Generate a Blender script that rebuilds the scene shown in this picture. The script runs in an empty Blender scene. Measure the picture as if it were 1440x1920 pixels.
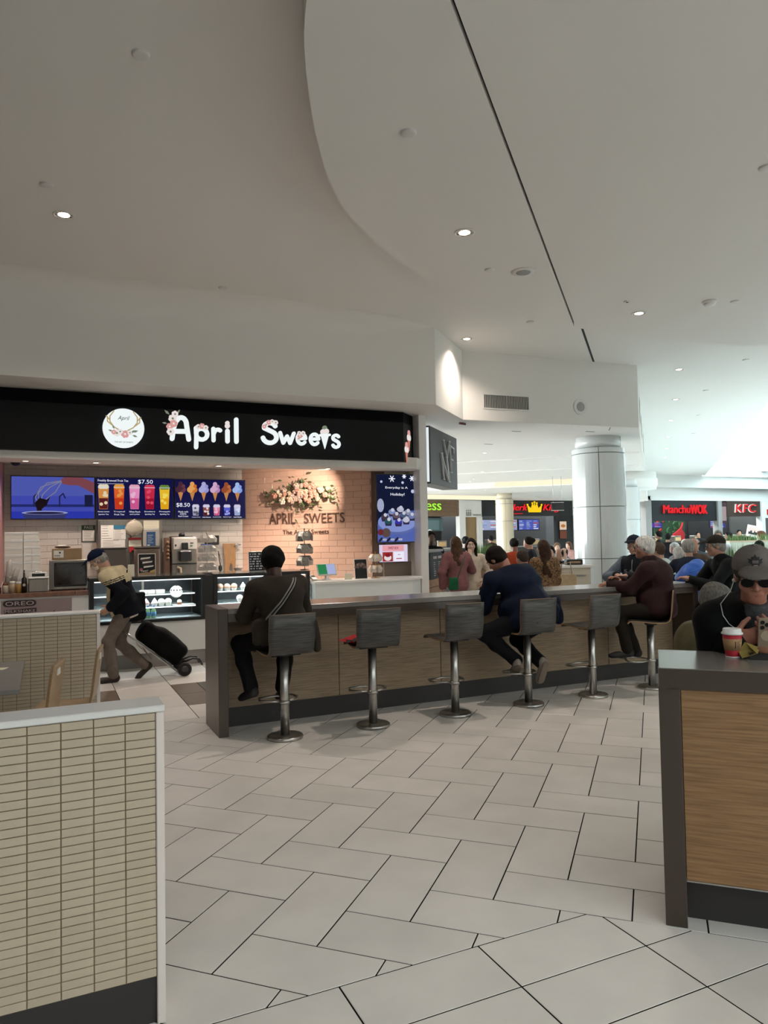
import bpy, bmesh, math, random
import numpy as np
from mathutils import Matrix, Vector
random.seed(7)
C = bpy.context.scene.collection
SC = bpy.context.scene
PI = math.pi
# ---------------------------------------------------------------- camera
cam = bpy.data.cameras.new('camera'); cam.sensor_fit = 'VERTICAL'; cam.sensor_height = 36.0
cam.lens = 36.0 * 1368.36 / 1920.0; cam.clip_start = 0.05; cam.clip_end = 300
camo = bpy.data.objects.new('camera', cam); C.objects.link(camo)
camo.location = (0, 0, 1.65)
camo.rotation_euler = (Matrix.Rotation(math.radians(-24.81), 3, 'Z') @ Matrix.Rotation(math.radians(92.1483), 3, 'X') @ Matrix.Rotation(math.radians(-1.0449), 3, 'Z')).to_euler()
SC.camera = camo
# ---------------------------------------------------------------- sky, exposure
w = bpy.data.worlds.new('sky'); SC.world = w; w.use_nodes = True
wb = w.node_tree.nodes['Background']; wb.inputs[0].default_value = (0.86, 0.965, 1.0, 1); wb.inputs[1].default_value = 12.5
SC.view_settings.view_transform = 'Standard'; SC.view_settings.look = 'None'
SC.view_settings.exposure = 0.42; SC.view_settings.gamma = 1.0; SC.view_settings.use_curve_mapping = False
SC.cycles.max_bounces = 8; SC.cycles.diffuse_bounces = 4; SC.cycles.sample_clamp_indirect = 4.0
SC.cycles.transparent_max_bounces = 12
def light(kind, loc, power, color=(1, 1, 1), size=0.1, rot=(0, 0, 0), sizey=None, spot=100, blend=0.6, name='lamp_light'):
    l = bpy.data.lights.new(name, kind); l.energy = power; l.color = color
    if kind == 'AREA':
        l.size = size
        if sizey: l.shape = 'RECTANGLE'; l.size_y = sizey
    else: l.shadow_soft_size = size
    if kind == 'SPOT': l.spot_size = math.radians(spot); l.spot_blend = blend
    o = bpy.data.objects.new(name, l); C.objects.link(o); o.location = loc; o.rotation_euler = rot
    return o
def AB(a, b): return ((a + b) * 0.70710678, (b - a) * 0.70710678)
# daylight portal lying on the roof glass of the big skylight
SKY = [AB(2.61, 16.0), AB(2.61, 43.5), AB(12, 53), AB(12, 16.0)]
px, py = AB(7.3, 33.0)
BACK = (-4.0, 15.0, -7.5, -2.4)                                   # unseen roof light added behind the camera to brighten the hall
for (px, py, sx, sy, rz) in ((px, py, 9.4, 37.0, -PI / 4), (5.5, -4.95, 19.0, 5.1, 0)):
    po = light('AREA', (px, py, 6.75), 1.0, size=sx, sizey=sy, rot=(0, 0, rz), name='skylight_portal'); po.data.cycles.is_portal = True
# ---------------------------------------------------------------- materials
def lin(h):
    h = h.lstrip('#'); v = [int(h[i:i + 2], 16) / 255 for i in (0, 2, 4)]
    return tuple(x / 12.92 if x <= 0.04045 else ((x + 0.055) / 1.055) ** 2.4 for x in v) + (1,)
MATS = {}
def mat(name, col, rough=0.6, metal=0.0, var=0.0, scale=8.0, stretch=None, bump=0.0, bscale=40.0, emit=0.0, rnd=0.0, spec=0.5, alpha=1.0, col2=None):
    if name in MATS: return MATS[name]
    m = bpy.data.materials.new(name); m.use_nodes = True; nt = m.node_tree; N = nt.nodes; L = nt.links
    b = N['Principled BSDF']; c = lin(col)
    b.inputs['Base Color'].default_value = c; b.inputs['Roughness'].default_value = rough; b.inputs['Metallic'].default_value = metal
    b.inputs['Specular IOR Level'].default_value = spec
    src = None; tc = None
    def coord(st, sc):
        t = N.new('ShaderNodeTexCoord'); mp = N.new('ShaderNodeMapping'); L.new(t.outputs['Object'], mp.inputs[0])
        s = st or (1, 1, 1); mp.inputs['Scale'].default_value = s
        n = N.new('ShaderNodeTexNoise'); n.inputs['Scale'].default_value = sc; n.inputs['Detail'].default_value = 5; L.new(mp.outputs[0], n.inputs['Vector'])
        return n
    if var > 0 or col2:
        n = coord(stretch, scale); r = N.new('ShaderNodeValToRGB'); L.new(n.outputs['Fac'], r.inputs[0])
        c2 = lin(col2) if col2 else tuple(x * (1 - var) for x in c[:3]) + (1,)
        c1 = c if col2 else tuple(min(1, x * (1 + var * 0.6)) for x in c[:3]) + (1,)
        r.color_ramp.elements[0].position = 0.35; r.color_ramp.elements[1].position = 0.65
        r.color_ramp.elements[0].color = c2; r.color_ramp.elements[1].color = c1; src = r.outputs[0]
    if rnd > 0:
        oi = N.new('ShaderNodeObjectInfo'); mr = N.new('ShaderNodeMapRange'); L.new(oi.outputs['Random'], mr.inputs[0])
        mr.inputs[3].default_value = 1 - rnd; mr.inputs[4].default_value = 1 + rnd * 0.5
        hs = N.new('ShaderNodeHueSaturation'); L.new(mr.outputs[0], hs.inputs['Value'])
        if src: L.new(src, hs.inputs['Color'])
        else: hs.inputs['Color'].default_value = c
        src = hs.outputs[0]
    if src: L.new(src, b.inputs['Base Color'])
    if bump > 0:
        n2 = coord(stretch, bscale); bp = N.new('ShaderNodeBump'); bp.inputs['Strength'].default_value = bump; bp.inputs['Distance'].default_value = 0.01
        L.new(n2.outputs['Fac'], bp.inputs['Height']); L.new(bp.outputs[0], b.inputs['Normal'])
    if emit > 0:
        b.inputs['Emission Color'].default_value = c; b.inputs['Emission Strength'].default_value = emit
        if emit >= 0.5: b.inputs['Base Color'].default_value = (0, 0, 0, 1); b.inputs['Specular IOR Level'].default_value = 0.1
        if src and emit < 0.5: L.new(src, b.inputs['Emission Color'])
    b.inputs['Alpha'].default_value = alpha
    MATS[name] = m; return m
def glow(col, e=1.0): return mat('screen_' + col + '_%g' % e, col, emit=max(e * 0.72, 0.5) if e > .69 else e * .8 if e * .8 > .5 else .5)
def glass(name, tint=(1, 1, 1), refl=0.08):
    if name in MATS: return MATS[name]
    m = bpy.data.materials.new(name); m.use_nodes = True; nt = m.node_tree; N = nt.nodes; L = nt.links
    N.remove(N['Principled BSDF']); t = N.new('ShaderNodeBsdfTransparent'); g = N.new('ShaderNodeBsdfGlossy'); x = N.new('ShaderNodeMixShader')
    t.inputs[0].default_value = tint + (1,); g.inputs[1 if 'Roughness' not in g.inputs else 'Roughness'].default_value = 0.03
    f = N.new('ShaderNodeFresnel'); f.inputs[0].default_value = 1.45
    ge = N.new('ShaderNodeNewGeometry'); mm = N.new('ShaderNodeMath'); mm.operation = 'MULTIPLY'
    L.new(f.outputs[0], mm.inputs[0]); mm.inputs[1].default_value = refl * 8
    L.new(mm.outputs[0], x.inputs[0]); L.new(t.outputs[0], x.inputs[1]); L.new(g.outputs[0], x.inputs[2])
    L.new(x.outputs[0], N['Material Output'].inputs[0]); MATS[name] = m; return m
# ---------------------------------------------------------------- mesh builder
class MB:
    def __init__(s): s.v = []; s.f = []; s.mi = []; s.sm = []; s.mats = []; s.T = Matrix.Identity(4)
    def m(s, mt):
        if mt not in s.mats: s.mats.append(mt)
        return s.mats.index(mt)
    def add(s, vs, fs, mt=None, smooth=False):
        o = len(s.v); i = s.m(mt) if mt else 0
        for p in vs: s.v.append(tuple(s.T @ Vector(p)))
        for f in fs: s.f.append([o + k for k in f]); s.mi.append(i); s.sm.append(smooth)
        return s
    def box(s, x0, x1, y0, y1, z0, z1, mt=None, ch=0.0):
        if ch <= 0:
            return s.add([(x0, y0, z0), (x1, y0, z0), (x1, y1, z0), (x0, y1, z0), (x0, y0, z1), (x1, y0, z1), (x1, y1, z1), (x0, y1, z1)],
                         [(0, 3, 2, 1), (4, 5, 6, 7), (0, 1, 5, 4), (1, 2, 6, 5), (2, 3, 7, 6), (3, 0, 4, 7)], mt)
        c = ch; vs = []; ix = {}
        for a in (0, 1):
            for b in (0, 1):
                for d in (0, 1):
                    X = (x0, x1)[a]; Y = (y0, y1)[b]; Z = (z0, z1)[d]; sx = (1, -1)[a] * c; sy = (1, -1)[b] * c; sz = (1, -1)[d] * c
                    ix[a, b, d] = len(vs); vs += [(X, Y + sy, Z + sz), (X + sx, Y, Z + sz), (X + sx, Y + sy, Z)]
        F = []
        g = lambda a, b, d, k: ix[a, b, d] + k
        F += [[g(0, 0, 0, 0), g(0, 0, 1, 0), g(0, 1, 1, 0), g(0, 1, 0, 0)], [g(1, 0, 0, 0), g(1, 1, 0, 0), g(1, 1, 1, 0), g(1, 0, 1, 0)],
              [g(0, 0, 0, 1), g(1, 0, 0, 1), g(1, 0, 1, 1), g(0, 0, 1, 1)], [g(0, 1, 0, 1), g(0, 1, 1, 1), g(1, 1, 1, 1), g(1, 1, 0, 1)],
              [g(0, 0, 0, 2), g(0, 1, 0, 2), g(1, 1, 0, 2), g(1, 0, 0, 2)], [g(0, 0, 1, 2), g(1, 0, 1, 2), g(1, 1, 1, 2), g(0, 1, 1, 2)]]
        for a in (0, 1):
            for b in (0, 1): F.append([g(a, b, 0, 0), g(a, b, 0, 1), g(a, b, 1, 1), g(a, b, 1, 0)])
            for d in (0, 1): F.append([g(a, 0, d, 0), g(a, 0, d, 2), g(a, 1, d, 2), g(a, 1, d, 0)])
        for b in (0, 1):
            for d in (0, 1): F.append([g(0, b, d, 1), g(0, b, d, 2), g(1, b, d, 2), g(1, b, d, 1)])
        for a in (0, 1):
            for b in (0, 1):
                for d in (0, 1): F.append([g(a, b, d, 0), g(a, b, d, 1), g(a, b, d, 2)])
        s.fix = True
        return s.add(vs, F, mt)
    def prism(s, poly, z0, z1, mt=None, smooth=False):          # polygon in XY, extruded in z
        n = len(poly); vs = [(p[0], p[1], z0) for p in poly] + [(p[0], p[1], z1) for p in poly]
        s.add(vs, [list(range(n))[::-1], list(range(n, 2 * n))] + [(i, (i + 1) % n, n + (i + 1) % n, n + i) for i in range(n)], mt, smooth); s.fix = True; return s
    def plate(s, poly, y0, y1, mt=None):                          # polygon in XZ, extruded in y (y0 = front)
        n = len(poly); vs = [(p[0], y0, p[1]) for p in poly] + [(p[0], y1, p[1]) for p in poly]
        s.add(vs, [list(range(n)), list(range(n, 2 * n))[::-1]] + [(i, n + i, n + (i + 1) % n, (i + 1) % n) for i in range(n)], mt); s.fix = True; return s
    def disc(s, x, z, r, y0, y1, mt=None, n=20, rz=None, a0=0):
        rz = rz or r
        return s.plate([(x + r * math.cos(a0 + 2 * PI * i / n), z + rz * math.sin(a0 + 2 * PI * i / n)) for i in range(n)], y0, y1, mt)
    def lathe(s, prof, n=16, c=(0, 0, 0), mt=None, smooth=True):
        vs = []; fs = []
        for r, z in prof:
            for i in range(n): vs.append((c[0] + r * math.cos(2 * PI * i / n), c[1] + r * math.sin(2 * PI * i / n), c[2] + z))
        for k in range(len(prof) - 1):
            for i in range(n):
                j = (i + 1) % n; fs.append((k * n + i, k * n + j, (k + 1) * n + j, (k + 1) * n + i))
        fs.append(list(range(n))[::-1]); fs.append([(len(prof) - 1) * n + i for i in range(n)])
        return s.add(vs, fs, mt, smooth)
    def tube(s, pts, r, n=8, mt=None, closed=False, flat=1.0):
        P = [Vector(p) for p in pts]; m = len(P); vs = []; fs = []; up = Vector((0, 0, 1))
        R = r if isinstance(r, (list, tuple)) else [r] * m; prev = None
        for i in range(m):
            if closed: t = (P[(i + 1) % m] - P[i - 1])
            else: t = P[min(i + 1, m - 1)] - P[max(i - 1, 0)]
            t = t.normalized() if t.length > 1e-9 else Vector((0, 0, 1))
            if prev is None:
                a = t.cross(up)
                if a.length < 1e-3: a = t.cross(Vector((1, 0, 0)))
                a.normalize()
            else:
                a = prev - t * prev.dot(t); a = a.normalized() if a.length > 1e-6 else t.orthogonal().normalized()
            prev = a; b = t.cross(a)
            for k in range(n):
                th = 2 * PI * k / n; vs.append(tuple(P[i] + a * (R[i] * math.cos(th)) + b * (R[i] * flat * math.sin(th))))
        for i in range(m if closed else m - 1):
            j = (i + 1) % m
            for k in range(n):
                q = (k + 1) % n; fs.append((i * n + k, i * n + q, j * n + q, j * n + k))
        if not closed: fs.append(list(range(n))[::-1]); fs.append([(m - 1) * n + k for k in range(n)])
        return s.add(vs, fs, mt, True)
    def ball(s, c, r, mt=None, nu=10, nv=6, cut=0):
        rx, ry, rz = r if isinstance(r, (tuple, list)) else (r, r, r); vs = []; fs = []
        for j in range(nv + 1):
            th = PI * j / nv
            if cut and j > nv * cut: th = PI * cut
            for i in range(nu): vs.append((c[0] + rx * math.sin(th) * math.cos(2 * PI * i / nu), c[1] + ry * math.sin(th) * math.sin(2 * PI * i / nu), c[2] + rz * math.cos(th)))
        for j in range(nv):
            for i in range(nu):
                k = (i + 1) % nu; fs.append((j * nu + i, (j + 1) * nu + i, (j + 1) * nu + k, j * nu + k))
        return s.add(vs, fs, mt, True)
    def stroke(s, pts, wd, y0, y1, mt=None):                      # flat rounded stroke in XZ
        for i in range(len(pts) - 1):
            (x0, z0), (x1, z1) = pts[i], pts[i + 1]; a = math.atan2(z1 - z0, x1 - x0); r = wd / 2; poly = []
            for k in range(7): t = a - PI / 2 + PI * k / 6; poly.append((x1 + r * math.cos(t), z1 + r * math.sin(t)))
            for k in range(7): t = a + PI / 2 + PI * k / 6; poly.append((x0 + r * math.cos(t), z0 + r * math.sin(t)))
            s.plate(poly, y0 - 0.00005 * i, y1, mt)
        return s
    def mesh(s, name, mt=None):
        me = bpy.data.meshes.new(name); me.from_pydata(s.v, [], s.f)
        if not s.mats: s.mats = [mt] if mt else []
        elif mt and s.mats[0] is None: s.mats[0] = mt
        for q in s.mats: me.materials.append(q)
        me.polygons.foreach_set('material_index', s.mi); me.polygons.foreach_set('use_smooth', s.sm)
        bm = bmesh.new(); bm.from_mesh(me); bmesh.ops.remove_doubles(bm, verts=bm.verts, dist=1e-6)
        if getattr(s, 'fix', False): bmesh.ops.recalc_face_normals(bm, faces=bm.faces)
        bm.to_mesh(me); bm.free()
        return me
    def build(s, name, mt=None, parent=None):
        o = bpy.data.objects.new(name, s.mesh(name, mt)); C.objects.link(o)
        if parent: o.parent = parent
        return o
def obj(name, me, parent=None, loc=None, rot=None):
    o = bpy.data.objects.new(name, me); C.objects.link(o)
    if parent: o.parent = parent
    if loc: o.location = loc
    if rot: o.rotation_euler = rot
    return o
def thing(name, label, cat, loc=(0, 0, 0), rz=0, group=None):
    o = bpy.data.objects.new(name, None); C.objects.link(o); o.location = loc; o.rotation_euler = (0, 0, rz); o.empty_display_size = 0.1
    return tag(o, label, cat, group)
def tag(o, label, cat, group=None, kind=None):
    if label: o['label'] = label
    if cat: o['category'] = cat
    if group: o['group'] = group
    if kind: o['kind'] = kind
    return o
def struct(o): o['kind'] = 'structure'; return o
def stuff(o): o['kind'] = 'stuff'; return o
def dup(root, loc, rz=None, label=None, group=None):
    r = root.copy(); C.objects.link(r); r.location = loc
    if rz is not None: r.rotation_euler = (0, 0, rz)
    if label: r['label'] = label
    if group: r['group'] = group
    for ch in list(root.children):
        c = ch.copy(); C.objects.link(c); c.parent = r
        for g in list(ch.children): d = g.copy(); C.objects.link(d); d.parent = c
    return r
TXT = {}
def textmesh(s, w, h, depth, mt, shear=0.0):
    """letters facing -Y, lower left at the origin, fitted to w x h"""
    cu = bpy.data.curves.new('lettering', 'FONT'); cu.body = s; cu.extrude = 0.02; cu.resolution_u = 3; cu.shear = shear
    o = bpy.data.objects.new('lettering', cu); C.objects.link(o); dg = bpy.context.evaluated_depsgraph_get(); dg.update()
    me = bpy.data.meshes.new_from_object(o.evaluated_get(dg)); C.objects.unlink(o); bpy.data.objects.remove(o)
    n = len(me.vertices); co = np.empty(n * 3); me.vertices.foreach_get('co', co); co = co.reshape(-1, 3)
    lo = co.min(0); hi = co.max(0); q = (co - lo) / np.maximum(hi - lo, 1e-9)
    co2 = np.stack([q[:, 0] * w, -q[:, 2] * depth, q[:, 1] * h], 1); me.vertices.foreach_set('co', co2.ravel())
    me.materials.clear(); me.materials.append(mt); me.name = 'lettering'; me.update(); return me
def text(s, x, y, z, w, h, mt, parent, depth=0.004, name='lettering', shear=0.0):
    return obj(name, textmesh(s, w, h, depth, mt, shear), parent, (x, y, z))
def clip(poly, px, py, nx, ny):                                   # keep the side with (p-q).n >= 0
    out = []
    for i in range(len(poly)):
        a = poly[i]; b = poly[(i + 1) % len(poly)]; da = (a[0] - px) * nx + (a[1] - py) * ny; db = (b[0] - px) * nx + (b[1] - py) * ny
        if da >= 0: out.append(a)
        if (da > 0) != (db > 0) and abs(da - db) > 1e-12:
            t = da / (da - db); out.append((a[0] + (b[0] - a[0]) * t, a[1] + (b[1] - a[1]) * t))
    return out
def area(p): return abs(sum(p[i][0] * p[(i + 1) % len(p)][1] - p[(i + 1) % len(p)][0] * p[i][1] for i in range(len(p)))) / 2 if len(p) > 2 else 0
# palette
WHITE = mat('white_paint', '#e6e2dd', 0.75, bump=0.03, bscale=3)
WALLW = mat('wall_paint', '#e2dfda', 0.75)
TILE = mat('porcelain_tile', '#ddd7d1', 0.3, var=0.06, scale=3, rnd=0.06, bump=0.02, bscale=25)
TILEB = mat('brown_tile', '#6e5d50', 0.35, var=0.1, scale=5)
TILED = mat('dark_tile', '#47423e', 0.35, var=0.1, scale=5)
GROUT = mat('dark_grout', '#14100f', 0.9, spec=0.1)
GREYTOP = mat('grey_quartz', '#76716d', 0.22, var=0.05, scale=60)
BROWNST = mat('brown_quartz', '#43372f', 0.28, var=0.06, scale=80)
WOODP = mat('oak_laminate', '#9c866c', 0.5, stretch=(1, 1, 22), scale=5, col2='#7d6a53', bump=0.02, bscale=12)
WOODR = mat('warm_oak_laminate', '#9a7650', 0.45, stretch=(1, 1, 30), scale=4, col2='#7b5a39', bump=0.02, bscale=12)
PLINTH = mat('dark_plinth', '#2b2827', 0.5)
STEEL = mat('brushed_steel', '#b5b3b0', 0.28, 1.0, stretch=(1, 1, 12), var=0.1, scale=20)
DSTEEL = mat('dark_steel', '#3a3836', 0.35, 1.0)
STAIN = mat('stainless_sheet', '#8d857d', 0.35, 0.9, stretch=(14, 1, 1), var=0.08, scale=6)
ZEBRA = mat('striped_grey_laminate', '#514f4d', 0.4, stretch=(1.2, 1.2, 26), scale=4.5, col2='#272625')
PLYEDGE = mat('plywood_edge', '#8a6c4c', 0.5, stretch=(1, 1, 40), var=0.3, scale=5)
BLACK = mat('black_satin', '#0c0c0d', 0.4)
BLACKM = mat('black_matte', '#101011', 0.7)
CHAR = mat('charcoal_panel', '#26292b', 0.45)
WPLAS = mat('white_plastic', '#e2e0dd', 0.35)
WLAM = mat('white_laminate', '#d9d8d5', 0.3)
GREYL = mat('grey_laminate', '#8b8784', 0.5)
PLY = mat('plywood_face', '#a48b6b', 0.4, stretch=(1, 1, 12), var=0.15, scale=6)
CREAMT = mat('cream_mosaic', '#bbac97', 0.22, var=0.05, scale=9, rnd=0.05)
CREAMG = mat('tan_grout', '#85765f', 0.9)
SUBWAY = mat('white_subway_tile', '#c4bbb2', 0.18, rnd=0.04)
SUBG = mat('pale_grout', '#9a928a', 0.9)
PINKT = mat('blush_subway_tile', '#cfa994', 0.25, rnd=0.04)
PINKG = mat('blush_grout', '#a98775', 0.9)
PAPER = mat('white_paper', '#e6e1da', 0.8)
CARDB = mat('cardboard', '#9b7e5e', 0.8, var=0.08, scale=10)
GOLD = mat('brass', '#b08a4e', 0.3, 1.0)
GREEN = mat('leaf_green', '#4f6b3a', 0.6, var=0.3, scale=20)
LEAF = mat('olive_leaf', '#5b5a3c', 0.6, var=0.3, scale=20)
CLEAR = glass('clear_glass', (0.97, 1.0, 0.99), 0.05)
WRAP = mat('clear_wrapping', '#d6d0c8', 0.12, alpha=0.75, bump=0.6, bscale=30)
FOIL = mat('silver_foil', '#b9b6b0', 0.22, 0.85, bump=0.5, bscale=35)
LAMPW = mat('lamp_warm', '#ffe0c4', emit=6.0)
LAMPN = mat('lamp_neutral', '#fff0e0', emit=5.0)
LAMPC = mat('lamp_led', '#f2faff', emit=1.6)
COVE = mat('cove_glow', '#fff3d2', emit=.8)
# ================================================================ SETTING
# ---- floor
fl = struct(MB().box(-12, 44, -9, 34, -0.2, -0.0016, GROUT).build('floor'))
U, OX, OY, J = 0.3005, 0.639, 0.1337, 0.0065
def q2w(a, b): return ((a - b) * 0.70710678, (a + b) * 0.70710678)
Q0B, YB, YT = OX + 9 * U, 2.592, 7.05
def tmesh(mb, polys, mt, top=0.0):
    for p in polys:
        if area(p) < 0.0015: continue
        n = len(p); cx = sum(a for a, b in p) / n; cy = sum(b for a, b in p) / n
        ins = [(x + (cx - x) * 0.006, y + (cy - y) * 0.006) for x, y in p]
        vs = [(x, y, -0.005) for x, y in p] + [(x, y, top - 0.0015) for x, y in p] + [(x, y, top) for x, y in ins]
        fs = [[i, (i + 1) % n, n + (i + 1) % n, n + i] for i in range(n)] + [[n + i, n + (i + 1) % n, 2 * n + (i + 1) % n, 2 * n + i] for i in range(n)] + [list(range(2 * n, 3 * n))]
        mb.add(vs, fs, mt)
tiles = []
for i in range(-2, 46):
    for j in range(-24, 34):
        s = (i + j) % 4
        if s == 1: a0, a1, b0, b1 = i, i + 1, j, j + 2
        elif s == 3: a0, a1, b0, b1 = i, i + 2, j, j + 1
        else: continue
        a0, a1, b0, b1 = OX + a0 * U + J / 2, OX + a1 * U - J / 2, OY + b0 * U + J / 2, OY + b1 * U - J / 2
        P = [q2w(a0, b0), q2w(a1, b0), q2w(a1, b1), q2w(a0, b1)]
        cx, cy = q2w((a0 + a1) / 2, (b0 + b1) / 2)
        if not (-1.5 < cx < 12 and 1.0 < cy < 7.4): continue
        if a0 >= Q0B - 0.01: ps = [P]
        else:
            ps = [clip(P, 0, YB + J / 2, 0, 1)]
            if a1 > Q0B: ps.append(clip(clip(P, *q2w(Q0B, 0), 0.7071, 0.7071), 0, YB + J / 2, 0, -1))
        ps = [clip(p, 0, YT, 0, -1) for p in ps if len(p) > 2]
        ps = [p for p in ps if len(p) > 2 and area(p) > 0.0015]
        if ps:
            vis = -0.2 < cx < 7.3 and cy < 6.75
            tiles.append((vis, math.hypot(cx, cy), ps, TILE))
nb = len(tiles)
for i in range(-4, 9):                                            # long tiles of the front strip, stack bonded
    for j in range(-14, 1):
        x0 = 0.98 + i * 0.602 + J / 2; x1 = x0 + 0.602 - J; y1 = YB + j * 0.3 - J / 2; y0 = y1 - 0.3 + J
        P = [(x0, y0), (x1, y0), (x1, y1), (x0, y1)]; P = clip(P, *q2w(Q0B - J / 2, 0), -0.7071, -0.7071)
        if len(P) > 2 and area(P) > 0.0015: tiles.append((0.3 < x0 < 3 and y1 > 1.2, math.hypot(x0, y0), [P], TILE))
for i in range(-6, 9):                                            # walkway between the long counter and the shop
    for j in range(0, 9):
        x0 = 1.302 + (i - 4) * 0.6 + J / 2; x1 = x0 + 0.6 - J; y0 = YT + 0.005 + j * 0.6; y1 = y0 + 0.6 - J
        if y1 > 10.7: continue
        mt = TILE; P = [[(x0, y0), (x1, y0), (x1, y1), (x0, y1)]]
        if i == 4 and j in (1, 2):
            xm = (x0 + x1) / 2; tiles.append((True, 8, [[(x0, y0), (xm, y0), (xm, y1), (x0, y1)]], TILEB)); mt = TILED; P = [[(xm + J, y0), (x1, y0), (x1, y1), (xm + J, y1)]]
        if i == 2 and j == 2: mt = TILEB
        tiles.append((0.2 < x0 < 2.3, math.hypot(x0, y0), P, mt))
tiles.sort(key=lambda t: (not t[0], t[1]))
rest = MB()
for k, (v, d, ps, mt) in enumerate(tiles):
    if v and k < 298:
        mb = MB(); tmesh(mb, ps, mt); mb.build('tile', None, fl)
    else: tmesh(rest, ps, mt)
for i in range(-18, 70):                                          # the rest of the mall floor
    for j in range(0, 40):
        x0 = -10 + i * 0.602; y0 = 10.655 + j * 0.602
        if i < -2: continue
        tmesh(rest, [[(x0, y0), (x0 + 0.598, y0), (x0 + 0.598, y0 + 0.598), (x0, y0 + 0.598)]], TILE)
for i in range(0, 52):
    for j in range(0, 32):
        x0 = 4.2 + i * 0.602; y0 = 10.655 - (j + 1) * 0.602
        if (x0 < 12.0 and 0.9 < y0 < 7.03) or (x0 < 6.7 and y0 < 7.03): continue
        tmesh(rest, [[(x0, y0), (x0 + 0.598, y0), (x0 + 0.598, y0 + 0.598), (x0, y0 + 0.598)]], TILE)
stuff(rest.build('tile_field', None, fl))
# ---- ceilings
ZC, ZD, ZS = 4.83, 4.53, 3.65
def sheet(poly, z, mt, th=0.12):
    mb = MB(); mb.prism(poly, z, z + th, mt); return mb
RQ = AB(2.61, 14.41); NQ = AB(12, 16.0); FA = (10.056, 10.321)
farb = AB(-0.19, 41.1); fars = AB(2.61, 43.9)
mb = MB()
X0, X1, Y0, Y1 = BACK
mb.prism([(-9, Y0), (18, Y0), (18, -8), (-9, -8)], ZC, ZC + 0.12, WHITE); mb.prism([(-9, Y0), (X0, Y0), (X0, Y1), (-9, Y1)], ZC, ZC + 0.12, WHITE); mb.prism([(X1, Y0), (18, Y0), (18, Y1), (X1, Y1)], ZC, ZC + 0.12, WHITE)
mb.prism([(-9, 9.52), (-9, Y1), (18, Y1), (18, NQ[1]), NQ, SKY[0], RQ, FA, (6.4, 10.585), (5.29, 9.52)], ZC, ZC + 0.12, WHITE)
mb.prism([FA, RQ, fars, farb], ZC, ZC + 0.12, WHITE)
mb.prism([SKY[3], (18, NQ[1]), (44, 20), (44, 30), (38.5, 29.25), SKY[2]], ZC, ZC + 0.12, WHITE)
# coved front of the bulkhead above the shop: ceiling rolls down into the wall
NS, ST = 10, [(-9, .4), (2.5, .4), (3.4, .36), (4.2, .27), (4.8, .16), (5.1, .08), (5.29, .01)]
vs = []; fs = []
for x, r in ST:
    for k in range(NS + 1): t = k * PI / 2 / NS; vs.append((x, 9.52 - r + r * math.sin(t), ZC + .001 - r + r * math.cos(t)))
    vs.append((x, 9.52, ZS))
n = NS + 2
for a in range(len(ST) - 1):
    for k in range(n - 1): q = a * n + k; fs.append((q, q + 1, q + n + 1, q + n))
mb.add(vs, fs, WHITE, True)
ceil = struct(mb.build('ceiling'))
# the return walls, the vent wall and the long beam, with the low soffit under them
def wallseg(p, q, z0, z1, th, mt, mb):
    dx, dy = q[0] - p[0], q[1] - p[1]; l = math.hypot(dx, dy); nx, ny = -dy / l * th, dx / l * th
    mb.prism([p, q, (q[0] + nx, q[1] + ny), (p[0] + nx, p[1] + ny)], z0, z1, mt)
mb = MB(); wallseg((5.29, 9.52), (6.4, 10.585), ZS + .003, ZC, 0.15, WALLW, mb); mb.prism([(4.6, 9.6), (5.29, 9.52), (5.29, 9.9), (4.6, 9.9)], ZS + .003, ZC, WALLW); struct(mb.build('wall_return'))
mb = MB(); wallseg((6.4, 10.585), FA, ZS + .003, ZC, 0.2, WALLW, mb); struct(mb.build('wall_vent'))
mb = MB(); wallseg(FA, farb, ZS + .003, ZC, 0.3, WALLW, mb); beam = struct(mb.build('trim_1'))
sb = MB()
for k, b in enumerate((16.0, 18.0, 21.0, 24.5)):
    x, y = AB(-0.185, b); x1, y1 = AB(-0.185, b + 1.5); n = 0.006
    sb.prism([(x, y), (x1, y1), (x1 - n, y1 + n), (x - n, y + n)], ZS + 0.35, ZS + 0.8, BLACKM)
sb = None
low = MB(); low.prism([(-9, 9.53), (5.28, 9.53), (6.39, 10.595), (10.05, 10.33), (farb[0] - .02, farb[1] + .02), (-1, 33), (-1, 13), (-9, 13)], ZS, ZS + 0.1, WHITE)
for b, z in ((18.6, 0.03), (22.0, 0.03)):                         # shallow steps across the low ceiling
    p, q = AB(-6, b), AB(-0.25, b); low.prism([p, q, (q[0] + .2, q[1] + .2), (p[0] + .2, p[1] + .2)], ZS - z, ZS + 0.01, WHITE)
p, q = AB(-9, 26.1), AB(-0.2, 26.1); low.prism([p, q, farb, (8, 33)], 3.43, ZS + 0.01, WHITE)
struct(low.build('ceiling_low'))
cv = MB(); p, q = AB(-5.3, 26.05), AB(-0.5, 26.05); cv.prism([p, q, (q[0] + .03, q[1] + .03), (p[0] + .03, p[1] + .03)], 3.47, 3.63, COVE)
tag(cv.build('cove_light'), 'long cream light cove across the low ceiling behind the big white column', 'cove light')
cv = MB(); cv.prism([(13.2, 26.0), (18.3, 26.6), (18.3, 26.66), (13.2, 26.06)], 3.26, 3.43, COVE)
tag(cv.build('cove_light'), 'yellowish light cove above the green lit shop sign', 'cove light')
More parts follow.
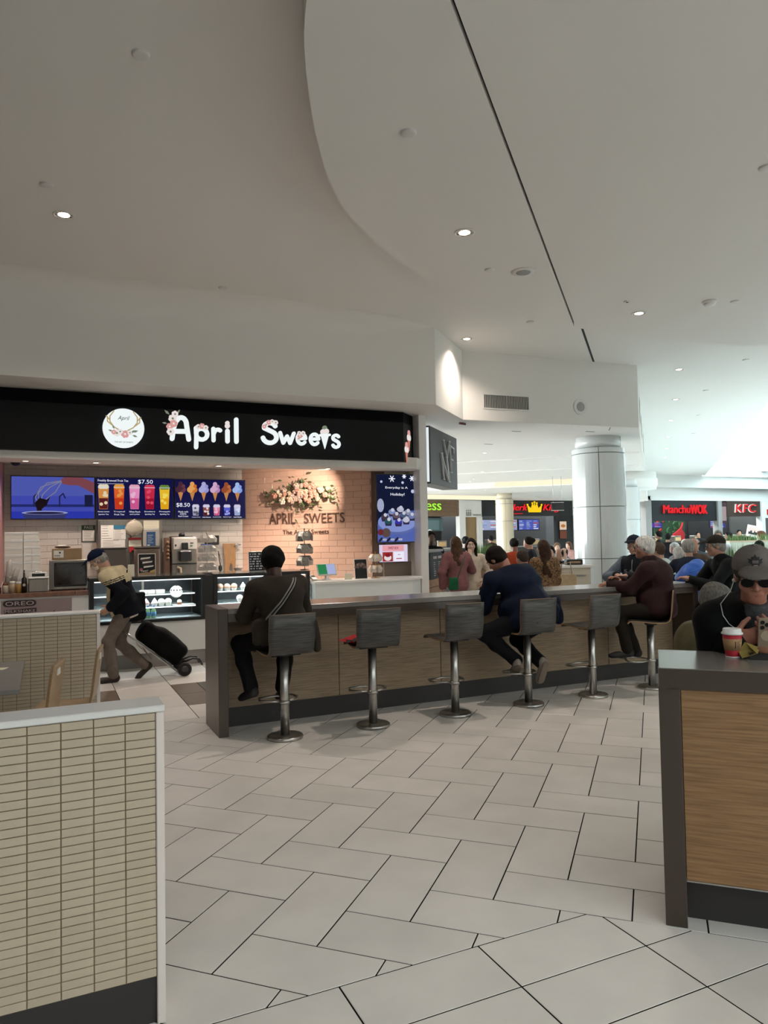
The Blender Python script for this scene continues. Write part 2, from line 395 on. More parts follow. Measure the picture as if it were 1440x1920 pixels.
# ---- lower curved ceiling panel with its slot
import itertools
ctrl = [(2.6, -1.6), (1.2, -1.0), (0.85, 0.5), (1.03, 2.4), (1.249, 3.55), (1.462, 4.188), (1.835, 4.983), (2.298, 5.731), (2.85, 6.296), (3.411, 6.76), (4.124, 7.18), (4.804, 7.487), (5.817, 7.80), (6.629, 7.94), (7.903, 8.02), (9.058, 7.909), (10.117, 7.637), (11.6, 6.9), (12.9, 5.6), (13.6, 3.6), (13.7, 0), (12.6, -1.6)]
def catmull(P, n=5):
    out = []
    for i in range(len(P) - 1):
        p0 = P[max(i - 1, 0)]; p1 = P[i]; p2 = P[i + 1]; p3 = P[min(i + 2, len(P) - 1)]
        for k in range(n):
            t = k / n; out.append(tuple(0.5 * (2 * p1[c] + (p2[c] - p0[c]) * t + (2 * p0[c] - 5 * p1[c] + 4 * p2[c] - p3[c]) * t * t + (3 * p1[c] - p0[c] - 3 * p2[c] + p3[c]) * t ** 3) for c in range(len(p1))))
    return out + [P[-1]]
edge = catmull(ctrl)
SA = -0.925; HW = 0.011                                           # the slot runs along one 45 degree line
L1 = clip(edge, *AB(SA - HW, 0), -0.7071, 0.7071); L2 = clip(edge, *AB(SA + HW, 0), 0.7071, -0.7071)
mb = MB(); mb.prism(L1, ZD, ZC - 0.02, WHITE); mb.prism(L2, ZD, ZC - 0.02, WHITE)
low_panel = struct(mb.build('ceiling_curved'))
mb = MB(); p, q = AB(SA, -4), AB(SA, 10.2); mb.prism([(p[0] - .008, p[1] + .008), (q[0] - .008, q[1] + .008), (q[0] + .008, q[1] - .008), (p[0] + .008, p[1] - .008)], ZD + 0.05, ZD + 0.08, BLACKM)
p, q = AB(SA, 10.4), AB(SA, 13.85); mb.prism([(p[0] - .012, p[1] + .012), (q[0] - .012, q[1] + .012), (q[0] + .012, q[1] - .012), (p[0] + .012, p[1] - .012)], ZC - 0.004, ZC + 0.01, BLACKM)
struct(mb.build('trim_2'))
# ---- skylight
sky = thing('window_1', 'long roof light over the seating hall', 'window'); del sky['category']; struct(sky)
mb = MB()
for i in range(4):
    p, q = SKY[i], SKY[(i + 1) % 4]; wallseg(q, p, ZC, 6.7, 0.15, WHITE, mb)
mb.build('light_well', None, sky)
b = 19.0
while b < 50:
    mb = MB(); p, q = AB(2.6, b), AB(12.02, b); wallseg(p, q, 5.15, 6.65, 0.28, WHITE, mb); mb.build('cross_beam', None, sky); b += 4.6
PANE = glass('tinted_roof_glass', (0.54, 0.68, 0.73), 0.05); PANE2 = glass('roof_glass', (0.48, 0.475, 0.465), 0.05)
for i in range(6):
    for k in range(3, 16):
        a0, a1 = 2.61 + i * 1.565 + .03, 2.61 + (i + 1) * 1.565 - .03; b0, b1 = 9 + k * 2.75 + .03, 9 + (k + 1) * 2.75 - .03
        P = [AB(a0, b0), AB(a1, b0), AB(a1, b1), AB(a0, b1)]
        if P[3][1] < 41: MB().add([(x, y, 6.68) for x, y in P], [(0, 1, 2, 3)], PANE).build('pane', None, sky)
mb = MB()
for i in range(1, 6): p, q = AB(2.61 + i * 1.565, 16), AB(2.61 + i * 1.565, 53); wallseg(p, q, 6.6, 6.7, 0.06, WHITE, mb)
for k in range(3, 16): p, q = AB(2.61, 9 + k * 2.75), AB(12, 9 + k * 2.75); wallseg(p, q, 6.6, 6.7, 0.06, WHITE, mb)
stuff(mb.build('glazing_bars', None, sky))
sk2 = struct(thing('window_added', 'added roof light behind the camera that brightens the hall', 'window')); del sk2['category']  # added opening out of view, lets in extra daylight on the near hall
mb = MB(); X0, X1, Y0, Y1 = BACK
for p, q in (((X0, Y0), (X1, Y0)), ((X1, Y0), (X1, Y1)), ((X1, Y1), (X0, Y1)), ((X0, Y1), (X0, Y0))): wallseg(q, p, ZC, 6.7, 0.15, WHITE, mb)
mb.build('light_well', None, sk2)
for k in range(8):
    a, b = X0 + (X1 - X0) * k / 8, X0 + (X1 - X0) * (k + 1) / 8; MB().add([(a, Y0, 6.68), (b, Y0, 6.68), (b, Y1, 6.68), (a, Y1, 6.68)], [(0, 1, 2, 3)], PANE2).build('pane', None, sk2)
# ---- outer walls of the hall out of the picture
struct(MB().box(-9.3, -9, -8, 13, 0, ZC, WALLW).build('wall_left'))
struct(MB().box(-9, 44, -8.3, -8, 0, ZC, WALLW).build('wall_behind'))
struct(MB().box(44, 44.3, -8, 34, 0, ZC, WALLW).build('wall_right'))
cr = MB(); cr.prism([(18, -8), (44, -8), (44, 20), (18, NQ[1])], ZC, ZC + 0.1, WHITE); struct(cr.build('ceiling_right'))
# ---- far wall above the shops
mb = MB(); mb.box(28.8, 44, 28.95, 29.8, 4.16, ZC, WALLW); mb.box(28.8, 44, 29.3, 29.8, 3.47, 4.16, WALLW); mb.box(12, 29.2, 29.3, 29.8, 3.40, 3.7, WALLW)
mb.box(12, 44, 32.8, 33, 0, ZC, BLACKM); struct(mb.build('wall_far'))
# ---- columns: tiled drums with joint rings
def column(cx, cy, r, ztop, body0, joints, mt=WPLAS):
    t = thing('column', None, None, (cx, cy, 0)); struct(t)
    MB().lathe([(r * 0.86, body0), (r * 0.86, ztop)], 40, mt=mt).build('neck', None, t)
    zs = [0.0] + joints + [body0]
    for a, b in zip(zs[:-1], zs[1:]):
        for k in range(4):
            a0 = 2 * PI * k / 4 + COLROT + .012; a1 = 2 * PI * (k + 1) / 4 + COLROT - .012; n = 12
            out = [(r * math.cos(a0 + (a1 - a0) * i / n), r * math.sin(a0 + (a1 - a0) * i / n)) for i in range(n + 1)]
            inn = [(x * 0.94, y * 0.94) for x, y in out][::-1]
            p = MB(); p.prism(out + inn, a + .008, b - .008, mt); p.build('panel', None, t)
    MB().lathe([(r * 0.955, 0), (r * 0.955, body0)], 32, mt=mat('column_joint', '#8d9294', 0.6)).build('core', None, t)
    return t
GLAZE = mat('glazed_white_panel', '#d4d6d4', 0.12)
COLROT = -2.27
column(10.27, 11.70, 0.525, ZS, 3.41, [1.19, 2.226, 3.30], GLAZE)
column(15.65, 16.75, 0.44, 3.3, 3.06, [1.15, 2.1], GLAZE)
column(20.3, 21.6, 0.44, 3.5, 3.06, [1.15, 2.1], GLAZE)
COLROT = -2.05
column(16.95, 24.95, 0.36, 3.43, 3.2, [1.1, 2.3, 3.0], mat('cream_column_panel', '#cdbfa6', 0.15))
dr = MB(); dr.lathe([(1.0, 3.12), (1.0, 3.2), (1.04, 3.24), (1.04, 3.45), (1.0, 3.47), (1.0, 3.66)], 40, (17.15, 18.35, 0), WHITE); struct(dr.build('trim_3'))
# ================================================================ THE SWEET SHOP
YW = 12.6
def tilewall(name, loc, rz, W, z0, z1, tw, th, mt, gm, depth=0.14, run=True, jx=0.004):
    o = MB().box(0, W, 0.006, depth, z0, z1, gm).build(name); o.location = loc; o.rotation_euler = (0, 0, rz); struct(o); cache = {}
    z = z0; r = 0
    while z < z1 - 0.02:
        h = min(th, z1 - z); x = -(tw / 2 if run and r % 2 else 0)
        while x < W - 0.01:
            a, b = max(x, 0) + jx / 2, min(x + tw, W) - jx / 2
            if b - a > 0.02:
                key = (round(b - a, 3), round(h, 3))
                if key not in cache: cache[key] = MB().box(0, b - a, 0, 0.008, 0, h - jx, mt, 0.0015).mesh('tile')
                obj('tile', cache[key], o, (a, 0, z + jx / 2))
            x += tw
        z += th; r += 1
    return o
tilewall('wall_back', (-0.6, YW, 0), 0, 3.7, 0.95, 2.91, 0.3, 0.1, SUBWAY, SUBG)
PK = (3.1, 12.6)
pw = tilewall('wall_blush', (PK[0], PK[1], 0), -PI / 4, 2.42, 0.95, 2.91, 0.3, 0.1, PINKT, PINKG)
cf = MB(); cf.prism([(3.05, 12.62), (3.13, 12.59), (3.6, 12.7), (3.6, 12.9), (3.05, 12.9)], 0, 2.91, PINKG); struct(cf.build('trim_8'))
rb = MB(); rb.box(-0.75, -0.6, 10.3, 12.75, 0, 2.91, mat('rose_streaked_panel', '#b98a86', 0.5, stretch=(10, 10, 0.6), scale=6, col2='#8c5a58')); struct(rb.build('wall_side'))
mb = MB(); mb.prism([(4.82, 10.88), (4.99, 10.76), (4.99, 11.2), (4.9, 11.2)], 0, 2.91, mat('brown_panel', '#5d4a40', 0.4)); struct(mb.build('trim_4'))
struct(MB().box(4.99, 5.44, 10.76, 10.95, 1.28, 2.91, mat('taupe_wall', '#b5a594', 0.6)).build('wall_taupe'))
struct(MB().box(4.95, 5.44, 10.74, 10.9, 0, 1.28, mat('taupe_dado', '#7d6d60', 0.5)).build('trim_5'))
mb = MB(); mb.prism([(-0.75, 10.75), (5.6, 10.75), (5.6, 11.3), (3.0, 12.75), (-0.75, 12.75)], 2.91, 3.0, WALLW); mb.prism([(-0.75, 10.2), (5.3, 10.2), (5.6, 10.5), (5.6, 10.75), (-0.75, 10.75)], 2.755, 2.93, WALLW); struct(mb.build('ceiling_shop'))
struct(MB().box(5.44, 5.58, 10.38, 10.62, 0, ZS, WPLAS, 0.008).build('trim_6'))
struct(MB().box(5.44, 5.55, 10.62, 10.88, 0, ZS, WALLW).build('wall_party'))
struct(MB().box(-9, -0.75, 10.3, 10.5, 0, ZS, WALLW).build('wall_shopfront'))
# ---- black sign band
sg = thing('shop_sign', 'long black shop sign with white flowered April Sweets lettering', 'sign', (0, 10.25, 0))
mb = MB(); mb.prism([(-6, 0), (5.1, 0), (5.42, 0.3), (5.42, 0.5), (-6, 0.5)], 2.76, ZS - 0.002, mat('sign_black', '#050506', 0.7, spec=0.1)); mb.build('black_band', None, sg)
mb = MB(); mb.prism([(-6, -0.14), (5.03, -0.14), (5.3, 0.12), (5.3, 0.2), (-6, 0.2)], 2.85, 3.46, mat('sign_panel', '#0f1112', 0.6, spec=0.2)); mb.build('sign_panel', None, sg)
SL = glow('f4fbfb', 1.0); PET = glow('f7ece8', 0.9); PNK = glow('e9a9a4', 0.85); GRN = glow('8f9f86', 0.7); TAN = glow('c9b37c', 0.8)
yf = -0.14
def arc(cx, cz, rx, rz, a0, a1, n=12): return [(cx + rx * math.cos(math.radians(a0 + (a1 - a0) * i / n)), cz + rz * math.sin(math.radians(a0 + (a1 - a0) * i / n))) for i in range(n + 1)]
def letter(strokes, x, z, wd, h, lw, name='letter'):
    mb = MB()
    for k, s in enumerate(strokes): mb.stroke([(x + a * wd, z + b * h) for a, b in s], lw, yf - 0.03 - 0.0004 * k, yf, SL)
    return mb.build(name, None, sg)
LA = [[(0, 0), (.08, .45), (.25, .85)], arc(.55, .68, .3, .3, 150, 0), [(.85, .68), (.98, .0)], [(.1, .34), (.9, .36)]]
LP = [[(.05, .85), (.08, .3), (.05, -.55)], arc(.5, .42, .45, .4, 170, -160)]
LR = [[(.08, .85), (.1, 0)], arc(.62, .38, .5, .42, 160, 60)]
LI = [[(.5, .85), (.5, 0)]]
LS = [arc(.52, .76, .42, .22, 20, 190, 10) + arc(.5, .3, .5, .28, 90, -170, 12)[1:]]
LW_ = [[(0, .85), (.22, .05), (.5, .6), (.72, .05), (1, .85)]]
LE = [[(.1, .42), (.9, .46)] , arc(.5, .42, .42, .4, 5, 320)]
LSs = [arc(.52, .66, .4, .2, 30, 210, 8) + arc(.5, .22, .42, .22, 80, -160, 8)[1:]]
letter(LA, 1.535, 3.06, .225, .30, .062)
letter(LP, 1.845, 3.06, .17, .19, .056); letter(LR, 2.08, 3.06, .12, .19, .054); letter(LI, 2.24, 3.055, .09, .17, .06); letter([[(.5, 1), (.5, 0)]], 2.375, 3.055, .07, .31, .06)
letter(LS, 2.79, 3.05, .20, .30, .062); letter(LW_, 3.045, 3.055, .205, .18, .052); letter(LE, 3.29, 3.055, .15, .19, .048); letter(LE, 3.49, 3.055, .15, .19, .048); letter(LSs, 3.84, 3.03, .12, .21, .046)
mb = MB(); mb.plate([(3.665, 3.2), (3.725, 3.0), (3.785, 3.2)], yf - .03, yf, SL); mb.stroke([(3.655, 3.2), (3.8, 3.21)], .035, yf - .035, yf, SL)
for x, z, r in ((3.70, 3.25, .04), (3.75, 3.26, .04), (3.725, 3.31, .035)): mb.disc(x, z, r, yf - .03 - r * .1, yf, GRN if r < .036 else PET, 12)
mb.build('letter', None, sg)
mb = MB()
for x, z, r in ((2.285, 3.27, .035), (2.285, 3.31, .03)): mb.disc(x, z, r, yf - .03, yf, PET, 12)
mb.build('cupcake_dot', None, sg)
def flower(mb, x, z, r, y0, m1, m2):
    for k in range(6):
        t = 2 * PI * k / 6 + x * 7; mb.disc(x + r * .55 * math.cos(t), z + r * .55 * math.sin(t), r * .5, y0 - .0006 * k, y0 + .006, m1, 9)
    mb.disc(x, z, r * .3, y0 - .005, y0 + .006, m2, 8)
def posy(name, fl, parent, y0, lv=()):
    for x, z, a, l in lv: pass
    mb = MB()
    for x, z, a, l in lv:
        dx, dz = l * math.cos(a), l * math.sin(a); mb.plate([(x, z), (x + dx * .5 - dz * .2, z + dz * .5 + dx * .2), (x + dx, z + dz), (x + dx * .5 + dz * .2, z + dz * .5 - dx * .2)], y0 + .002, y0 + .006, GRN)
    for k, (x, z, r) in enumerate(fl): flower(mb, x, z, r, y0 - .003 * k, PNK if k % 3 == 1 else PET, GRN if k % 3 != 1 else PET)
    return mb.build(name, None, parent)
posy('flower_spray', [(1.54, 3.33, .055), (1.50, 3.22, .045), (1.51, 3.15, .05), (1.57, 3.39, .045), (1.55, 3.26, .05)], sg, yf - .045, [(1.5, 3.38, 2.4, .09), (1.6, 3.4, 1.0, .07), (1.47, 3.26, 3.0, .07)])
posy('flower_spray', [(1.88, 3.235, .035), (1.93, 3.245, .04), (1.98, 3.225, .035)], sg, yf - .045)
posy('flower_spray', [(2.83, 3.31, .035), (2.87, 3.345, .035), (2.92, 3.36, .03), (2.97, 3.345, .035), (2.80, 3.28, .03)], sg, yf - .045)
posy('flower_spray', [(3.31, 3.13, .03), (3.33, 3.17, .035), (3.38, 3.21, .035), (3.32, 3.21, .03)], sg, yf - .045)
lg = MB(); lg.disc(0.915, 3.17, .258, yf - .05, yf, SL, 48); lgo = lg.build('round_logo', None, sg)
mb = MB()
for sx in (-1, 1):
    mb = MB()
    for s in ([(0.05, -.03), (.12, .01), (.17, .08), (.17, .15), (.12, .22)], [(.14, .03), (.2, .08), (.2, .14)], [(.17, .1), (.215, .15)]):
        mb.stroke([(0.915 + sx * a, 3.17 + b) for a, b in s], .014, yf - .053, yf - .05, TAN)
    mb.build('antler', None, lgo)
posy('flower_band', [(.83, 3.10, .045), (.93, 3.09, .05), (.87, 3.12, .035), (.99, 3.11, .03), (.79, 3.11, .03)], lgo, yf - .056, [(.78, 3.12, 2.8, .06), (1.02, 3.12, .3, .08), (1.0, 3.1, .8, .07), (.8, 3.15, 2.0, .06), (1.02, 3.08, -.3, .07)])
DK = mat('sign_ink', '#30383a', 0.6)
text('April', .84, yf - .052, 3.26, .15, .07, DK, lgo, .003, shear=.35); text('THE ART OF SWEETS', .80, yf - .052, 2.975, .23, .018, mat('sign_ink_pale', '#6f7f80', 0.6), lgo, .003)
ic = MB(); ic.T = Matrix.Translation((5.03, -.14, 0)) @ Matrix.Rotation(math.radians(44), 4, 'Z'); yf = 0
for x, z in ((.24, 3.22), (.12, 3.02)):
    ic.plate([(x - .05, z), (x, z - .18), (x + .05, z)], -.012, 0, glow('d98c7a', .8))
    for dx, dz, r in ((-.03, .03, .05), (.03, .03, .05), (0, .1, .05)): ic.disc(x + dx, z + dz, r, -.014, 0, PET if dz < .1 else PNK, 12)
ic.build('ice_cream_picture', None, sg)
# ---- menu screens
def screen(name, x0, x1, z0, z1, y, bg, label, e=0.55, group=None):
    t = thing(name, label, 'screen', (x0, y, z0), 0, group)
    MB().box(0, x1 - x0, 0, 0.06, 0, z1 - z0, BLACK, 0.004).build('bezel', None, t)
    MB().box(.012, x1 - x0 - .012, -.002, 0.01, .012, z1 - z0 - .012, glow(bg, e)).build('display_panel', None, t)
    return t
SW = glow('f2f4ff', 1.0)
t1 = screen('menu_screen', -.501, .693, 2.055, 2.723, 12.4, '4a55c8', 'wide screen showing a whisk lifted from a bowl, leftmost of the three')
mb = MB(); mb.box(.012, 1.18, -.004, 0, .36, .655, glow('5a66c8', .7)); mb.box(.012, 1.18, -.004, 0, .012, .12, glow('2f3ec0', .7)); mb.box(.012, 1.18, -.004, 0, .19, .23, glow('26307a', .6)); mb.build('kitchen_picture', None, t1)
mb = MB()
for s in ([(.72, .6), (.5, .56), (.38, .4), (.4, .24)], [(.72, .6), (.55, .5), (.44, .38), (.41, .24)], [(.72, .6), (.42, .5), (.34, .34), (.39, .22)], [(.72, .6), (.62, .42), (.5, .32), (.42, .24)]): mb.stroke(s, .014, -.008, -.003, glow('8d8fb0', .7))
mb.plate([(.33, .25), (.4, .33), (.5, .3), (.55, .36), (.5, .22), (.43, .16), (.43, .06), (.36, .06), (.36, .16)], -.01, -.003, glow('1b1018', .6)); mb.build('whisk_picture', None, t1)
mb = MB(); mb.plate([(.7, .62), (.72, .55), (.82, .53), (.95, .53), (1.18, .40), (1.18, .58), (1.0, .655), (.75, .655)], -.012, -.003, glow('8e4e58', .7)); mb.build('hand_picture', None, t1)
mb = MB(); mb.plate([(.15, .1), (.2, .012), (.75, .012), (.8, .1)], -.010, -.003, glow('3a3f78', .7)); mb.disc(.475, .1, .325, -.013, -.003, glow('9aa2d8', .8), 28, .03); mb.disc(.475, .095, .27, -.015, -.003, glow('2a2550', .7), 28, .02); mb.build('bowl_picture', None, t1)
mb = MB()
for x in (.32, .68): mb = MB(); x > .5 or None; mb.stroke([(x, .2), (x, .35), (x + .05, .4), (x + .08, .33)], .02, -.006, -.003, glow('23285c', .6)); (x < .5) and mb.build('tap_picture', None, t1)
mb.build('tap_picture', None, t1)
MB().box(1.04, 1.16, -.006, -.003, .2, .38, glow('1c2248', .6)).build('kettle_picture', None, t1)
NAVY = '161650'
t2 = screen('menu_screen', .703, 1.906, 2.052, 2.722, 12.4, NAVY, 'wide screen listing five fruit teas at 7.50, middle of the three')
text('Freshly Brewed Fruit Tea', .03, -.003, .59, .46, .045, SW, t2); mb = MB(); mb.box(.03, .42, -.004, 0, .565, .569, SW); mb.build('rule', None, t2)
text('$7.50', .64, -.003, .565, .23, .075, SW, t2)
def cup(x, z, h, wt, wb, c1, c2, c3, par, top):
    mb = MB(); mb.plate([(x - wb, z), (x + wb, z), (x + wt, z + h), (x - wt, z + h)], -.006, -.002, glow(c1, .9)); mb.plate([(x - wb * .95, z + .005), (x + wb * .95, z + .005), (x + (wt + wb) * .48, z + h * .5), (x - (wt + wb) * .48, z + h * .5)], -.007, -.002, glow(c2, .9))
    R = random.Random(int(x * 1000))
    for k in range(5): mb.disc(x + R.uniform(-.7, .7) * wb, z + h * R.uniform(.15, .85), wb * .42, -.009 - .0004 * k, -.002, glow(c3, .9), 10)
    if top: [mb.disc(x + d, z + h + .01, wt * .5, -.008, -.002, glow(top, .9), 10) for d in (-wt * .5, 0, wt * .5)]
    mb.stroke([(x - wt, z + h), (x + wt, z + h)], .008, -.011, -.002, glow('d8dcf0', .9)); return mb.build('drink_picture', None, par)
for k, (c1, c2, c3, tp) in enumerate((('d8924a', '5a1c20', 'e8d8b0', 'e8e0c8'), ('e0602a', 'c8381c', 'e89a4a', 'e8a040'), ('e890c0', 'd05890', 'f0b8d8', 'e8a8c0'), ('c82848', 'a01030', 'e05068', 'd83a58'), ('f0c030', 'e8a818', 'f8e060', '6a8a3a'))):
    cup(.115 + k * .235, .16, .35, .08, .062, c1, c2, c3, t2, tp)
for k, (s1, s2) in enumerate((('Honey Lemon', 'Jasmine Tea'), ('Tropical', 'Fruit Tea'), ('White Peach', 'and Lychee'), ('Strawberry', 'Sparkling Tea'), ('Pineapple', 'Sparkling Tea'))):
    text(s1, .03 + k * .235, -.003, .105, .17, .026, SW, t2); text(s2, .04 + k * .235, -.003, .062, .15, .026, SW, t2)
t3 = screen('menu_screen', 1.916, 3.113, 2.047, 2.718, 12.4, NAVY, 'wide screen of ice cream cones and 8.50 shakes, rightmost of the three')
for k, (c1, c2) in enumerate((('4a2a38', '6a3a48'), ('e8a860', 'd07830'), ('b0b0e0', '9a9ad8'), ('d8b0d0', 'b88ab8'), ('9a5030', 'c07040'), ('a8c0f0', '88a8e8'))):
    x = .1 + k * .19; mb = MB(); mb.plate([(x - .05, .47), (x, .30), (x + .05, .47)], -.006, -.002, glow('c88850', .9))
    for dx, dz, r in ((-.035, .49, .05), (.035, .49, .05), (0, .53, .052), (0, .59, .036), (.045, .55, .03)): mb.disc(x + dx, dz, r, -.008 - dz * .005, -.002, glow(c1 if dx <= 0 else c2, .9), 12)
    mb.build('cone_picture', None, t3)
text('$8.50', .03, -.003, .195, .22, .075, SW, t3)
for k, s in enumerate(('Made with', '100%', 'Real Cream')): text(s, .06 + .03 * (k == 1), -.003, .11 - k * .037, .16 - .06 * (k == 1), .026, SW, t3)
for k, (c1, c2, c3) in enumerate((('c8c8d8', 'a0a0b8', '5a5a68'), ('8a4a48', '501818', 'e8d8d0'), ('e888a8', 'd05888', 'f0c0d0'), ('5a60d0', '28208a', 'a0a8f0'), ('c0c8e8', 'a0b0d8', 'e0e4f8'))):
    cup(.345 + k * .175, .06, .15, .055, .045, c1, c2, c3, t3, 'd8d0e8')
for k, s in enumerate(('Creamy Oreo', 'Coffee Mochaccino', 'Strawberry Shake', 'Blueberry Yogurt', 'Vanilla Milkshake')): text(s, .28 + k * .175, -.003, .022, .14, .018, SW, t3)
# ---- portrait screen + small pink screen
t4 = screen('promotion_screen', 4.77, 5.49, 1.595, 2.70, 10.6, '141c3c', 'tall portrait screen reading Everyday is A Holiday with cupcakes', .5)
text('Everyday is A', .16, -.003, .86, .40, .045, SW, t4); text('Holiday!', .25, -.003, .745, .25, .055, SW, t4)
mb = MB()
for x, z, r in ((.28, 1.03, .05), (.64, 1.04, .04), (.5, 1.07, .03)):
    for k in range(3): a = k * PI / 3; mb.stroke([(x - r * math.cos(a), z - r * math.sin(a)), (x + r * math.cos(a), z + r * math.sin(a))], .014, -.006, -.002, SW)
for x, z, r in ((.09, .98, .02), (.47, .97, .022), (.65, .83, .03)): mb.disc(x, z, r, -.006, -.002, glow('c8d0f0', .9), 12)
mb.build('snowflake_picture', None, t4)
mb = MB(); mb.plate([(.012, .012), (.708, .012), (.708, .52), (.4, .5), (.012, .3)], -.004, -.002, glow('5c70c0', .75)); mb.disc(.36, .33, .34, -.007, -.002, glow('8f9fe0', .8), 30, .16); mb.disc(.36, .30, .34, -.0065, -.002, glow('6a7ac0', .7), 30, .17); mb.build('cake_stand_picture', None, t4)
mb = MB(); R = random.Random(4)
for k, (x, z, c) in enumerate(((.14, .40, '4a3a48'), (.27, .48, '8a98c8'), (.42, .52, 'c8c8e0'), (.55, .47, '98a0b8'), (.62, .41, '7a88b8'), (.2, .33, '2a5a5a'), (.38, .32, '3a38b0'), (.52, .35, 'd0d0e8'), (.34, .42, '6a5a68'), (.47, .43, '506080'))):
    mb.plate([(x - .05, z - .06), (x + .05, z - .06), (x + .065, z), (x - .065, z)], -.008 - k * .0004, -.002, glow('3a3450', .6)); mb.disc(x, z + .015, .062, -.009 - k * .0004, -.002, glow(c, .8), 14, .045); mb.disc(x + .01, z + .045, .03, -.010 - k * .0004, -.002, glow('d8d8ec', .8), 10)
mb.build('cupcake_picture', None, t4)
MB().disc(.16, .16, .075, -.009, -.002, glow('6a5450', .7), 18).build('bauble_picture', None, t4); MB().disc(.06, .17, .05, -.012, -.002, glow('7a3038', .7), 14).build('bauble_picture', None, t4); MB().disc(.07, .6, .06, -.006, -.002, glow('b0b8d8', .8), 12, .11).build('tree_picture', None, t4); mb = MB()
for k in range(6): mb.stroke([(.04 + k * .07, .03 + .02 * (k % 2)), (.08 + k * .07, .07 - .02 * (k % 2))], .035, -.01, -.002, glow('c0c4e0' if k % 2 else '28244a', .7))
mb.build('napkin_picture', None, t4)
t5 = screen('tablet_screen', 4.80, 5.33, 1.275, 1.575, 10.62, 'e8dcf6', 'small landscape screen with pink banner under the portrait screen', .85)
mb = MB(); mb.box(.07, .45, -.004, 0, .185, .28, glow('f2a8b0', .9)); mb.build('banner_picture', None, t5); text('SWEET BOX', .17, -.005, .215, .18, .04, glow('a04058', .8), t5)
mb = MB(); mb.box(.07, .25, -.004, 0, .02, .17, glow('a83a30', .8)); mb.disc(.16, .08, .065, -.006, -.002, glow('f0e0e4', .9), 16, .05); mb.disc(.16, .12, .05, -.008, -.002, glow('902030', .8), 14, .03); mb.build('cake_picture', None, t5)
mb = MB(); mb.box(.27, .45, -.004, 0, .02, .17, glow('f4f0ff', .95)); mb.box(.31, .41, -.006, 0, .055, .07, glow('c0587a', .8)); mb.box(.34, .38, -.006, 0, .12, .13, glow('9a8ab0', .8)); mb.build('price_picture', None, t5)
# ---- wall lettering and flower garland on the blush wall
wl = thing('wall_lettering', 'brown raised April Sweets letters on the blush tiled wall', 'sign', (PK[0], PK[1], 0), -PI / 4)
LB = mat('bronze_letter', '#5a3f33', 0.45)
text('APRIL', .535, 0, 1.945, .50, .185, LB, wl, .02); text('SWEETS', 1.20, 0, 1.945, .74, .165, LB, wl, .02); text('The Art of Sweets', .79, 0, 1.765, .86, .075, LB, wl, .012)
gl = thing('flower_garland', 'hanging garland of peach and pink flowers on the blush wall', 'garland', (PK[0] + 1.2 * .7071, PK[1] - 1.2 * .7071, 2.455), -PI / 4)
R = random.Random(5); lv = MB()
for k in range(260):
    x = R.gauss(0, .36); x = max(-.72, min(.72, x)); z = R.gauss(0, .12) * (1.3 - abs(x)) + (.03 - .12 * abs(x)); a = R.uniform(0, 2 * PI) if abs(x) < .4 else (R.gauss(0, .8) + (PI if x < 0 else 0)); l = R.uniform(.06, .13); y = -.03 - R.random() * .10
    if R.random() < .25: a = R.gauss(-1.7, .5)
    dx, dz = l * math.cos(a), l * math.sin(a); lv.add([(x, y, z), (x + dx * .5 - dz * .18, y - .02, z + dz * .5 + dx * .18), (x + dx, y - .01, z + dz), (x + dx * .5 + dz * .18, y - .02, z + dz * .5 - dx * .18)], [(0, 1, 2, 3)], LEAF if k % 3 else GREEN)
stuff(lv.build('leaves', None, gl))
gl.scale = (.9, .9, .88); FM = {}
for c in ('#d9b79c', '#cf9480', '#e3d3bd', '#c4a596'):
    mb = MB(); mt = mat('petal_' + c, c, 0.7, var=0.15, scale=30)
    for k in range(7): a = 2 * PI * k / 7; mb.ball((.03 * math.cos(a), -.012 if k % 2 else 0, .03 * math.sin(a)), (.024, .02, .024), mt, 6, 4)
    mb.ball((0, -.022, 0), (.022, .02, .022), mt, 6, 4); FM[c] = mb.mesh('flower')
pos = []
for k in range(600):
    x = R.gauss(0, .27); z = R.gauss(.0, .075) - .06 * abs(x)
    if abs(x) < .56 and all((x - a) ** 2 + (z - b) ** 2 > .0042 for a, b in pos): pos.append((x, z))
    if len(pos) > 34: break
for x, z in pos:
    o = obj('flower', FM[R.choice(list(FM) if x < 0.05 else ['#d9b79c', '#cf9480', '#cf9480'])], gl, (x, -.13 - R.random() * .03, z)); s = R.uniform(.8, 1.35); o.scale = (s, s, s)
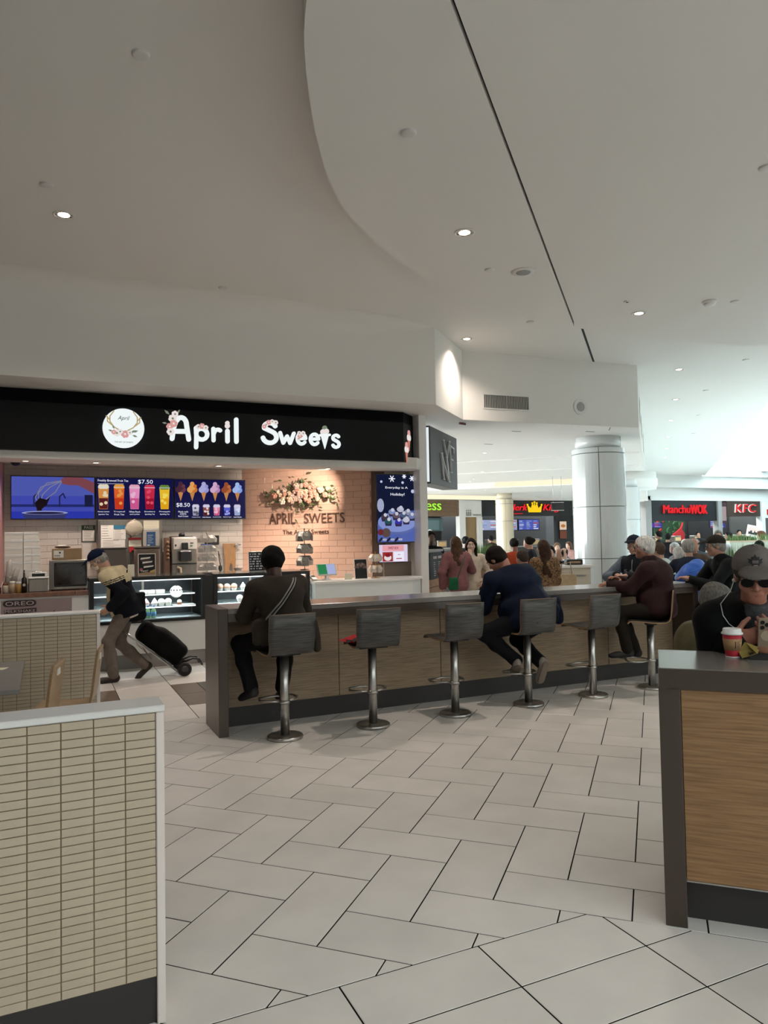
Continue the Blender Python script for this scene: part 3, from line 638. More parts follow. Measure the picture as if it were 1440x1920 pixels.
# ---- display cases
def case(x0, x1, label, stop):
    t = thing('display_case', label, 'display case', (x0, 10.2, 0)); W = x1 - x0
    MB().box(0, W, 0.02, .8, .19, .60, WLAM, .004).build('base_cabinet', None, t); MB().box(.02, W - .0, .04, .78, 0, .19, GREYL).build('plinth', None, t)
    fm = MB(); fm.box(0, W, 0, .78, .60, .635, BLACK); fm.box(0, W, 0, .78, 1.165, 1.20, BLACK)
    fm.box(0, .05, 0, .05, .635, 1.165, BLACK); fm.box(W - .05, W, 0, .05, .635, 1.165, BLACK); fm.box(0, .05, .73, .78, .635, 1.165, BLACK); fm.box(W - .05, W, .73, .78, .635, 1.165, BLACK); fm.build('black_frame', None, t)
    MB().box(.0, W, -.01, .8, 1.201, 1.213, mat('case_top', '#3c3d3c', .15)).build('counter_top', None, t)
    bk = MB()
    for k in range(2): bk.box(.05 + k * (W - .1) / 2, .05 + (k + 1) * (W - .1) / 2 - .008, .755 + .01 * k, .77 + .01 * k, .64, 1.16, mat('sliding_door', '#40464a', .2, var=.3, scale=3))
    bk.build('sliding_doors', None, t)
    MB().box(W / 2 - .015, W / 2 + .015, .74, .754, .64, 1.16, STAIN).build('door_stile', None, t)
    MB().add([(.05, .012, .637), (W - .05, .012, .637), (W - .05, .012, 1.163), (.05, .012, 1.163)], [(0, 1, 2, 3)], CLEAR).build('front_glass', None, t)
    for z in (.79, .955):
        MB().box(.06, W - .12, .12 if z > .9 else .06, .7, z, z + .008, mat('shelf_glass', '#cfe0e0', .1, alpha=.45)).build('shelf', None, t)
        l = MB().box(.06, W - .13, .105 if z > .9 else .05, .12 if z > .9 else .06, z - .006, z + .008, LAMPC).build('led_strip', None, t)
    MB().box(.06, W - .06, .03, .7, .637, .645, mat('case_deck', '#9aa4a8', .3)).build('deck', None, t)
    MB().box(.06, W - .06, .05, .07, 1.15, 1.163, LAMPC).build('led_strip', None, t)
    for z in (.75, .93, 1.14): light('AREA', (x0 + W / 2, 10.2 + .13, z), 2.2 if z < 1 else 4, (.88, .97, 1), W * .8, (math.radians(20), 0, 0), .03, name='case_led')
    return t
case(.50, 1.985, 'glass pastry case with plastic tubs and green bottles beside the walking man', 0)
case(2.10, 3.50, 'glass pastry case with peach cakes behind the seated person in olive brown', 0)
struct(MB().box(1.985, 2.10, 10.22, 10.95, 0, 1.2, BLACK).build('trim_7'))
CREAM = mat('whipped_cream', '#eee9e2', .5, bump=.2, bscale=60); PEACH = mat('peach_cream', '#d8a78c', .5); SPONGE = mat('sponge', '#7a5038', .8); CHOC = mat('chocolate', '#33201a', .5)
def pastry(mb_fn, name, label, cat, loc, group=None):
    t = thing(name, label, cat, loc, 0, group)
    for nm, mb in mb_fn: mb.build(nm, None, t)
    return t
def cakeparts(top, swirl=False, r=.042):
    a = MB().lathe([(r * .8, 0), (r, .035)], 12, mt=PAPER, smooth=False); b = MB()
    if swirl: b.lathe([(r * 1.05, .035), (r * 1.05, .05), (r * .75, .062), (r * .8, .07), (r * .45, .085), (.004, .11)], 12, mt=top)
    else: b.ball((0, 0, .055), (r * 1.15, r * 1.15, .045), top, 12, 8)
    return [('cup_wrapper', a), ('icing', b)]
for k, x in enumerate((2.23, 2.33, 2.43)): pastry(cakeparts(PEACH), 'cupcake', ('round peach cake, leftmost on the top shelf of the right pastry case', 'round peach cake in the middle of its trio behind a price card', 'round peach cake next to the white swirled cakes')[k], 'cake', (x, 10.42, .964), 'peach cakes on the top shelf')
for k, x in enumerate((2.56, 2.66, 2.76)): pastry(cakeparts(CREAM, True), 'cupcake', ('white swirled cake, left one of three on the top shelf', 'white swirled cake, middle one of three on the top shelf', 'white swirled cake nearest the seated person')[k], 'cake', (x, 10.42, .964), 'swirled cakes on the top shelf')
for k, x in enumerate((2.50, 2.59, 2.68)): pastry(cakeparts(CREAM), 'cupcake', ('white mound cake, left one of three on the lower shelf behind the counter corner', 'white mound cake, middle of three on the lower shelf behind the counter corner', 'white mound cake beside the seated person on the lower shelf')[k], 'cake', (x, 10.38, .799), 'white cakes on the lower shelf')
for k, x in enumerate((1.33, 1.42, 1.51)): pastry(cakeparts(CREAM, k == 0), 'cupcake', ('lemon swirled white cake left in the lower row of the left case', 'white iced cake in the middle of the lower row of the left case', 'white mound cake right in the lower row of the left case')[k], 'cake', (x, 10.38, .799), 'white cakes in the left case')
for k, x in enumerate((1.135, 1.22)): pastry(cakeparts(mat('pink_swirl', '#c99a94', .5), True), 'cupcake', ('brown and pink swirled cupcake closest to the walking man', 'pink swirled cupcake in a purple wrapper beside it')[k], 'cupcake', (x, 10.38, .799), 'pink cupcakes in the left case')
pastry([('cup_wrapper', MB().lathe([(.03, 0), (.032, .03)], 12, mt=SPONGE)), ('icing', MB().ball((0, 0, .042), (.032, .032, .026), CREAM, 10, 6))], 'cupcake', 'single small brown and white cake on the tray of the left case', 'cake', (1.66, 10.38, .805))
tr = thing('cake_tray', 'white tray under the single small cake in the left case', 'tray', (1.57, 10.3, .799)); MB().box(0, .3, 0, .25, 0, .006, WPLAS, .002).build('base', None, tr); 
dm = thing('dome_cake', 'white dome cake dotted with dark chocolates on the top shelf', 'cake', (1.635, 10.48, .966))
MB().ball((0, 0, .01), (.088, .088, .085), CREAM, 18, 12).build('icing', None, dm)
for k in range(7): a = -2.6 + k * .5; MB().ball((.08 * math.cos(a), .08 * math.sin(a), .035), .013, CHOC, 6, 4).build('chocolate', None, dm)
MB().ball((0, -.02, .094), .014, CHOC, 6, 4).build('chocolate', None, dm)
for k, x in enumerate((1.19, 1.29, 1.41)):
    t = thing('plastic_tub', ('clear dessert tub, left one on the top shelf of the left case', 'clear dessert tub, middle one on the top shelf of the left case', 'wide clear dessert tub next to the dome cake')[k], 'tub', (x, 10.44, .964), 0, 'dessert tubs on the top shelf')
    w_ = .05 if k < 2 else .06; MB().prism([(-w_ * .8, -.04), (w_ * .8, -.04), (w_ * .8, .04), (-w_ * .8, .04)], 0, .03, CREAM).build('dessert', None, t); MB().box(-w_, w_, -.05, .05, 0.0, .055, WRAP, .004).build('clear_box', None, t)
for k, x in enumerate((1.16, 1.235, 1.31)):
    t = thing('drink_bottle', ('green juice bottle nearest the walking man', 'green juice bottle in the middle of three in the case', 'green juice bottle at the right of three in the case')[k], 'bottle', (x, 10.32, .645), 0, 'green bottles at the bottom of the case')
    MB().lathe([(.03, 0), (.032, .06), (.03, .11), (.014, .135), (.014, .15)], 12, mt=mat('green_juice', '#8fbf8a', .15)).build('body', None, t); MB().lathe([(.0325, .03), (.0325, .085)], 12, mt=mat('bottle_label', '#4a86b0', .5)).build('bottle_label', None, t); MB().lathe([(.016, .15), (.016, .168)], 10, mt=mat('blue_cap', '#2b4a9a', .4)).build('cap', None, t)
for x, z, lab in ((2.33, .964, 'white price card in front of the peach cakes'), (2.66, .964, 'white price card in front of the swirled cakes'), (2.27, .645, 'white price card lying in the right case')): t = thing('price_card', lab, 'card', (x, 10.34, z)); MB().box(-.03, .03, 0, .003, 0, .04, PAPER).build('card', None, t)
# ---- right service counter, white
t = thing('service_counter', 'white service counter under the small pink screen', 'counter', (3.5, 10.0, 0))
mb = MB(); mb.prism([(0.02, .04), (1.60, .04), (1.90, .34), (1.90, .6), (.02, .6)], .12, 1.02, mat('white_counter', '#dfe4e4', .35)); mb.build('cabinet', None, t)
mb = MB(); mb.prism([(0, 0), (1.62, 0), (1.93, .31), (1.93, .65), (0, .65)], 1.02, 1.055, WPLAS); mb.build('worktop', None, t)
mb = MB(); mb.prism([(0.04, .08), (1.58, .08), (1.86, .36), (1.86, .6), (.04, .6)], 0, .12, GREYL); mb.build('plinth', None, t)
def stand(name, label, cat, x0, x1, z0, z1, y, face, pics=None, lean=.12, frame=None):
    t = thing(name, label, cat, (x0, y, z0)); h = z1 - z0; t.rotation_euler = (-lean, 0, 0)
    MB().box(0, x1 - x0, 0, .012, 0, h, frame or PAPER, .002).build('board', None, t); MB().box(.008, x1 - x0 - .008, -.002, .001, .008, h - .008, face).build('printed_sheet', None, t); return t
t = thing('till_terminal', 'white tablet till with green and lilac screen on the white counter', 'till', (3.80, 10.3, 1.055))
MB().lathe([(.08, 0), (.08, .012), (.03, .03), (.03, .1)], 14, mt=WPLAS).build('stand', None, t); s = MB(); s.T = Matrix.Translation((0, 0, .16)) @ Matrix.Rotation(-.5, 4, 'X'); s.box(-.15, .15, 0, .025, -.09, .10, WPLAS, .006); sc_ = s.build('body', None, t)
for x0, x1, c in ((-.135, .0, '2f8f56'), (0, .135, 'b9c2ee')): s = MB(); s.T = Matrix.Translation((0, 0, .16)) @ Matrix.Rotation(-.5, 4, 'X'); s.box(x0, x1, -.003, 0, -.075, .085, glow(c, .8)); s.build('display_panel', None, sc_)
t = thing('card_reader', 'white card reader beside the till terminal', 'card reader', (3.56, 10.15, 1.055)); s = MB(); s.T = Matrix.Rotation(.35, 4, 'X'); s.box(-.04, .04, 0, .16, 0, .035, WPLAS, .006); s.build('body', None, t); s = MB(); s.T = Matrix.Rotation(.35, 4, 'X'); s.box(-.03, .03, .08, .14, .035, .037, BLACK); s.build('display_panel', None, t)
stand('card_holder', 'small cream card box between till and dark menu stand', 'card holder', 4.07, 4.19, 1.055, 1.15, 10.25, mat('cream_card', '#e9dfc6', .7), lean=.05)
t = stand('menu_stand', 'dark upright menu stand with fan of ice creams on the white counter', 'menu', 4.24, 4.45, 1.055, 1.36, 10.26, BLACKM)
mb = MB(); R = random.Random(3)
for k in range(9): a = .5 + k * .27; r = .09; mb.plate([(.105 + r * math.cos(a) - .012, .13 + r * math.sin(a)), (.105 + r * .45 * math.cos(a), .13 + r * .45 * math.sin(a)), (.105 + r * math.cos(a) + .012, .13 + r * math.sin(a))], -.004, -.001, mat('menu_pic_%d' % (k % 3), ('#8c6a58', '#a08a84', '#5d4a4a')[k % 3], .6)); mb.disc(.105 + r * 1.15 * math.cos(a), .13 + r * 1.15 * math.sin(a), .018, -.005, -.001, mat('menu_pic_%d' % ((k + 1) % 3), ('#8c6a58', '#a08a84', '#5d4a4a')[(k + 1) % 3], .6), 8)
mb.build('ice_cream_picture', None, t)
def bagrack(name, label, x, y, z, tiers, H, rad, mt, bw, bh, n, pole, tilt=.2):
    t = thing(name, label, 'display rack', (x, y, z)); MB().lathe([(.07, 0), (.07, .008), (.006, .012), (.006, H), (.012, H + .01), (.004, H + .03)], 12, mt=pole).build('stand', None, t); R = random.Random(int(x * 100)); me = {}
    for zt in tiers:
        MB().tube([(rad * .7 * math.cos(a), rad * .7 * math.sin(a), zt) for a in [k * PI / 6 for k in range(12)]], .004, 6, pole, True).build('hook_ring', None, t)
        for k in range(n):
            a = 2 * PI * k / n + zt * 9 + .2; s = MB(); s.T = Matrix.Rotation(a + PI / 2, 4, 'Z') @ Matrix.Translation((0, -rad * .7, zt)) @ Matrix.Rotation(-tilt, 4, 'X')
            b = bw * R.uniform(.9, 1.1); h = bh * R.uniform(.9, 1.05)
            s.add([(-b * .35, 0, 0), (b * .35, 0, 0), (b * .5, -.004, -h), (-b * .5, -.004, -h), (-b * .3, -.03, -h * .5), (b * .3, -.03, -h * .55), (0, .025, -h * .5)],
                  [(0, 1, 5, 4), (1, 2, 5), (2, 3, 4, 5), (3, 0, 4), (1, 0, 6), (2, 1, 6), (3, 2, 6), (0, 3, 6)], mt, False); s.fix = True; s.build('wrapped_treat', None, t)
    return t
bagrack('treat_rack', 'silver three-tier tower of wrapped treats in front of the blush wall', 3.54, 10.55, 1.213, (.58, .39, .21), .60, .12, FOIL, .115, .15, 8, BLACK)
bagrack('treat_rack', 'clear bags hanging on a revolving rack on the left pastry case', 2.09, 10.6, 1.213, (.54, .40, .27, .14), .56, .13, WRAP, .10, .11, 8, STEEL, .3)
bagrack('treat_rack', 'small brass rack of little treat bags beside the dark menu stand', 4.62, 10.35, 1.055, (.37, .2), .38, .11, mat('treat_bag', '#d9cfc2', .3, bump=.4), .08, .12, 6, GOLD, .1)
t = stand('cake_poster', 'upright poster of stacked chocolate cake slices on the pastry case', 'poster', 1.13, 1.36, 1.213, 1.515, 10.47, BLACKM, lean=.05)
mb = MB()
for k, (x, z, c) in enumerate(((.1, .22, '#e8e2da'), (.1, .19, '#4a2f26'), (.125, .165, '#e8e2da'), (.12, .135, '#3a241e'), (.14, .105, '#efe9e2'))): mb.plate([(x - .07, z), (x + .055, z + .015), (x + .065, z + .035), (x - .065, z + .025)], -.004 - k * .0003, -.001, mat('poster_' + c, c, .6))
mb.disc(.04, .085, .022, -.005, -.001, mat('poster_pink', '#b0606a', .6), 10); mb.plate([(.01, .01), (.22, .01), (.22, .05), (.01, .035)], -.0035, -.001, mat('poster_wood', '#a98a68', .6)); mb.plate([(.15, .06), (.22, .085), (.22, .05), (.16, .04)], -.005, -.001, mat('poster_gold', '#c8a860', .6)); mb.build('cake_picture', None, t); text('TWIST', .03, -.005, .045, .1, .03, PAPER, t, .002)
stand('notice_card', 'small cream notice card beside the cake poster', 'card', 1.0, 1.085, 1.213, 1.37, 10.5, mat('cream_card', '#e9dfc6', .7), lean=.05)
t = stand('menu_board', 'black price board with white rows behind the seated person in olive brown', 'menu', 2.70, 2.95, 1.213, 1.505, 10.62, BLACKM, frame=WPLAS, lean=.06)
mb = MB(); R = random.Random(9)
for r in range(7):
    x = .02
    while x < .2: l = R.uniform(.015, .05); mb.box(x, x + l, -.004, -.002, .03 + r * .036, .048 + r * .036, mat('chalk_white', '#c9cdd6', .8)); x += l + R.uniform(.008, .03)
mb.build('chalk_rows', None, t)
# ---- left counter with milkshake poster
t = thing('side_counter', 'white counter with brown wooden top at the left end of the shop', 'counter', (-.595, 10.25, 0))
MB().box(0, 1.085, .02, .75, 0, 1.0, WLAM, .003).build('cabinet', None, t); BW = mat('brown_wood_top', '#76503f', .35, stretch=(3, 1, 1), var=.25, scale=6)
MB().box(0, .92, -.01, .78, 1.0, 1.055, BW, .003).build('worktop', None, t); MB().box(.925, 1.085, -.01, .78, 1.0, 1.055, BW, .003).build('worktop', None, t)
t = thing('milkshake_poster', 'grey mauve milkshake poster on the front of the left counter', 'poster', (-.52, 10.255, .70)); MB().box(0, .81, 0, .01, 0, .27, mat('mauve_print', '#8d7b7c', .6)).build('printed_sheet', None, t)
INK = mat('dark_print', '#2e2224', .6); PALE = mat('pale_print', '#b3a4a2', .6)
mb = MB(); mb.plate([(x, z) for x, z in arc(.075, .232, .055, .042, 90, 270, 8) + arc(.345, .232, .055, .042, -90, 90, 8)], -.003, 0, INK); mb.plate([(.035, .10), (.40, .115), (.40, .17), (.035, .155)], -.002, 0, INK); mb.build('dark_ground', None, t)
text('OREO', .05, -.004, .207, .32, .05, PALE, t, .003); text('MILKSHAKE', .045, -.004, .118, .34, .035, PALE, t, .003)
mb = MB(); mb.stroke([(.56, .02), (.60, .10)], .012, -.004, 0, PALE); mb.stroke([(.575, .06), (.605, .12)], .01, -.006, 0, INK); mb.build('straw_picture', None, t)
# ---- goods on the left counter
def carton(x0, x1, y0, y1, z0, z1, label, group='white cake cartons in stacks'):
    t = thing('cake_carton', label, 'box', (x0, y0, z0), 0, group); W = x1 - x0; D = y1 - y0; H = z1 - z0
    MB().box(0, W, 0, D, 0, H * .7, PAPER, .002).build('carton', None, t); MB().box(-.001, W + .001, -.002, D + .002, H * .7, H - .001, WPLAS, .002).build('lid', None, t)
LV = ('lowest in', 'second lowest in', 'third from the bottom of', 'third from the top of', 'second from the top of', 'topmost in')
for k in range(8): carton(-.50, -.285, 10.62, 10.9, 1.056 + k * .0965, 1.056 + (k + 1) * .0965, 'white cake carton, %s the tall stack beside the rose panel' % ('lowest in', 'second lowest in', 'third from the bottom of', 'fourth from the bottom of', 'fifth from the bottom of', 'third from the top of', 'second from the top of', 'topmost in')[k])
for k in range(6): carton(-.275, -.18, 10.66, 10.9, 1.056 + k * .098, 1.056 + (k + 1) * .098, 'narrow white cake carton, %s the stack touching the tall stack' % LV[k])
for k in range(6): carton(-.178, -.08, 10.66, 10.9, 1.056 + k * .098, 1.056 + (k + 1) * .098, 'narrow white cake carton, %s the stack behind the ice crusher' % LV[k])
carton(-.275, -.09, 10.66, 10.9, 1.645, 1.735, 'wide white cake carton laid across two narrow stacks'); carton(-.275, -.10, 10.66, 10.9, 1.736, 1.83, 'wide white cake carton on the very top of the right stack')
t = thing('microwave_oven', 'steel countertop oven with dark glass door', 'oven', (.025, 10.5, 1.056)); MB().box(0, .465, .012, .40, 0.012, .40, STAIN, .008).build('body', None, t)
MB().box(.06, .455, 0, .014, .05, .37, BLACK, .01).build('door', None, t); MB().box(.085, .435, -.003, .0, .075, .345, mat('oven_glass', '#2b211b', .1, var=.5, scale=5)).build('door_glass', None, t); MB().box(.0, .06, -.004, .0, .02, .38, mat('oven_trim', '#6f6a66', .4)).build('control_strip', None, t)
for x in (.04, .43):
    for y in (.04, .36): MB().lathe([(.015, 0), (.015, .014)], 8, (x, y, 0), BLACK).build('foot', None, t)
t = thing('shipping_carton', 'brown cardboard box with label on top of the oven', 'box', (.06, 10.55, 1.457)); MB().box(0, .36, 0, .28, 0, .15, CARDB, .003).build('carton', None, t); MB().box(.02, .14, -.002, 0, .03, .125, PAPER).build('shipping_label', None, t); mb = MB(); mb.box(.085, .105, -.004, 0, .085, .105, BLACK); [mb.box(.03 + k * .012, .036 + k * .012, -.004, 0, .045, .065, BLACK) for k in range(6)]; mb.build('label_marks', None, t)
t = thing('snack_pouch', 'flat brown and white pouch lying on the cardboard box', 'pouch', (.19, 10.62, 1.607)); MB().ball((0, 0, .02), (.1, .06, .02), mat('pouch_brown', '#4c3128', .35), 14, 8).build('pouch', None, t); MB().ball((-.01, -.01, .035), (.07, .045, .012), PAPER, 12, 6).build('pouch_label', None, t)
t = thing('ice_crusher', 'silver ice crusher with dark vent in front of the narrow cartons', 'machine', (-.215, 10.38, 1.056)); MB().box(0, .23, .02, .25, 0, .17, STAIN, .008).build('body', None, t); MB().box(-.006, .236, 0, .26, .17, .19, WPLAS, .006).build('rim', None, t); mb = MB(); mb.prism([(.01, .03), (.22, .03), (.21, .22), (.02, .22)], .19, .245, WPLAS); mb.build('hood', None, t); MB().box(.04, .19, .024, .03, .2, .235, BLACK).build('vent', None, t); MB().box(.08, .15, .08, .16, .245, .262, WPLAS, .004).build('lid_knob', None, t)
t = thing('pump_bottle', 'slim black syrup bottle with pump beside the ice crusher', 'bottle', (-.262, 10.36, 1.056)); MB().lathe([(.03, 0), (.032, .12), (.03, .18), (.012, .2), (.01, .25)], 12, mt=BLACK).build('body', None, t); MB().tube([(0, 0, .25), (0, 0, .285), (0, -.03, .285)], .006, 6, BLACK).build('pump', None, t); MB().disc(0, .1, .018, -.034, -.03, PALE, 14).build('bottle_label', None, t)
t = thing('cup_tube', 'wire holder with tilted stacks of clear cups beside the rose panel', 'cup holder', (-.43, 10.5, 1.19)); mb = MB(); [mb.tube([(.075 * math.cos(k * PI / 6), .075 * math.sin(k * PI / 6), z) for k in range(12)], .004, 6, STEEL, True) for z in (0, .07)]; [mb.tube([(.075 * math.cos(k * PI / 4), .075 * math.sin(k * PI / 4), -.135 if k % 2 == 0 else 0), (.075 * math.cos(k * PI / 4), .075 * math.sin(k * PI / 4), .07)], .003, 5, STEEL) for k in range(8)]; mb.build('wire_basket', None, t)
for k, (x, tl, l) in enumerate(((-.02, .06, .26), (.04, .25, .16))):
    s = MB(); s.T = Matrix.Translation((x, 0, .0)) @ Matrix.Rotation(tl, 4, 'Y'); s.lathe([(.034, 0), (.03, l), (.012, l + .03)], 10, mt=WRAP); s.build('cup_stack', None, t)
for k, (x, c, h, nm) in enumerate(((-.475, '#cbbba6', .13, 'cream topping jar at the far left of the wooden counter'), (-.40, '#bfa88a', .15, 'pale topping jar between the cream and the amber jars'), (-.325, '#b48a4c', .14, 'amber topping jar next to the black bottle'))):
    t = thing('topping_jar', nm, 'jar', (x, 10.38, 1.056), 0, 'topping jars on the wooden counter'); MB().lathe([(.034, 0), (.036, h * .7), (.03, h * .8)], 12, mt=mat('jar_' + c, c, .25)).build('jar', None, t); MB().lathe([(.032, h * .8), (.032, h)], 12, mt=PAPER if k else SPONGE).build('lid', None, t)
t = thing('straw_cup', 'dark cup of black and white straws at the counter end', 'cup', (-.555, 10.36, 1.056)); MB().lathe([(.028, 0), (.034, .08)], 12, mt=BLACK).build('cup', None, t)
for k in range(4): MB().tube([(-.01 + .006 * k, 0, .01), (-.05 + .035 * k, -.01, .15)], .004, 5, WPLAS if k % 2 else BLACK).build('straw', None, t)
# ---- back of the shop
def paper(name, label, cat, x0, x1, z0, z1, y, hdr=None, lines=6, mt=PAPER, frame=None, inset=0):
    t = thing(name, label, cat, (x0, y, z0)); W = x1 - x0; H = z1 - z0
    if frame: MB().box(0, W, 0, .012, 0, H, frame, .002).build('frame', None, t)
    MB().box(inset, W - inset, -.002, .003, inset, H - inset, mt).build('printed_sheet', None, t); top = H - inset
    if hdr: MB().box(inset, W - inset, -.004, 0, H * .72, H - inset, hdr).build('header_band', None, t); top = H * .72
    mb = MB(); R = random.Random(int(x0 * 997)); ln = mat('faint_print', '#9a938c', .8) if mt is PAPER else mat('pale_lines', '#b9c6d6', .8)
    for k in range(lines): z = inset + (top - inset) * (k + .6) / lines; mb.box(inset + W * .08, inset + W * R.uniform(.5, .86), -.0045, -.001, z, z + min(.008, H * .03), ln)
    mb.build('print_lines', None, t); return t
t = paper('pass_certificate', 'green topped PASS inspection notice in dark frame on white tiles', 'notice', .50, .707, 1.695, 1.962, YW - .02, mat('notice_green', '#2f4a38', .6), 7, frame=mat('notice_frame', '#3a4a40', .5), inset=.014); text('PASS', .04, -.006, .208, .13, .045, PAPER, t, .003)
paper('notice_sheet', 'pale paper sheet below the PASS notice', 'notice', .51, .745, 1.40, 1.68, YW - .015, None, 8, mat('aged_paper', '#cfc3b4', .8))
t = thing('steel_cooler', 'tall stainless cabinet covered in papers behind the pastry case', 'cooler', (.725, 12.0, 0)); MB().box(0, .97, .22, .58, 0, 2.04, STAIN, .006).build('body', None, t)
MB().box(.02, .48, .2, .222, .1, 2.03, STAIN, .006).build('door', None, t); MB().box(.49, .95, .2, .222, .1, 2.03, STAIN, .006).build('door', None, t)
for x in (.46, .50): MB().tube([(x, .2, .9), (x, .16, .92), (x, .16, 1.3), (x, .2, 1.32)], .01, 6, STEEL).build('handle', None, t)
paper('notice_sheet', 'large white sheet taped at the upper left of the steel cabinet', 'notice', .765, .95, 1.72, 1.95, 12.19); paper('notice_sheet', 'white sheet with blue header taped to the steel cabinet', 'notice', .952, 1.13, 1.727, 1.948, 12.188, mat('notice_blue', '#2f6f92', .6), 5); paper('notice_sheet', 'wide low white sheet below the other two on the steel cabinet', 'notice', .763, 1.12, 1.60, 1.72, 12.187, None, 5)
paper('clipboard_sheet', 'red and cream card hung on the steel cabinet', 'notice', 1.172, 1.36, 1.61, 1.75, 12.15, mat('notice_red', '#b0262a', .6), 4, mat('cream_card', '#e9dfc6', .7))
t = thing('tag_holder', 'small red and black holder under the red and cream card', 'holder', (1.18, 12.15, 1.52)); MB().box(0, .075, 0, .02, 0, .09, mat('notice_red', '#b0262a', .6), .003).build('pocket', None, t); MB().box(.03, .07, -.012, 0, .005, .03, BLACK).build('clip', None, t)
t = thing('plastic_bag', 'crumpled clear plastic bag hanging at the top of the steel cabinet', 'bag', (1.25, 12.1, 1.9)); mb = MB(); R = random.Random(2); mb.ball((0, 0, 0), (.13, .05, .12), mat('clear_bag', '#cfc4b0', .15, alpha=.7, bump=.8, bscale=25), 14, 10); mb.v = [(x + R.uniform(-.015, .015), y, z + R.uniform(-.012, .012)) for x, y, z in mb.v]; mb.build('bag', None, t); MB().tube([(0, 0, .1), (.01, 0, .14)], .02, 6, mat('clear_bag', '#cfc4b0')).build('knot', None, t)
t = thing('towel_dispenser', 'grey wall dispenser carrying a blue instruction card', 'dispenser', (1.383, 12.08, 1.60)); MB().box(0, .25, 0, .11, 0, .29, mat('dispenser_grey', '#a9a49e', .4), .015).build('body', None, t); MB().box(.05, .186, -.003, 0, .012, .238, mat('card_blue', '#254a73', .5)).build('instruction_card', None, t); mb = MB(); [mb.box(.065, .15 - .02 * (k % 2), -.005, -.002, .06 + k * .03, .067 + k * .03, mat('pale_lines', '#b9c6d6', .8)) for k in range(5)]; mb.box(.06, .10, -.005, -.002, .02, .035, PAPER); mb.build('card_print', None, t)
paper('notice_sheet', 'pair of cream notes above the grey dispenser', 'notice', 1.40, 1.64, 1.895, 2.02, 12.19, None, 3, mat('cream_card', '#e9dfc6', .7))
for x0, x1, l in ((.73, 1.09, 'grey insulated delivery bag behind the walking man'), (1.21, 1.56, 'brown grey insulated bag behind the cake poster')):
    t = thing('insulated_bag', l, 'bag', (x0, 11.5, .95)); MB().box(0, x1 - x0, 0, .3, 0, .63, mat('bag_' + l[:5], '#5a544f' if x0 < 1 else '#6b5c50', .6, bump=.1), .02).build('body', None, t); MB().box(-.004, x1 - x0 + .004, -.004, .304, .63, .655, mat('bag_lid', '#4c4642', .6), .008).build('lid', None, t)
t = thing('back_counter', 'steel work counter along the white tiled back wall', 'counter', (-.58, 11.95, 0)); MB().box(0, 1.28, .05, .63, 0, .92, WLAM).build('cabinet', None, t); MB().box(0, 1.28, 0, .63, .92, .95, STAIN, .004).build('worktop', None, t)
t = thing('back_counter', 'steel work counter under the cutting board on the white tiles', 'counter', (2.25, 11.95, 0)); MB().box(0, .75, .05, .55, 0, 1.12, WLAM).build('cabinet', None, t); MB().box(0, .75, 0, .55, 1.12, 1.15, STAIN, .004).build('worktop', None, t)
t = thing('work_table', 'low steel table carrying the insulated bags behind the pastry case', 'table', (.66, 11.4, 0)); MB().box(0, 1.0, 0, .5, .92, .95, STAIN, .004).build('table_top', None, t)
for x in (.04, .96):
    for y in (.04, .46): MB().box(x - .02, x + .02, y - .02, y + .02, 0, .92, STEEL).build('leg', None, t)
t = thing('soft_serve_machine', 'steel soft serve machine with black dispensing head', 'machine', (1.79, 11.9, 0)); MB().box(0, .395, .02, .55, .1, 1.745, STAIN, .012).build('body', None, t); MB().box(.03, .39, 0, .025, 1.55, 1.725, mat('panel_cream', '#c8c3ba', .4), .006).build('control_panel', None, t)
MB().box(.155, .25, -.05, .01, 1.55, 1.66, BLACK, .008).build('dispensing_head', None, t); MB().box(.11, .30, -.09, .01, 1.36, 1.53, BLACK, .02).build('drip_box', None, t); mb = MB(); mb.box(.05, .075, -.006, 0, 1.60, 1.63, BLACK); mb.box(.29, .34, -.006, 0, 1.64, 1.655, BLACK); mb.box(.29, .325, -.006, 0, 1.6, 1.615, mat('led_green', '#2f6a44', .5)); mb.build('buttons', None, t); MB().box(.0, .39, .005, .02, 1.31, 1.33, BLACK).build('seam', None, t)
mb = MB(); mb.box(0.02, .35, .1, .4, 1.745, 1.76, BLACK); mb.lathe([(.05, 1.76), (.05, 1.79), (.03, 1.82)], 12, (.2, .25, 0), BLACK); mb.build('hopper_lid', None, t); MB().tube([(.08, -.01, 1.27), (.13, -.03, 1.25), (.14, -.03, 1.15), (.10, -.02, 1.05)], .02, 8, mat('hose_cream', '#a89a84', .5)).build('hose', None, t)
t = thing('cone_column', 'tall brown cone dispenser column beside the soft serve machine', 'dispenser', (1.70, 11.95, 0)); MB().box(0, .075, 0, .2, 0, 1.74, mat('cone_brown', '#6f5646', .5), .006).build('column', None, t)
for k in range(5): MB().lathe([(.03, 0), (.012, .05)], 8, (.037, -.02, 1.4 + k * .06), mat('wafer', '#8a6a50', .7)).build('cone', None, t)
t = thing('wall_tablet', 'small blue tablet mounted behind the clear bag rack', 'tablet', (2.32, 12.3, 1.50)); MB().box(0, .19, 0, .015, 0, .13, BLACK, .004).build('body', None, t); MB().box(.01, .18, -.002, 0, .01, .12, glow('6f8ae0', .8)).build('display_panel', None, t); MB().tube([(.17, .01, .03), (.3, .05, .0), (.36, .1, -.16), (.34, .1, -.3)], .004, 5, BLACK).build('cable', None, t); MB().box(.06, .12, .015, .3, .05, .09, BLACK).build('arm', None, t)
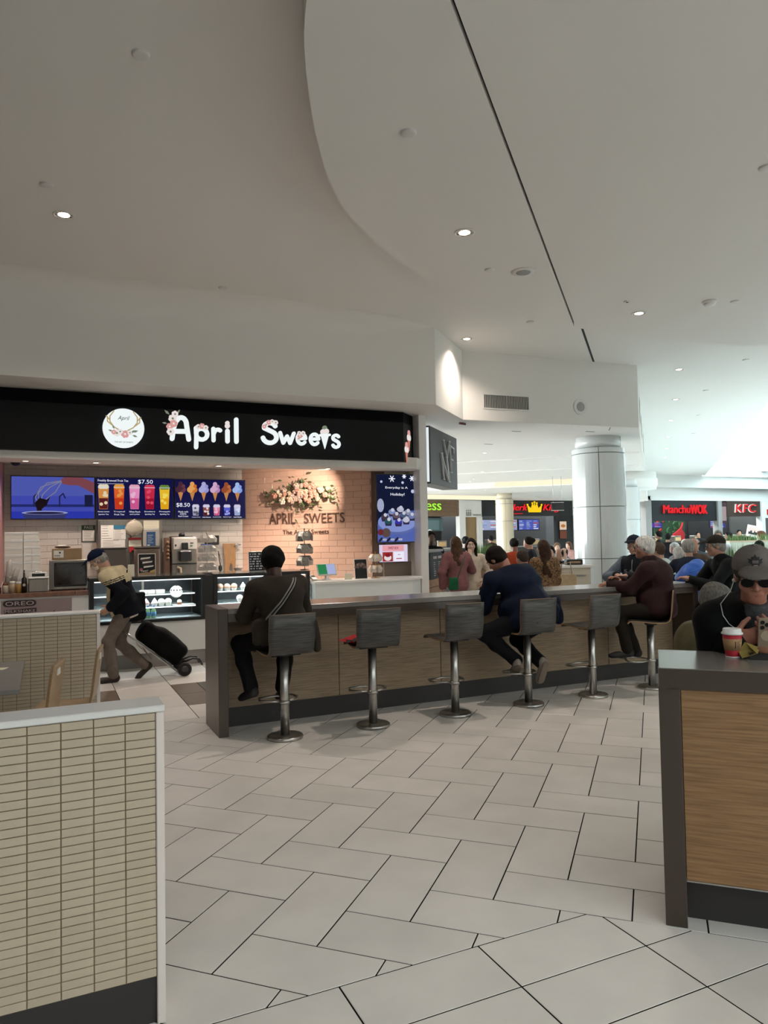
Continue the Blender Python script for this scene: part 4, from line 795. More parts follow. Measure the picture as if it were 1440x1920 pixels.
t = thing('wall_speaker', 'small black speaker box on the white tiles', 'speaker', (2.44, 12.45, 1.61)); MB().box(0, .22, 0, .15, 0, .16, BLACK, .01).build('body', None, t); MB().disc(.14, .08, .055, -.003, 0, CHAR, 18).build('grille', None, t)
t = thing('cutting_board', 'tan board with cut out legs leaning on the white tiles', 'board', (2.74, 12.5, 1.15)); t.rotation_euler = (-.08, 0, 0); mb = MB(); mb.plate([(0, .48), (.22, .48), (.215, .2), (.20, 0), (.165, 0), (.155, .1), (.13, .14), (.105, .1), (.095, 0), (.02, 0), (.03, .15)], 0, .015, mat('board_tan', '#8f6a42', .5, stretch=(8, 1, 1), var=.15)); mb.build('board', None, t)
t = thing('hand_scoop', 'dark hanging scoop beside the tan board', 'scoop', (2.685, 12.5, 1.26)); MB().ball((0, 0, -.05), (.035, .02, .06), CHAR, 10, 8).build('bowl', None, t); MB().tube([(0, 0, 0), (-.02, 0, .12), (-.03, 0, .24)], .008, 6, BLACK).build('handle', None, t)
t = thing('wall_tap', 'small steel wall tap right of the tan board', 'tap', (2.99, 12.56, 1.595)); MB().tube([(-.06, -.06, 0), (0, -.06, 0), (.05, -.06, .01)], .012, 8, STEEL).build('spout', None, t); MB().lathe([(.03, 0), (.03, .02)], 10, (0, -.03, -.01), STEEL).build('rosette', None, t); MB().box(-.01, .01, -.07, -.05, -.03, .035, STEEL).build('lever', None, t)
t = thing('mixing_bowl', 'shallow steel bowl on the worktop beside the price board', 'bowl', (2.87, 12.0, 1.15)); MB().lathe([(.03, 0), (.055, .03), (.075, .07), (.07, .07), (.05, .035), (.01, .012)], 16, mt=STEEL).build('bowl', None, t); MB().lathe([(.078, .066), (.078, .074)], 16, mt=STEEL).build('rim', None, t)
# shop downlights
def downlight(x, y, z, r, label, power=0, color=(1, .86, .74), group='recessed ceiling downlights', rim=WPLAS, glowm=LAMPW, spot=110, depth=.05, cat='downlight'):
    t = thing('downlight', label, cat, (x, y, z), 0, group)
    MB().lathe([(r, 0), (r * 1.12, -.004), (r * 1.12, -.008), (r * .95, -.008), (r * .93, 0)], 24, mt=rim).build('trim_ring', None, t)
    fins = MB()
    for k in range(16): a = 2 * PI * k / 16; fins.add([(r * .93 * math.cos(a), r * .93 * math.sin(a), -.003), (r * .93 * math.cos(a + .25), r * .93 * math.sin(a + .25), -.003), (r * .5 * math.cos(a + .25), r * .5 * math.sin(a + .25), .0 - .0015), (r * .5 * math.cos(a), r * .5 * math.sin(a), -.0015)], [(0, 1, 2, 3)], FOIL if k % 2 else rim)
    fins.build('reflector', None, t); MB().lathe([(r * .62, -.0025), (r * .62, -.004)], 20, mt=glowm).build('lamp', None, t)
    if power: light('SPOT', (x, y, z - .03), power, color, r * .6, spot=spot, blend=.9, name='downlight_light')
    return t
for x, lab in ((.60, 'shop downlight above the left end of the menu screens'), (2.25, 'shop downlight above the right menu screen'), (3.92, 'shop downlight in front of the flower garland'), (-.25, 'shop downlight at the far left corner of the soffit')): downlight(x, 10.5, 2.753, .055, lab, 16, group='downlights in the shop soffit', spot=120)
for x, y, lab in ((.9, 11.6, 'shop ceiling lamp over the steel cabinet'), (2.3, 11.7, 'shop ceiling lamp near the corner of the blush wall'), (-.1, 11.5, 'shop ceiling lamp over the oven'), (3.05, 11.05, 'shop ceiling lamp washing the flower garland')): downlight(x, y, 2.908, .05, lab, 62 if x < 3 else 230, group='ceiling lamps inside the shop', spot=125)
light('SPOT', (3.92, 10.5, 2.70), 110, (1, .84, .7), .03, spot=75, blend=.8, rot=(math.radians(74), 0, 0), name='flower_spot')
t = thing('security_camera', 'dark dome camera in the shop ceiling corner', 'camera', (-.42, 12.0, 2.91)); MB().ball((0, 0, -.02), (.07, .07, .06), BLACK, 12, 8).build('dome', None, t); MB().lathe([(.08, 0), (.08, -.02)], 14, mt=CHAR).build('base', None, t)
# ---- projecting sign of the neighbour
t = thing('blade_sign', 'dark grey box sign with silver NYF letters beside the white post', 'sign', (5.67, 10.43, 2.545), PI / 4)
MB().box(0, 1.74, 0, .3, 0, .95, CHAR, .008).build('body', None, t); MB().box(-.012, .0, .02, .28, .03, .92, glow('eaf4f6', 1.0)).build('lit_edge', None, t)
SLV = mat('silver_letter', '#d5d8d8', .45, .2); mb = MB()
def serif(pts, sr): 
    mb.stroke(pts, .022, -.03, 0, SLV)
    for x, z in sr: mb.stroke([(x - .045, z), (x + .045, z)], .014, -.03, 0, SLV)
serif([(.62, .56), (.74, .12)], [(.62, .56), (.74, .12)]); serif([(.62, .56), (1.02, .12)], []); serif([(1.02, .12), (.95, .52)], [(.95, .52)])
serif([(.76, .80), (.97, .50)], [(.76, .80)]); serif([(1.16, .82), (.97, .50)], [(1.14, .82)]); serif([(.97, .50), (1.10, .10)], [(1.10, .10)])
serif([(1.20, .74), (1.24, .28)], [(1.24, .28)]); serif([(1.18, .75), (1.44, .72)], []); serif([(1.44, .73), (1.44, .64)], []); serif([(1.22, .52), (1.36, .50)], [])
mb.build('lettering', None, t)
# ================================================================ LONG COUNTER
t = thing('bar_counter', 'long eating counter with dark stone top and oak panels', 'counter', (0, 0, 0))
MB().box(1.40, 6.83, 6.24, 6.795, 1.035, 1.08, GREYTOP, .003).build('countertop', None, t); MB().box(1.40, 6.83, 6.241, 6.27, .965, 1.034, BROWNST, .002).build('apron', None, t)
MB().box(1.316, 1.40, 6.238, 6.80, 0, 1.08, BROWNST, .004).build('end_panel', None, t); MB().box(6.83, 6.91, 6.238, 6.80, 0, 1.08, BROWNST, .004).build('end_panel', None, t)
xs = [1.402, 2.53, 3.64, 4.75, 5.83, 6.828]
for a, b in zip(xs[:-1], xs[1:]): MB().box(a + .003, b - .003, 6.56, 6.60, .172, 1.034, WOODP, .002).build('front_panel', None, t)
MB().box(1.402, 6.828, 6.575, 6.74, 0, .17, PLINTH).build('plinth', None, t); MB().box(1.402, 6.828, 6.74, 6.79, .0, 1.034, WOODP).build('rear_panel', None, t); MB().box(1.402, 6.828, 6.602, 6.739, .172, 1.03, BLACKM).build('core', None, t)
# ---- bar stools
def make_stool(label):
    t = thing('bar_stool', label, 'bar stool', (0, 0, 0), 0, 'plywood bar stools along the long counter')
    MB().lathe([(.150, 0), (.150, .022), (.142, .028), (.05, .03)], 36, mt=STEEL).build('base_plate', None, t)
    MB().lathe([(.038, .028), (.038, .69)], 20, mt=STEEL).build('column', None, t)
    MB().box(-.13, .13, -.06, .06, .69, .705, BLACK, .004).build('swivel_plate', None, t)
    pth = [(0, .20), (.03, .28), (.16, .285)]
    fr = MB(); fr.tube([(-.03, .02, .30), (-.15, .10, .30), (-.17, .16, .30), (-.15, .24, .30), (0, .27, .30), (.15, .24, .30), (.17, .16, .30), (.15, .10, .30), (.03, .02, .30)], .010, 8, STEEL); fr.build('footrest', None, t)
    MB().lathe([(.046, .285), (.046, .315)], 16, mt=STEEL).build('collar', None, t)
    # one bent plywood sheet: seat front lip -> seat -> back (profile in y,z), swept across x
    pf = [(.235, .705), (.225, .722), (.20, .732), (.10, .728), (0, .718), (-.10, .716), (-.155, .722), (-.185, .745), (-.197, .785), (-.203, .85), (-.212, .95), (-.222, 1.055)]
    N_ = 9; vs = []; fs = []; ms = []; th = .013
    nor = []
    for k in range(len(pf)):
        a = pf[max(k - 1, 0)]; b = pf[min(k + 1, len(pf) - 1)]; dy, dz = b[0] - a[0], b[1] - a[1]; l = math.hypot(dy, dz); nor.append((-dz / l, dy / l))
    mb = MB(); m1, m2 = ZEBRA, PLYEDGE
    for side in (0, 1):
        for k, (y, z) in enumerate(pf):
            wv = .2 - (.006 if 5 < k < 9 else 0); 
            for i in range(N_):
                x = -wv + 2 * wv * i / (N_ - 1); cv = .018 * (1 - (x / wv) ** 2) if k > 6 else 0; cv *= min(1, (k - 6) / 3)
                vs.append((x, y + nor[k][0] * th * (side - .5) - cv, z + nor[k][1] * th * (side - .5)))
    K = len(pf); o = K * N_; sh = []; ed = []
    for k in range(K - 1):
        for i in range(N_ - 1): a = k * N_ + i; sh.append((a, a + 1, a + N_ + 1, a + N_)); sh.append((o + a, o + a + N_, o + a + N_ + 1, o + a + 1))
        for i in (0, N_ - 1): a = k * N_ + i; ed.append((a, a + N_, o + a + N_, o + a) if i == 0 else (a, o + a, o + a + N_, a + N_))
    for i in range(N_ - 1): ed.append((i, o + i, o + i + 1, i + 1)); a = (K - 1) * N_ + i; ed.append((a, a + 1, o + a + 1, o + a))
    mb.add(vs, sh, m1, True); mb.add(vs, ed, m2, False); mb.fix = True; mb.build('seat_shell', None, t)
    return t
SL_ = ['striped grey bar stool carrying the person in olive brown', 'empty striped bar stool with a red cloth on its seat', 'empty striped bar stool between the red cloth and the man in navy', 'striped bar stool under the man in the navy jacket', 'empty striped bar stool between the navy and maroon jackets', 'striped bar stool under the white haired man in maroon', 'striped bar stool under the man in the dark cap and black jacket']
s0 = make_stool(SL_[0]); SX = [1.815, 2.625, 3.465, 4.295, 5.10, 5.905, 6.73]; SR = [.04, -.12, -.02, -.06, 0.02, .85, .75]
s0.location = (SX[0], 5.985, 0); s0.rotation_euler = (0, 0, SR[0])
for k in range(1, 7): dup(s0, (SX[k], 5.985, 0), SR[k], SL_[k])
t = thing('red_cloth', 'crumpled red and black cloth lying on an empty bar stool', 'cloth', (2.60, 6.03, .737)); mb = MB(); R = random.Random(8)
nx, ny = 11, 9; vs = []
for j in range(ny):
    for i in range(nx): x = -.24 + .30 * i / (nx - 1); y = -.13 + .26 * j / (ny - 1); vs.append((x, y, .012 + .075 * max(0, 1 - abs(x + .05) / .2) * (1 - abs(y) / .2) + R.uniform(0, .02)))
RED = mat('red_cloth_red', '#a3121c', .8); fr_ = [(j * nx + i, j * nx + i + 1, (j + 1) * nx + i + 1, (j + 1) * nx + i) for j in range(ny - 1) for i in range(nx - 1)]
mb.add(vs, [f for k, f in enumerate(fr_) if k % 10 < 7], RED, True); c_ = mb.build('red_side', None, t); mb = MB(); mb.add(vs, [f for k, f in enumerate(fr_) if k % 10 >= 7 or k // 10 < 2], BLACKM, True); mb.v = [(a, b, c + .004) for a, b, c in mb.v]; mb.build('black_side', None, t)
mb = MB(); mb.ball((-.1, 0, .03), (.13, .11, .03), RED, 10, 6); mb.build('inner_fold', None, t)
# ================================================================ HALF WALLS WITH MOSAIC
def halfwall(x0, x1, y0, label, zb, ncols):
    t = thing('half_wall', label, 'half wall', (0, y0, 0)); MB().box(x0, x1 - .006, .006, .144, .157, 1.06, CREAMG).build('core', None, t)
    MB().box(x0, x1 - .004, .012, .14, 0, .155, PLINTH).build('plinth', None, t)
    MB().box(x0, x1 + .008, -.008, .158, 1.062, 1.085, WPLAS, .004).build('cap', None, t); MB().box(x1 - .022, x1 + .006, -.006, .156, 0, 1.061, mat('edge_trim', '#ddd2cc', .3), .003).build('edge_trim', None, t)
    me = MB().box(.0017, .0993, 0, .008, .0013, .0277, CREAMT, .0012).mesh('mosaic_tile'); rest = MB(); n = 0
    x = x1 - .022
    c = 0
    while x - .101 > x0:
        for r in range(31):
            z = 1.06 - (r + 1) * .02905
            if c < ncols and z >= zb: obj('mosaic_tile', me, t, (x - .101, 0, z)); n += 1
            else: rest.box(x - .0993, x - .0017, 0, .008, z + .0013, z + .0277, CREAMT)
        x -= .101; c += 1
    stuff(rest.build('mosaic_field', None, t)); return t
halfwall(-1.3, .366, 2.676, 'near half wall with cream mosaic tiles and shiny white cap', .14, 6)
halfwall(-1.6, .404, 6.70, 'far half wall with pale mosaic tiles behind the plywood chairs', .27, 9)
# ---- plywood chairs and table between them
def make_chair(label):
    t = thing('plywood_chair', label, 'chair', (0, 0, 0), 0, 'plywood chairs between the half walls')
    pf = [(.22, .42), (.21, .445), (.18, .455), (.05, .45), (-.10, .445), (-.16, .455), (-.19, .49), (-.205, .56), (-.222, .70), (-.233, .785), (-.238, .825), (-.245, .87)]; N_ = 11; th = .016; K = len(pf); nor = []
    for k in range(K): a = pf[max(k - 1, 0)]; b = pf[min(k + 1, K - 1)]; dy, dz = b[0] - a[0], b[1] - a[1]; l = math.hypot(dy, dz); nor.append((-dz / l, dy / l))
    vs = []
    for s in (0, 1):
        for k, (y, z) in enumerate(pf):
            wv = .2 - (.02 if k >= K - 1 else 0)
            for i in range(N_): vs.append((-wv + 2 * wv * i / (N_ - 1), y + nor[k][0] * th * (s - .5), z + nor[k][1] * th * (s - .5)))
    o = K * N_; sh = []; ed = []
    for k in range(K - 1):
        for i in range(N_ - 1):
            a = k * N_ + i
            if k == K - 3 and 4 <= i <= 6: ed += [(a, a + 1, o + a + 1, o + a)]; continue
            sh.append((a, a + 1, a + N_ + 1, a + N_)); sh.append((o + a, o + a + N_, o + a + N_ + 1, o + a + 1))
        for i in (0, N_ - 1): a = k * N_ + i; ed.append((a, a + N_, o + a + N_, o + a))
    for i in range(N_ - 1): ed.append((i, o + i, o + i + 1, i + 1)); a = (K - 1) * N_ + i; ed.append((a, a + 1, o + a + 1, o + a))
    mb = MB(); mb.add(vs, sh, PLY, True); mb.add(vs, ed, PLYEDGE, False); mb.fix = True; mb.build('seat_shell', None, t)
    MB().box(-.035, .045, -.25, -.228, .783, .828, WPLAS, .003).build('handle_plate', None, t)
    for x in (-.16, .16):
        MB().tube([(x, .16, .435), (x * 1.1, .2, 0.01)], .011, 8, STEEL).build('leg', None, t); MB().tube([(x, -.13, .435), (x * 1.1, -.21, 0.01)], .011, 8, STEEL).build('leg', None, t)
    MB().box(-.16, .16, -.14, .17, .425, .437, STEEL).build('seat_frame', None, t); return t
c0 = make_chair('plywood chair standing further from the grey table edge'); c0.location = (.125, 6.02, 0); c0.rotation_euler = (0, 0, PI / 2 - .16)
dup(c0, (-.17, 5.45, 0), PI / 2 - .20, 'plywood chair tucked at the grey table')
t = thing('dining_table', 'grey laminate table between the two half walls', 'table', (-.62, 5.85, 0)); MB().box(-.46, .46, -.65, .62, .715, .745, mat('grey_table', '#777472', .35), .004).build('table_top', None, t); MB().lathe([(.25, 0), (.25, .015), (.04, .03), (.04, .715)], 20, mt=STEEL).build('pedestal', None, t)
t = thing('paper_napkin', 'cream paper napkin on the grey table', 'napkin', (-.36, 6.12, .746)); mb = MB(); mb.prism([(-.1, -.06), (.07, -.05), (.10, .03), (-.08, .07)], 0, .003, mat('cream_card', '#e9dfc6')); mb.build('sheet', None, t); MB().box(-.08, 0, -.04, .03, .003, .006, PAPER).build('fold', None, t)
# ================================================================ NEAR RIGHT COUNTER
t = thing('near_counter', 'near eating counter with dark stone frame and warm oak front', 'counter', (2.374, 2.368, 0), -PI / 4)
MB().box(0, 2.6, 0, .53, 1.0, 1.08, GREYTOP, .003).build('countertop', None, t); MB().box(0.0, 2.6, -.002, .02, .992, 1.077, BROWNST).build('apron', None, t)
MB().box(-.002, .084, -.002, .532, 0, 1.0, BROWNST, .003).build('end_panel', None, t); MB().box(.086, 2.6, .008, .04, .196, .99, WOODR, .0015).build('front_panel', None, t)
MB().box(.086, 2.6, .006, .042, .190, .196, STEEL).build('edge_strip', None, t); MB().box(.086, 2.6, .10, .45, 0, .19, PLINTH).build('plinth', None, t); MB().box(.086, 2.6, .25, .28, .19, 1.0, WOODR).build('rear_panel', None, t)
t = thing('coffee_cup', 'red paper coffee cup with white lid and brown sleeve', 'cup', (2.863, 2.40, 1.08)); CR = mat('cup_red', '#b01d2e', .45)
MB().lathe([(.029, .0), (.030, .004), (.042, .106)], 32, mt=CR).build('cup_body', None, t); MB().lathe([(.0305, .0), (.0312, .006)], 32, mt=WPLAS).build('base_rim', None, t)
slv = MB().lathe([(.0352, .034), (.0415, .086)], 32, mt=mat('kraft_sleeve', '#a5815c', .8, var=.08, scale=30)).build('sleeve', None, t); mb = MB(); an = -2.2
for k in range(7):
    a0 = an + .10 * (k % 2) * .3; r0 = .0375 + .0; z = .045 + k * .005
    r = .0352 + (.0063) * (z - .034) / .052 + .0006; pts = [(r * math.cos(-PI / 2 - .35 + i * .08), r * math.sin(-PI / 2 - .35 + i * .08), z) for i in range(7 - (k % 3))]
    mb.tube(pts, .0009, 4, mat('sleeve_ink', '#4a3524', .8))
for i in range(2): a = -PI / 2 - .55 + i * .06; mb.tube([(.0365 * math.cos(a), .0365 * math.sin(a), .045), (.0405 * math.cos(a), .0405 * math.sin(a), .076)], .0012, 4, mat('sleeve_ink', '#4a3524', .8))
mb.build('sleeve_print', None, slv)
MB().lathe([(.0435, .104), (.0462, .106), (.0462, .113), (.041, .116), (.039, .130), (.036, .1325), (.034, .130)], 32, mt=WPLAS).build('lid', None, t); MB().box(-.006, .006, -.034, -.026, .1302, .1325, mat('sip_tab_grey', '#b9b6b2')).build('sip_tab', None, t)  # sip tab is a greyer tone than the lid
# ================================================================ PEOPLE
# bodies and clothes are single continuous surfaces, polygonised from smoothly blended limbs
def surfnet(F, org, h):
    s = F < 0; n = np.array(F.shape) - 1
    cnt = np.zeros(n, np.int8); off = [(a, b, c) for a in (0, 1) for b in (0, 1) for c in (0, 1)]
    for a, b, c in off: cnt += s[a:a + n[0], b:b + n[1], c:c + n[2]]
    act = (cnt > 0) & (cnt < 8); I = np.argwhere(act)
    if len(I) == 0: return np.zeros((0, 3)), []
    idx = -np.ones(n, np.int64); idx[act] = np.arange(len(I)); pos = np.zeros((len(I), 3)); w = np.zeros(len(I))
    g = lambda o: F[I[:, 0] + o[0], I[:, 1] + o[1], I[:, 2] + o[2]]
    for ax in range(3):
        for o in off:
            if o[ax]: continue
            o2 = list(o); o2[ax] = 1; f0 = g(o); f1 = g(o2); m = (f0 < 0) != (f1 < 0); t = np.where(m, f0 / np.where(np.abs(f0 - f1) < 1e-12, 1, f0 - f1), 0)
            p = np.tile(np.array(o, float), (len(I), 1)); p[:, ax] = t; pos += p * m[:, None]; w += m
    V = (I + pos / w[:, None]) * h + org; Q = []
    for ax in range(3):
        sl0 = [slice(1, -1)] * 3; sl0[ax] = slice(0, -1); sl1 = list(sl0); sl1[ax] = slice(1, None)
        a = s[tuple(sl0)]; b = s[tuple(sl1)]; E = np.argwhere(a != b)
        if len(E) == 0: continue
        sg = a[tuple(E.T)]; base = E + 1; base[:, ax] -= 1; u, v = [k for k in range(3) if k != ax]; eu = np.zeros(3, int); eu[u] = 1; ev = np.zeros(3, int); ev[v] = 1
        q = np.stack([idx[tuple((base - eu - ev).T)], idx[tuple((base - ev).T)], idx[tuple(base.T)], idx[tuple((base - eu).T)]], 1)
        fl = sg if ax != 1 else ~sg; q[~fl] = q[~fl][:, ::-1]; Q.append(q)
    return V, np.concatenate(Q)
def A3(p): return np.array(p, float)
def polygonise(ops, h, wr=0.0, wf=22.0, seed=0):
    lo = np.full(3, 1e9); hi = -lo
    for o in ops:
        if o[0] == 'c': r = max(o[3], o[4]); a = np.minimum(o[1], o[2]) - r; b = np.maximum(o[1], o[2]) + r
        elif o[0] in ('e', 'b'): r = max(o[2]) * (1 if o[0] == 'e' else 1.75); a = A3(o[1]) - r; b = A3(o[1]) + r
        else: continue
        lo = np.minimum(lo, a); hi = np.maximum(hi, b)
    lo -= 3 * h; hi += 3 * h; n = np.ceil((hi - lo) / h).astype(int) + 1; F = np.full(n, 1.0, np.float32)
    ax = [lo[k] + np.arange(n[k]) * h for k in range(3)]
    for o in ops:
        t = o[0]
        if t == 'cut':
            N = A3(o[2]); d = (ax[0][:, None, None] - o[1][0]) * N[0] + (ax[1][None, :, None] - o[1][1]) * N[1] + (ax[2][None, None, :] - o[1][2]) * N[2]; F = np.maximum(F, d.astype(np.float32)); continue
        k = o[-1]; sub = t[0] == '-'; t = t[-1]; mg = k + 4 * h
        if t == 'c': r = max(o[3], o[4]); a = np.minimum(o[1], o[2]) - r - mg; b = np.maximum(o[1], o[2]) + r + mg
        else: r = max(o[2]) * (1 if t == 'e' else 1.75); a = A3(o[1]) - r - mg; b = A3(o[1]) + r + mg
        i0 = np.clip(((a - lo) / h).astype(int), 0, n); i1 = np.clip(((b - lo) / h).astype(int) + 2, 0, n)
        if (i1 <= i0).any(): continue
        sl = tuple(slice(i0[q], i1[q]) for q in range(3)); X = ax[0][sl[0]][:, None, None]; Y = ax[1][sl[1]][None, :, None]; Z = ax[2][sl[2]][None, None, :]
        if t == 'c':
            p0 = A3(o[1]); v = A3(o[2]) - p0; L2 = max(v @ v, 1e-9); T = np.clip(((X - p0[0]) * v[0] + (Y - p0[1]) * v[1] + (Z - p0[2]) * v[2]) / L2, 0, 1)
            d = np.sqrt((X - p0[0] - T * v[0]) ** 2 + (Y - p0[1] - T * v[1]) ** 2 + (Z - p0[2] - T * v[2]) ** 2) - (o[3] + (o[4] - o[3]) * T)
        else:
            c = A3(o[1]); R = o[3] if o[3] is not None else np.eye(3); x, y, z = X - c[0], Y - c[1], Z - c[2]
            q = [R[0, i] * x + R[1, i] * y + R[2, i] * z for i in range(3)]; r = o[2]
            if t == 'e':
                k0 = np.sqrt((q[0] / r[0]) ** 2 + (q[1] / r[1]) ** 2 + (q[2] / r[2]) ** 2) + 1e-9; k1 = np.sqrt((q[0] / r[0] ** 2) ** 2 + (q[1] / r[1] ** 2) ** 2 + (q[2] / r[2] ** 2) ** 2) + 1e-9; d = k0 * (k0 - 1) / k1
            else:
                rr = min(r) * .6; q = [np.abs(q[i]) - (r[i] - rr) for i in range(3)]
                d = np.sqrt(np.maximum(q[0], 0) ** 2 + np.maximum(q[1], 0) ** 2 + np.maximum(q[2], 0) ** 2) + np.minimum(np.maximum(np.maximum(q[0], q[1]), q[2]), 0) - rr
        f = F[sl]
        if sub: hh = np.maximum(k - np.abs(f + d), 0) / max(k, 1e-6); F[sl] = np.maximum(f, -d) + hh * hh * k * .25
        else: hh = np.maximum(k - np.abs(f - d), 0) / max(k, 1e-6); F[sl] = np.minimum(f, d) - hh * hh * k * .25
    if wr:
        X = ax[0][:, None, None]; Y = ax[1][None, :, None]; Z = ax[2][None, None, :]; s = seed * 1.7
        F = F + (wr * (np.sin(wf * Z + 3 * np.sin(.4 * wf * X + s) + 2 * np.sin(.33 * wf * Y)) * .6 + np.sin(.7 * wf * (X + Y) + 4 * np.sin(.3 * wf * Z + s)) * .5 + .35 * np.sin(1.7 * wf * (Z - .6 * X) + s))).astype(np.float32)
    return surfnet(F, lo, h)
def netmesh(name, parts, mats, rule=None):
    V = np.concatenate([p[0] for p in parts]); fs = []; o = 0
    for v, q in parts: fs.append(np.asarray(q) + o); o += len(v)
    Q = np.concatenate(fs); me = bpy.data.meshes.new(name); me.from_pydata(V.tolist(), [], Q.tolist())
    for m in mats: me.materials.append(m)
    if rule: C_ = V[Q].mean(1); me.polygons.foreach_set('material_index', np.asarray(rule(C_), np.int32))
    me.polygons.foreach_set('use_smooth', np.ones(len(Q), bool)); me.update(); return me
def ik(a, b, l1, l2, hint):
    a = A3(a); b = A3(b); v = b - a; d = np.linalg.norm(v); d2 = min(d, (l1 + l2) * .999); v = v / max(d, 1e-6); b = a + v * d2
    x = (l1 * l1 - l2 * l2 + d2 * d2) / (2 * d2); y = math.sqrt(max(l1 * l1 - x * x, 0)); h = A3(hint) - v * (A3(hint) @ v); h /= max(np.linalg.norm(h), 1e-6)
    return a + v * x + h * y, b
def rot(ax, deg): return np.array(Matrix.Rotation(math.radians(deg), 3, ax))
def hand_ops(wr_, d, nrm, side, curl, s=1.0, spread=.02, thumb=None):
    """palm, four jointed fingers of different lengths and a thumb from the side of the palm"""
    d = A3(d) / np.linalg.norm(d); nrm = A3(nrm) - d * (A3(nrm) @ d); nrm /= np.linalg.norm(nrm); w = np.cross(nrm, d) * side; w_ = w
    o = []; P = lambda a, b, c: A3(wr_) + (d * a + w_ * b + nrm * c) * s
    R3 = np.stack([w_, d, nrm], 1); o.append(('e', P(.05, 0, 0), (.041 * s, .055 * s, .017 * s), R3, .01)); o.append(('c', P(-.02, 0, 0), P(.03, 0, 0), .025 * s, .024 * s, .02))
    for i, (l, b) in enumerate(((.92, .030), (1.0, .011), (.94, -.010), (.74, -.029))):
        p = P(.088 - abs(b) * .25, b, 0); a = 0; r = (.0098 if i < 3 else .0085) * s; dirs = d + w_ * (b * spread * 25); dirs /= np.linalg.norm(dirs); tot = 0
        for L, c in ((.044, .55), (.027, 1.0), (.021, .7)):
            tot += math.radians(curl) * c; q = p + (dirs * math.cos(tot) + nrm * math.sin(tot)) * L * l * s; o.append(('c', p, q, r, r * .9, .004)); p = q; r *= .92
    t1 = P(.025, .034, .004); th = thumb or (.65, .55, .5); v = d * th[0] + w_ * th[1] + nrm * th[2]; v /= np.linalg.norm(v); q = t1 + v * .045 * s
    o.append(('c', P(.012, .018, 0), t1, .017 * s, .015 * s, .008)); o.append(('c', t1, q, .0135 * s, .011 * s, .005)); v2 = v + d * .5; v2 /= np.linalg.norm(v2); o.append(('c', q, q + v2 * .03 * s, .011 * s, .0085 * s, .004)); return o
CL = {}
def cloth(c, rough=.8): return mat('cloth_' + c, c, rough, var=.15, scale=14, bump=.25, bscale=45, spec=.15)
def skin(c): return mat('skin_' + c, c, .5, var=.08, scale=20)
def hairm(c): return mat('hair_' + c, c, .75, var=.35, scale=18, stretch=(4, 4, 1), bump=.6, bscale=30, spec=.15)
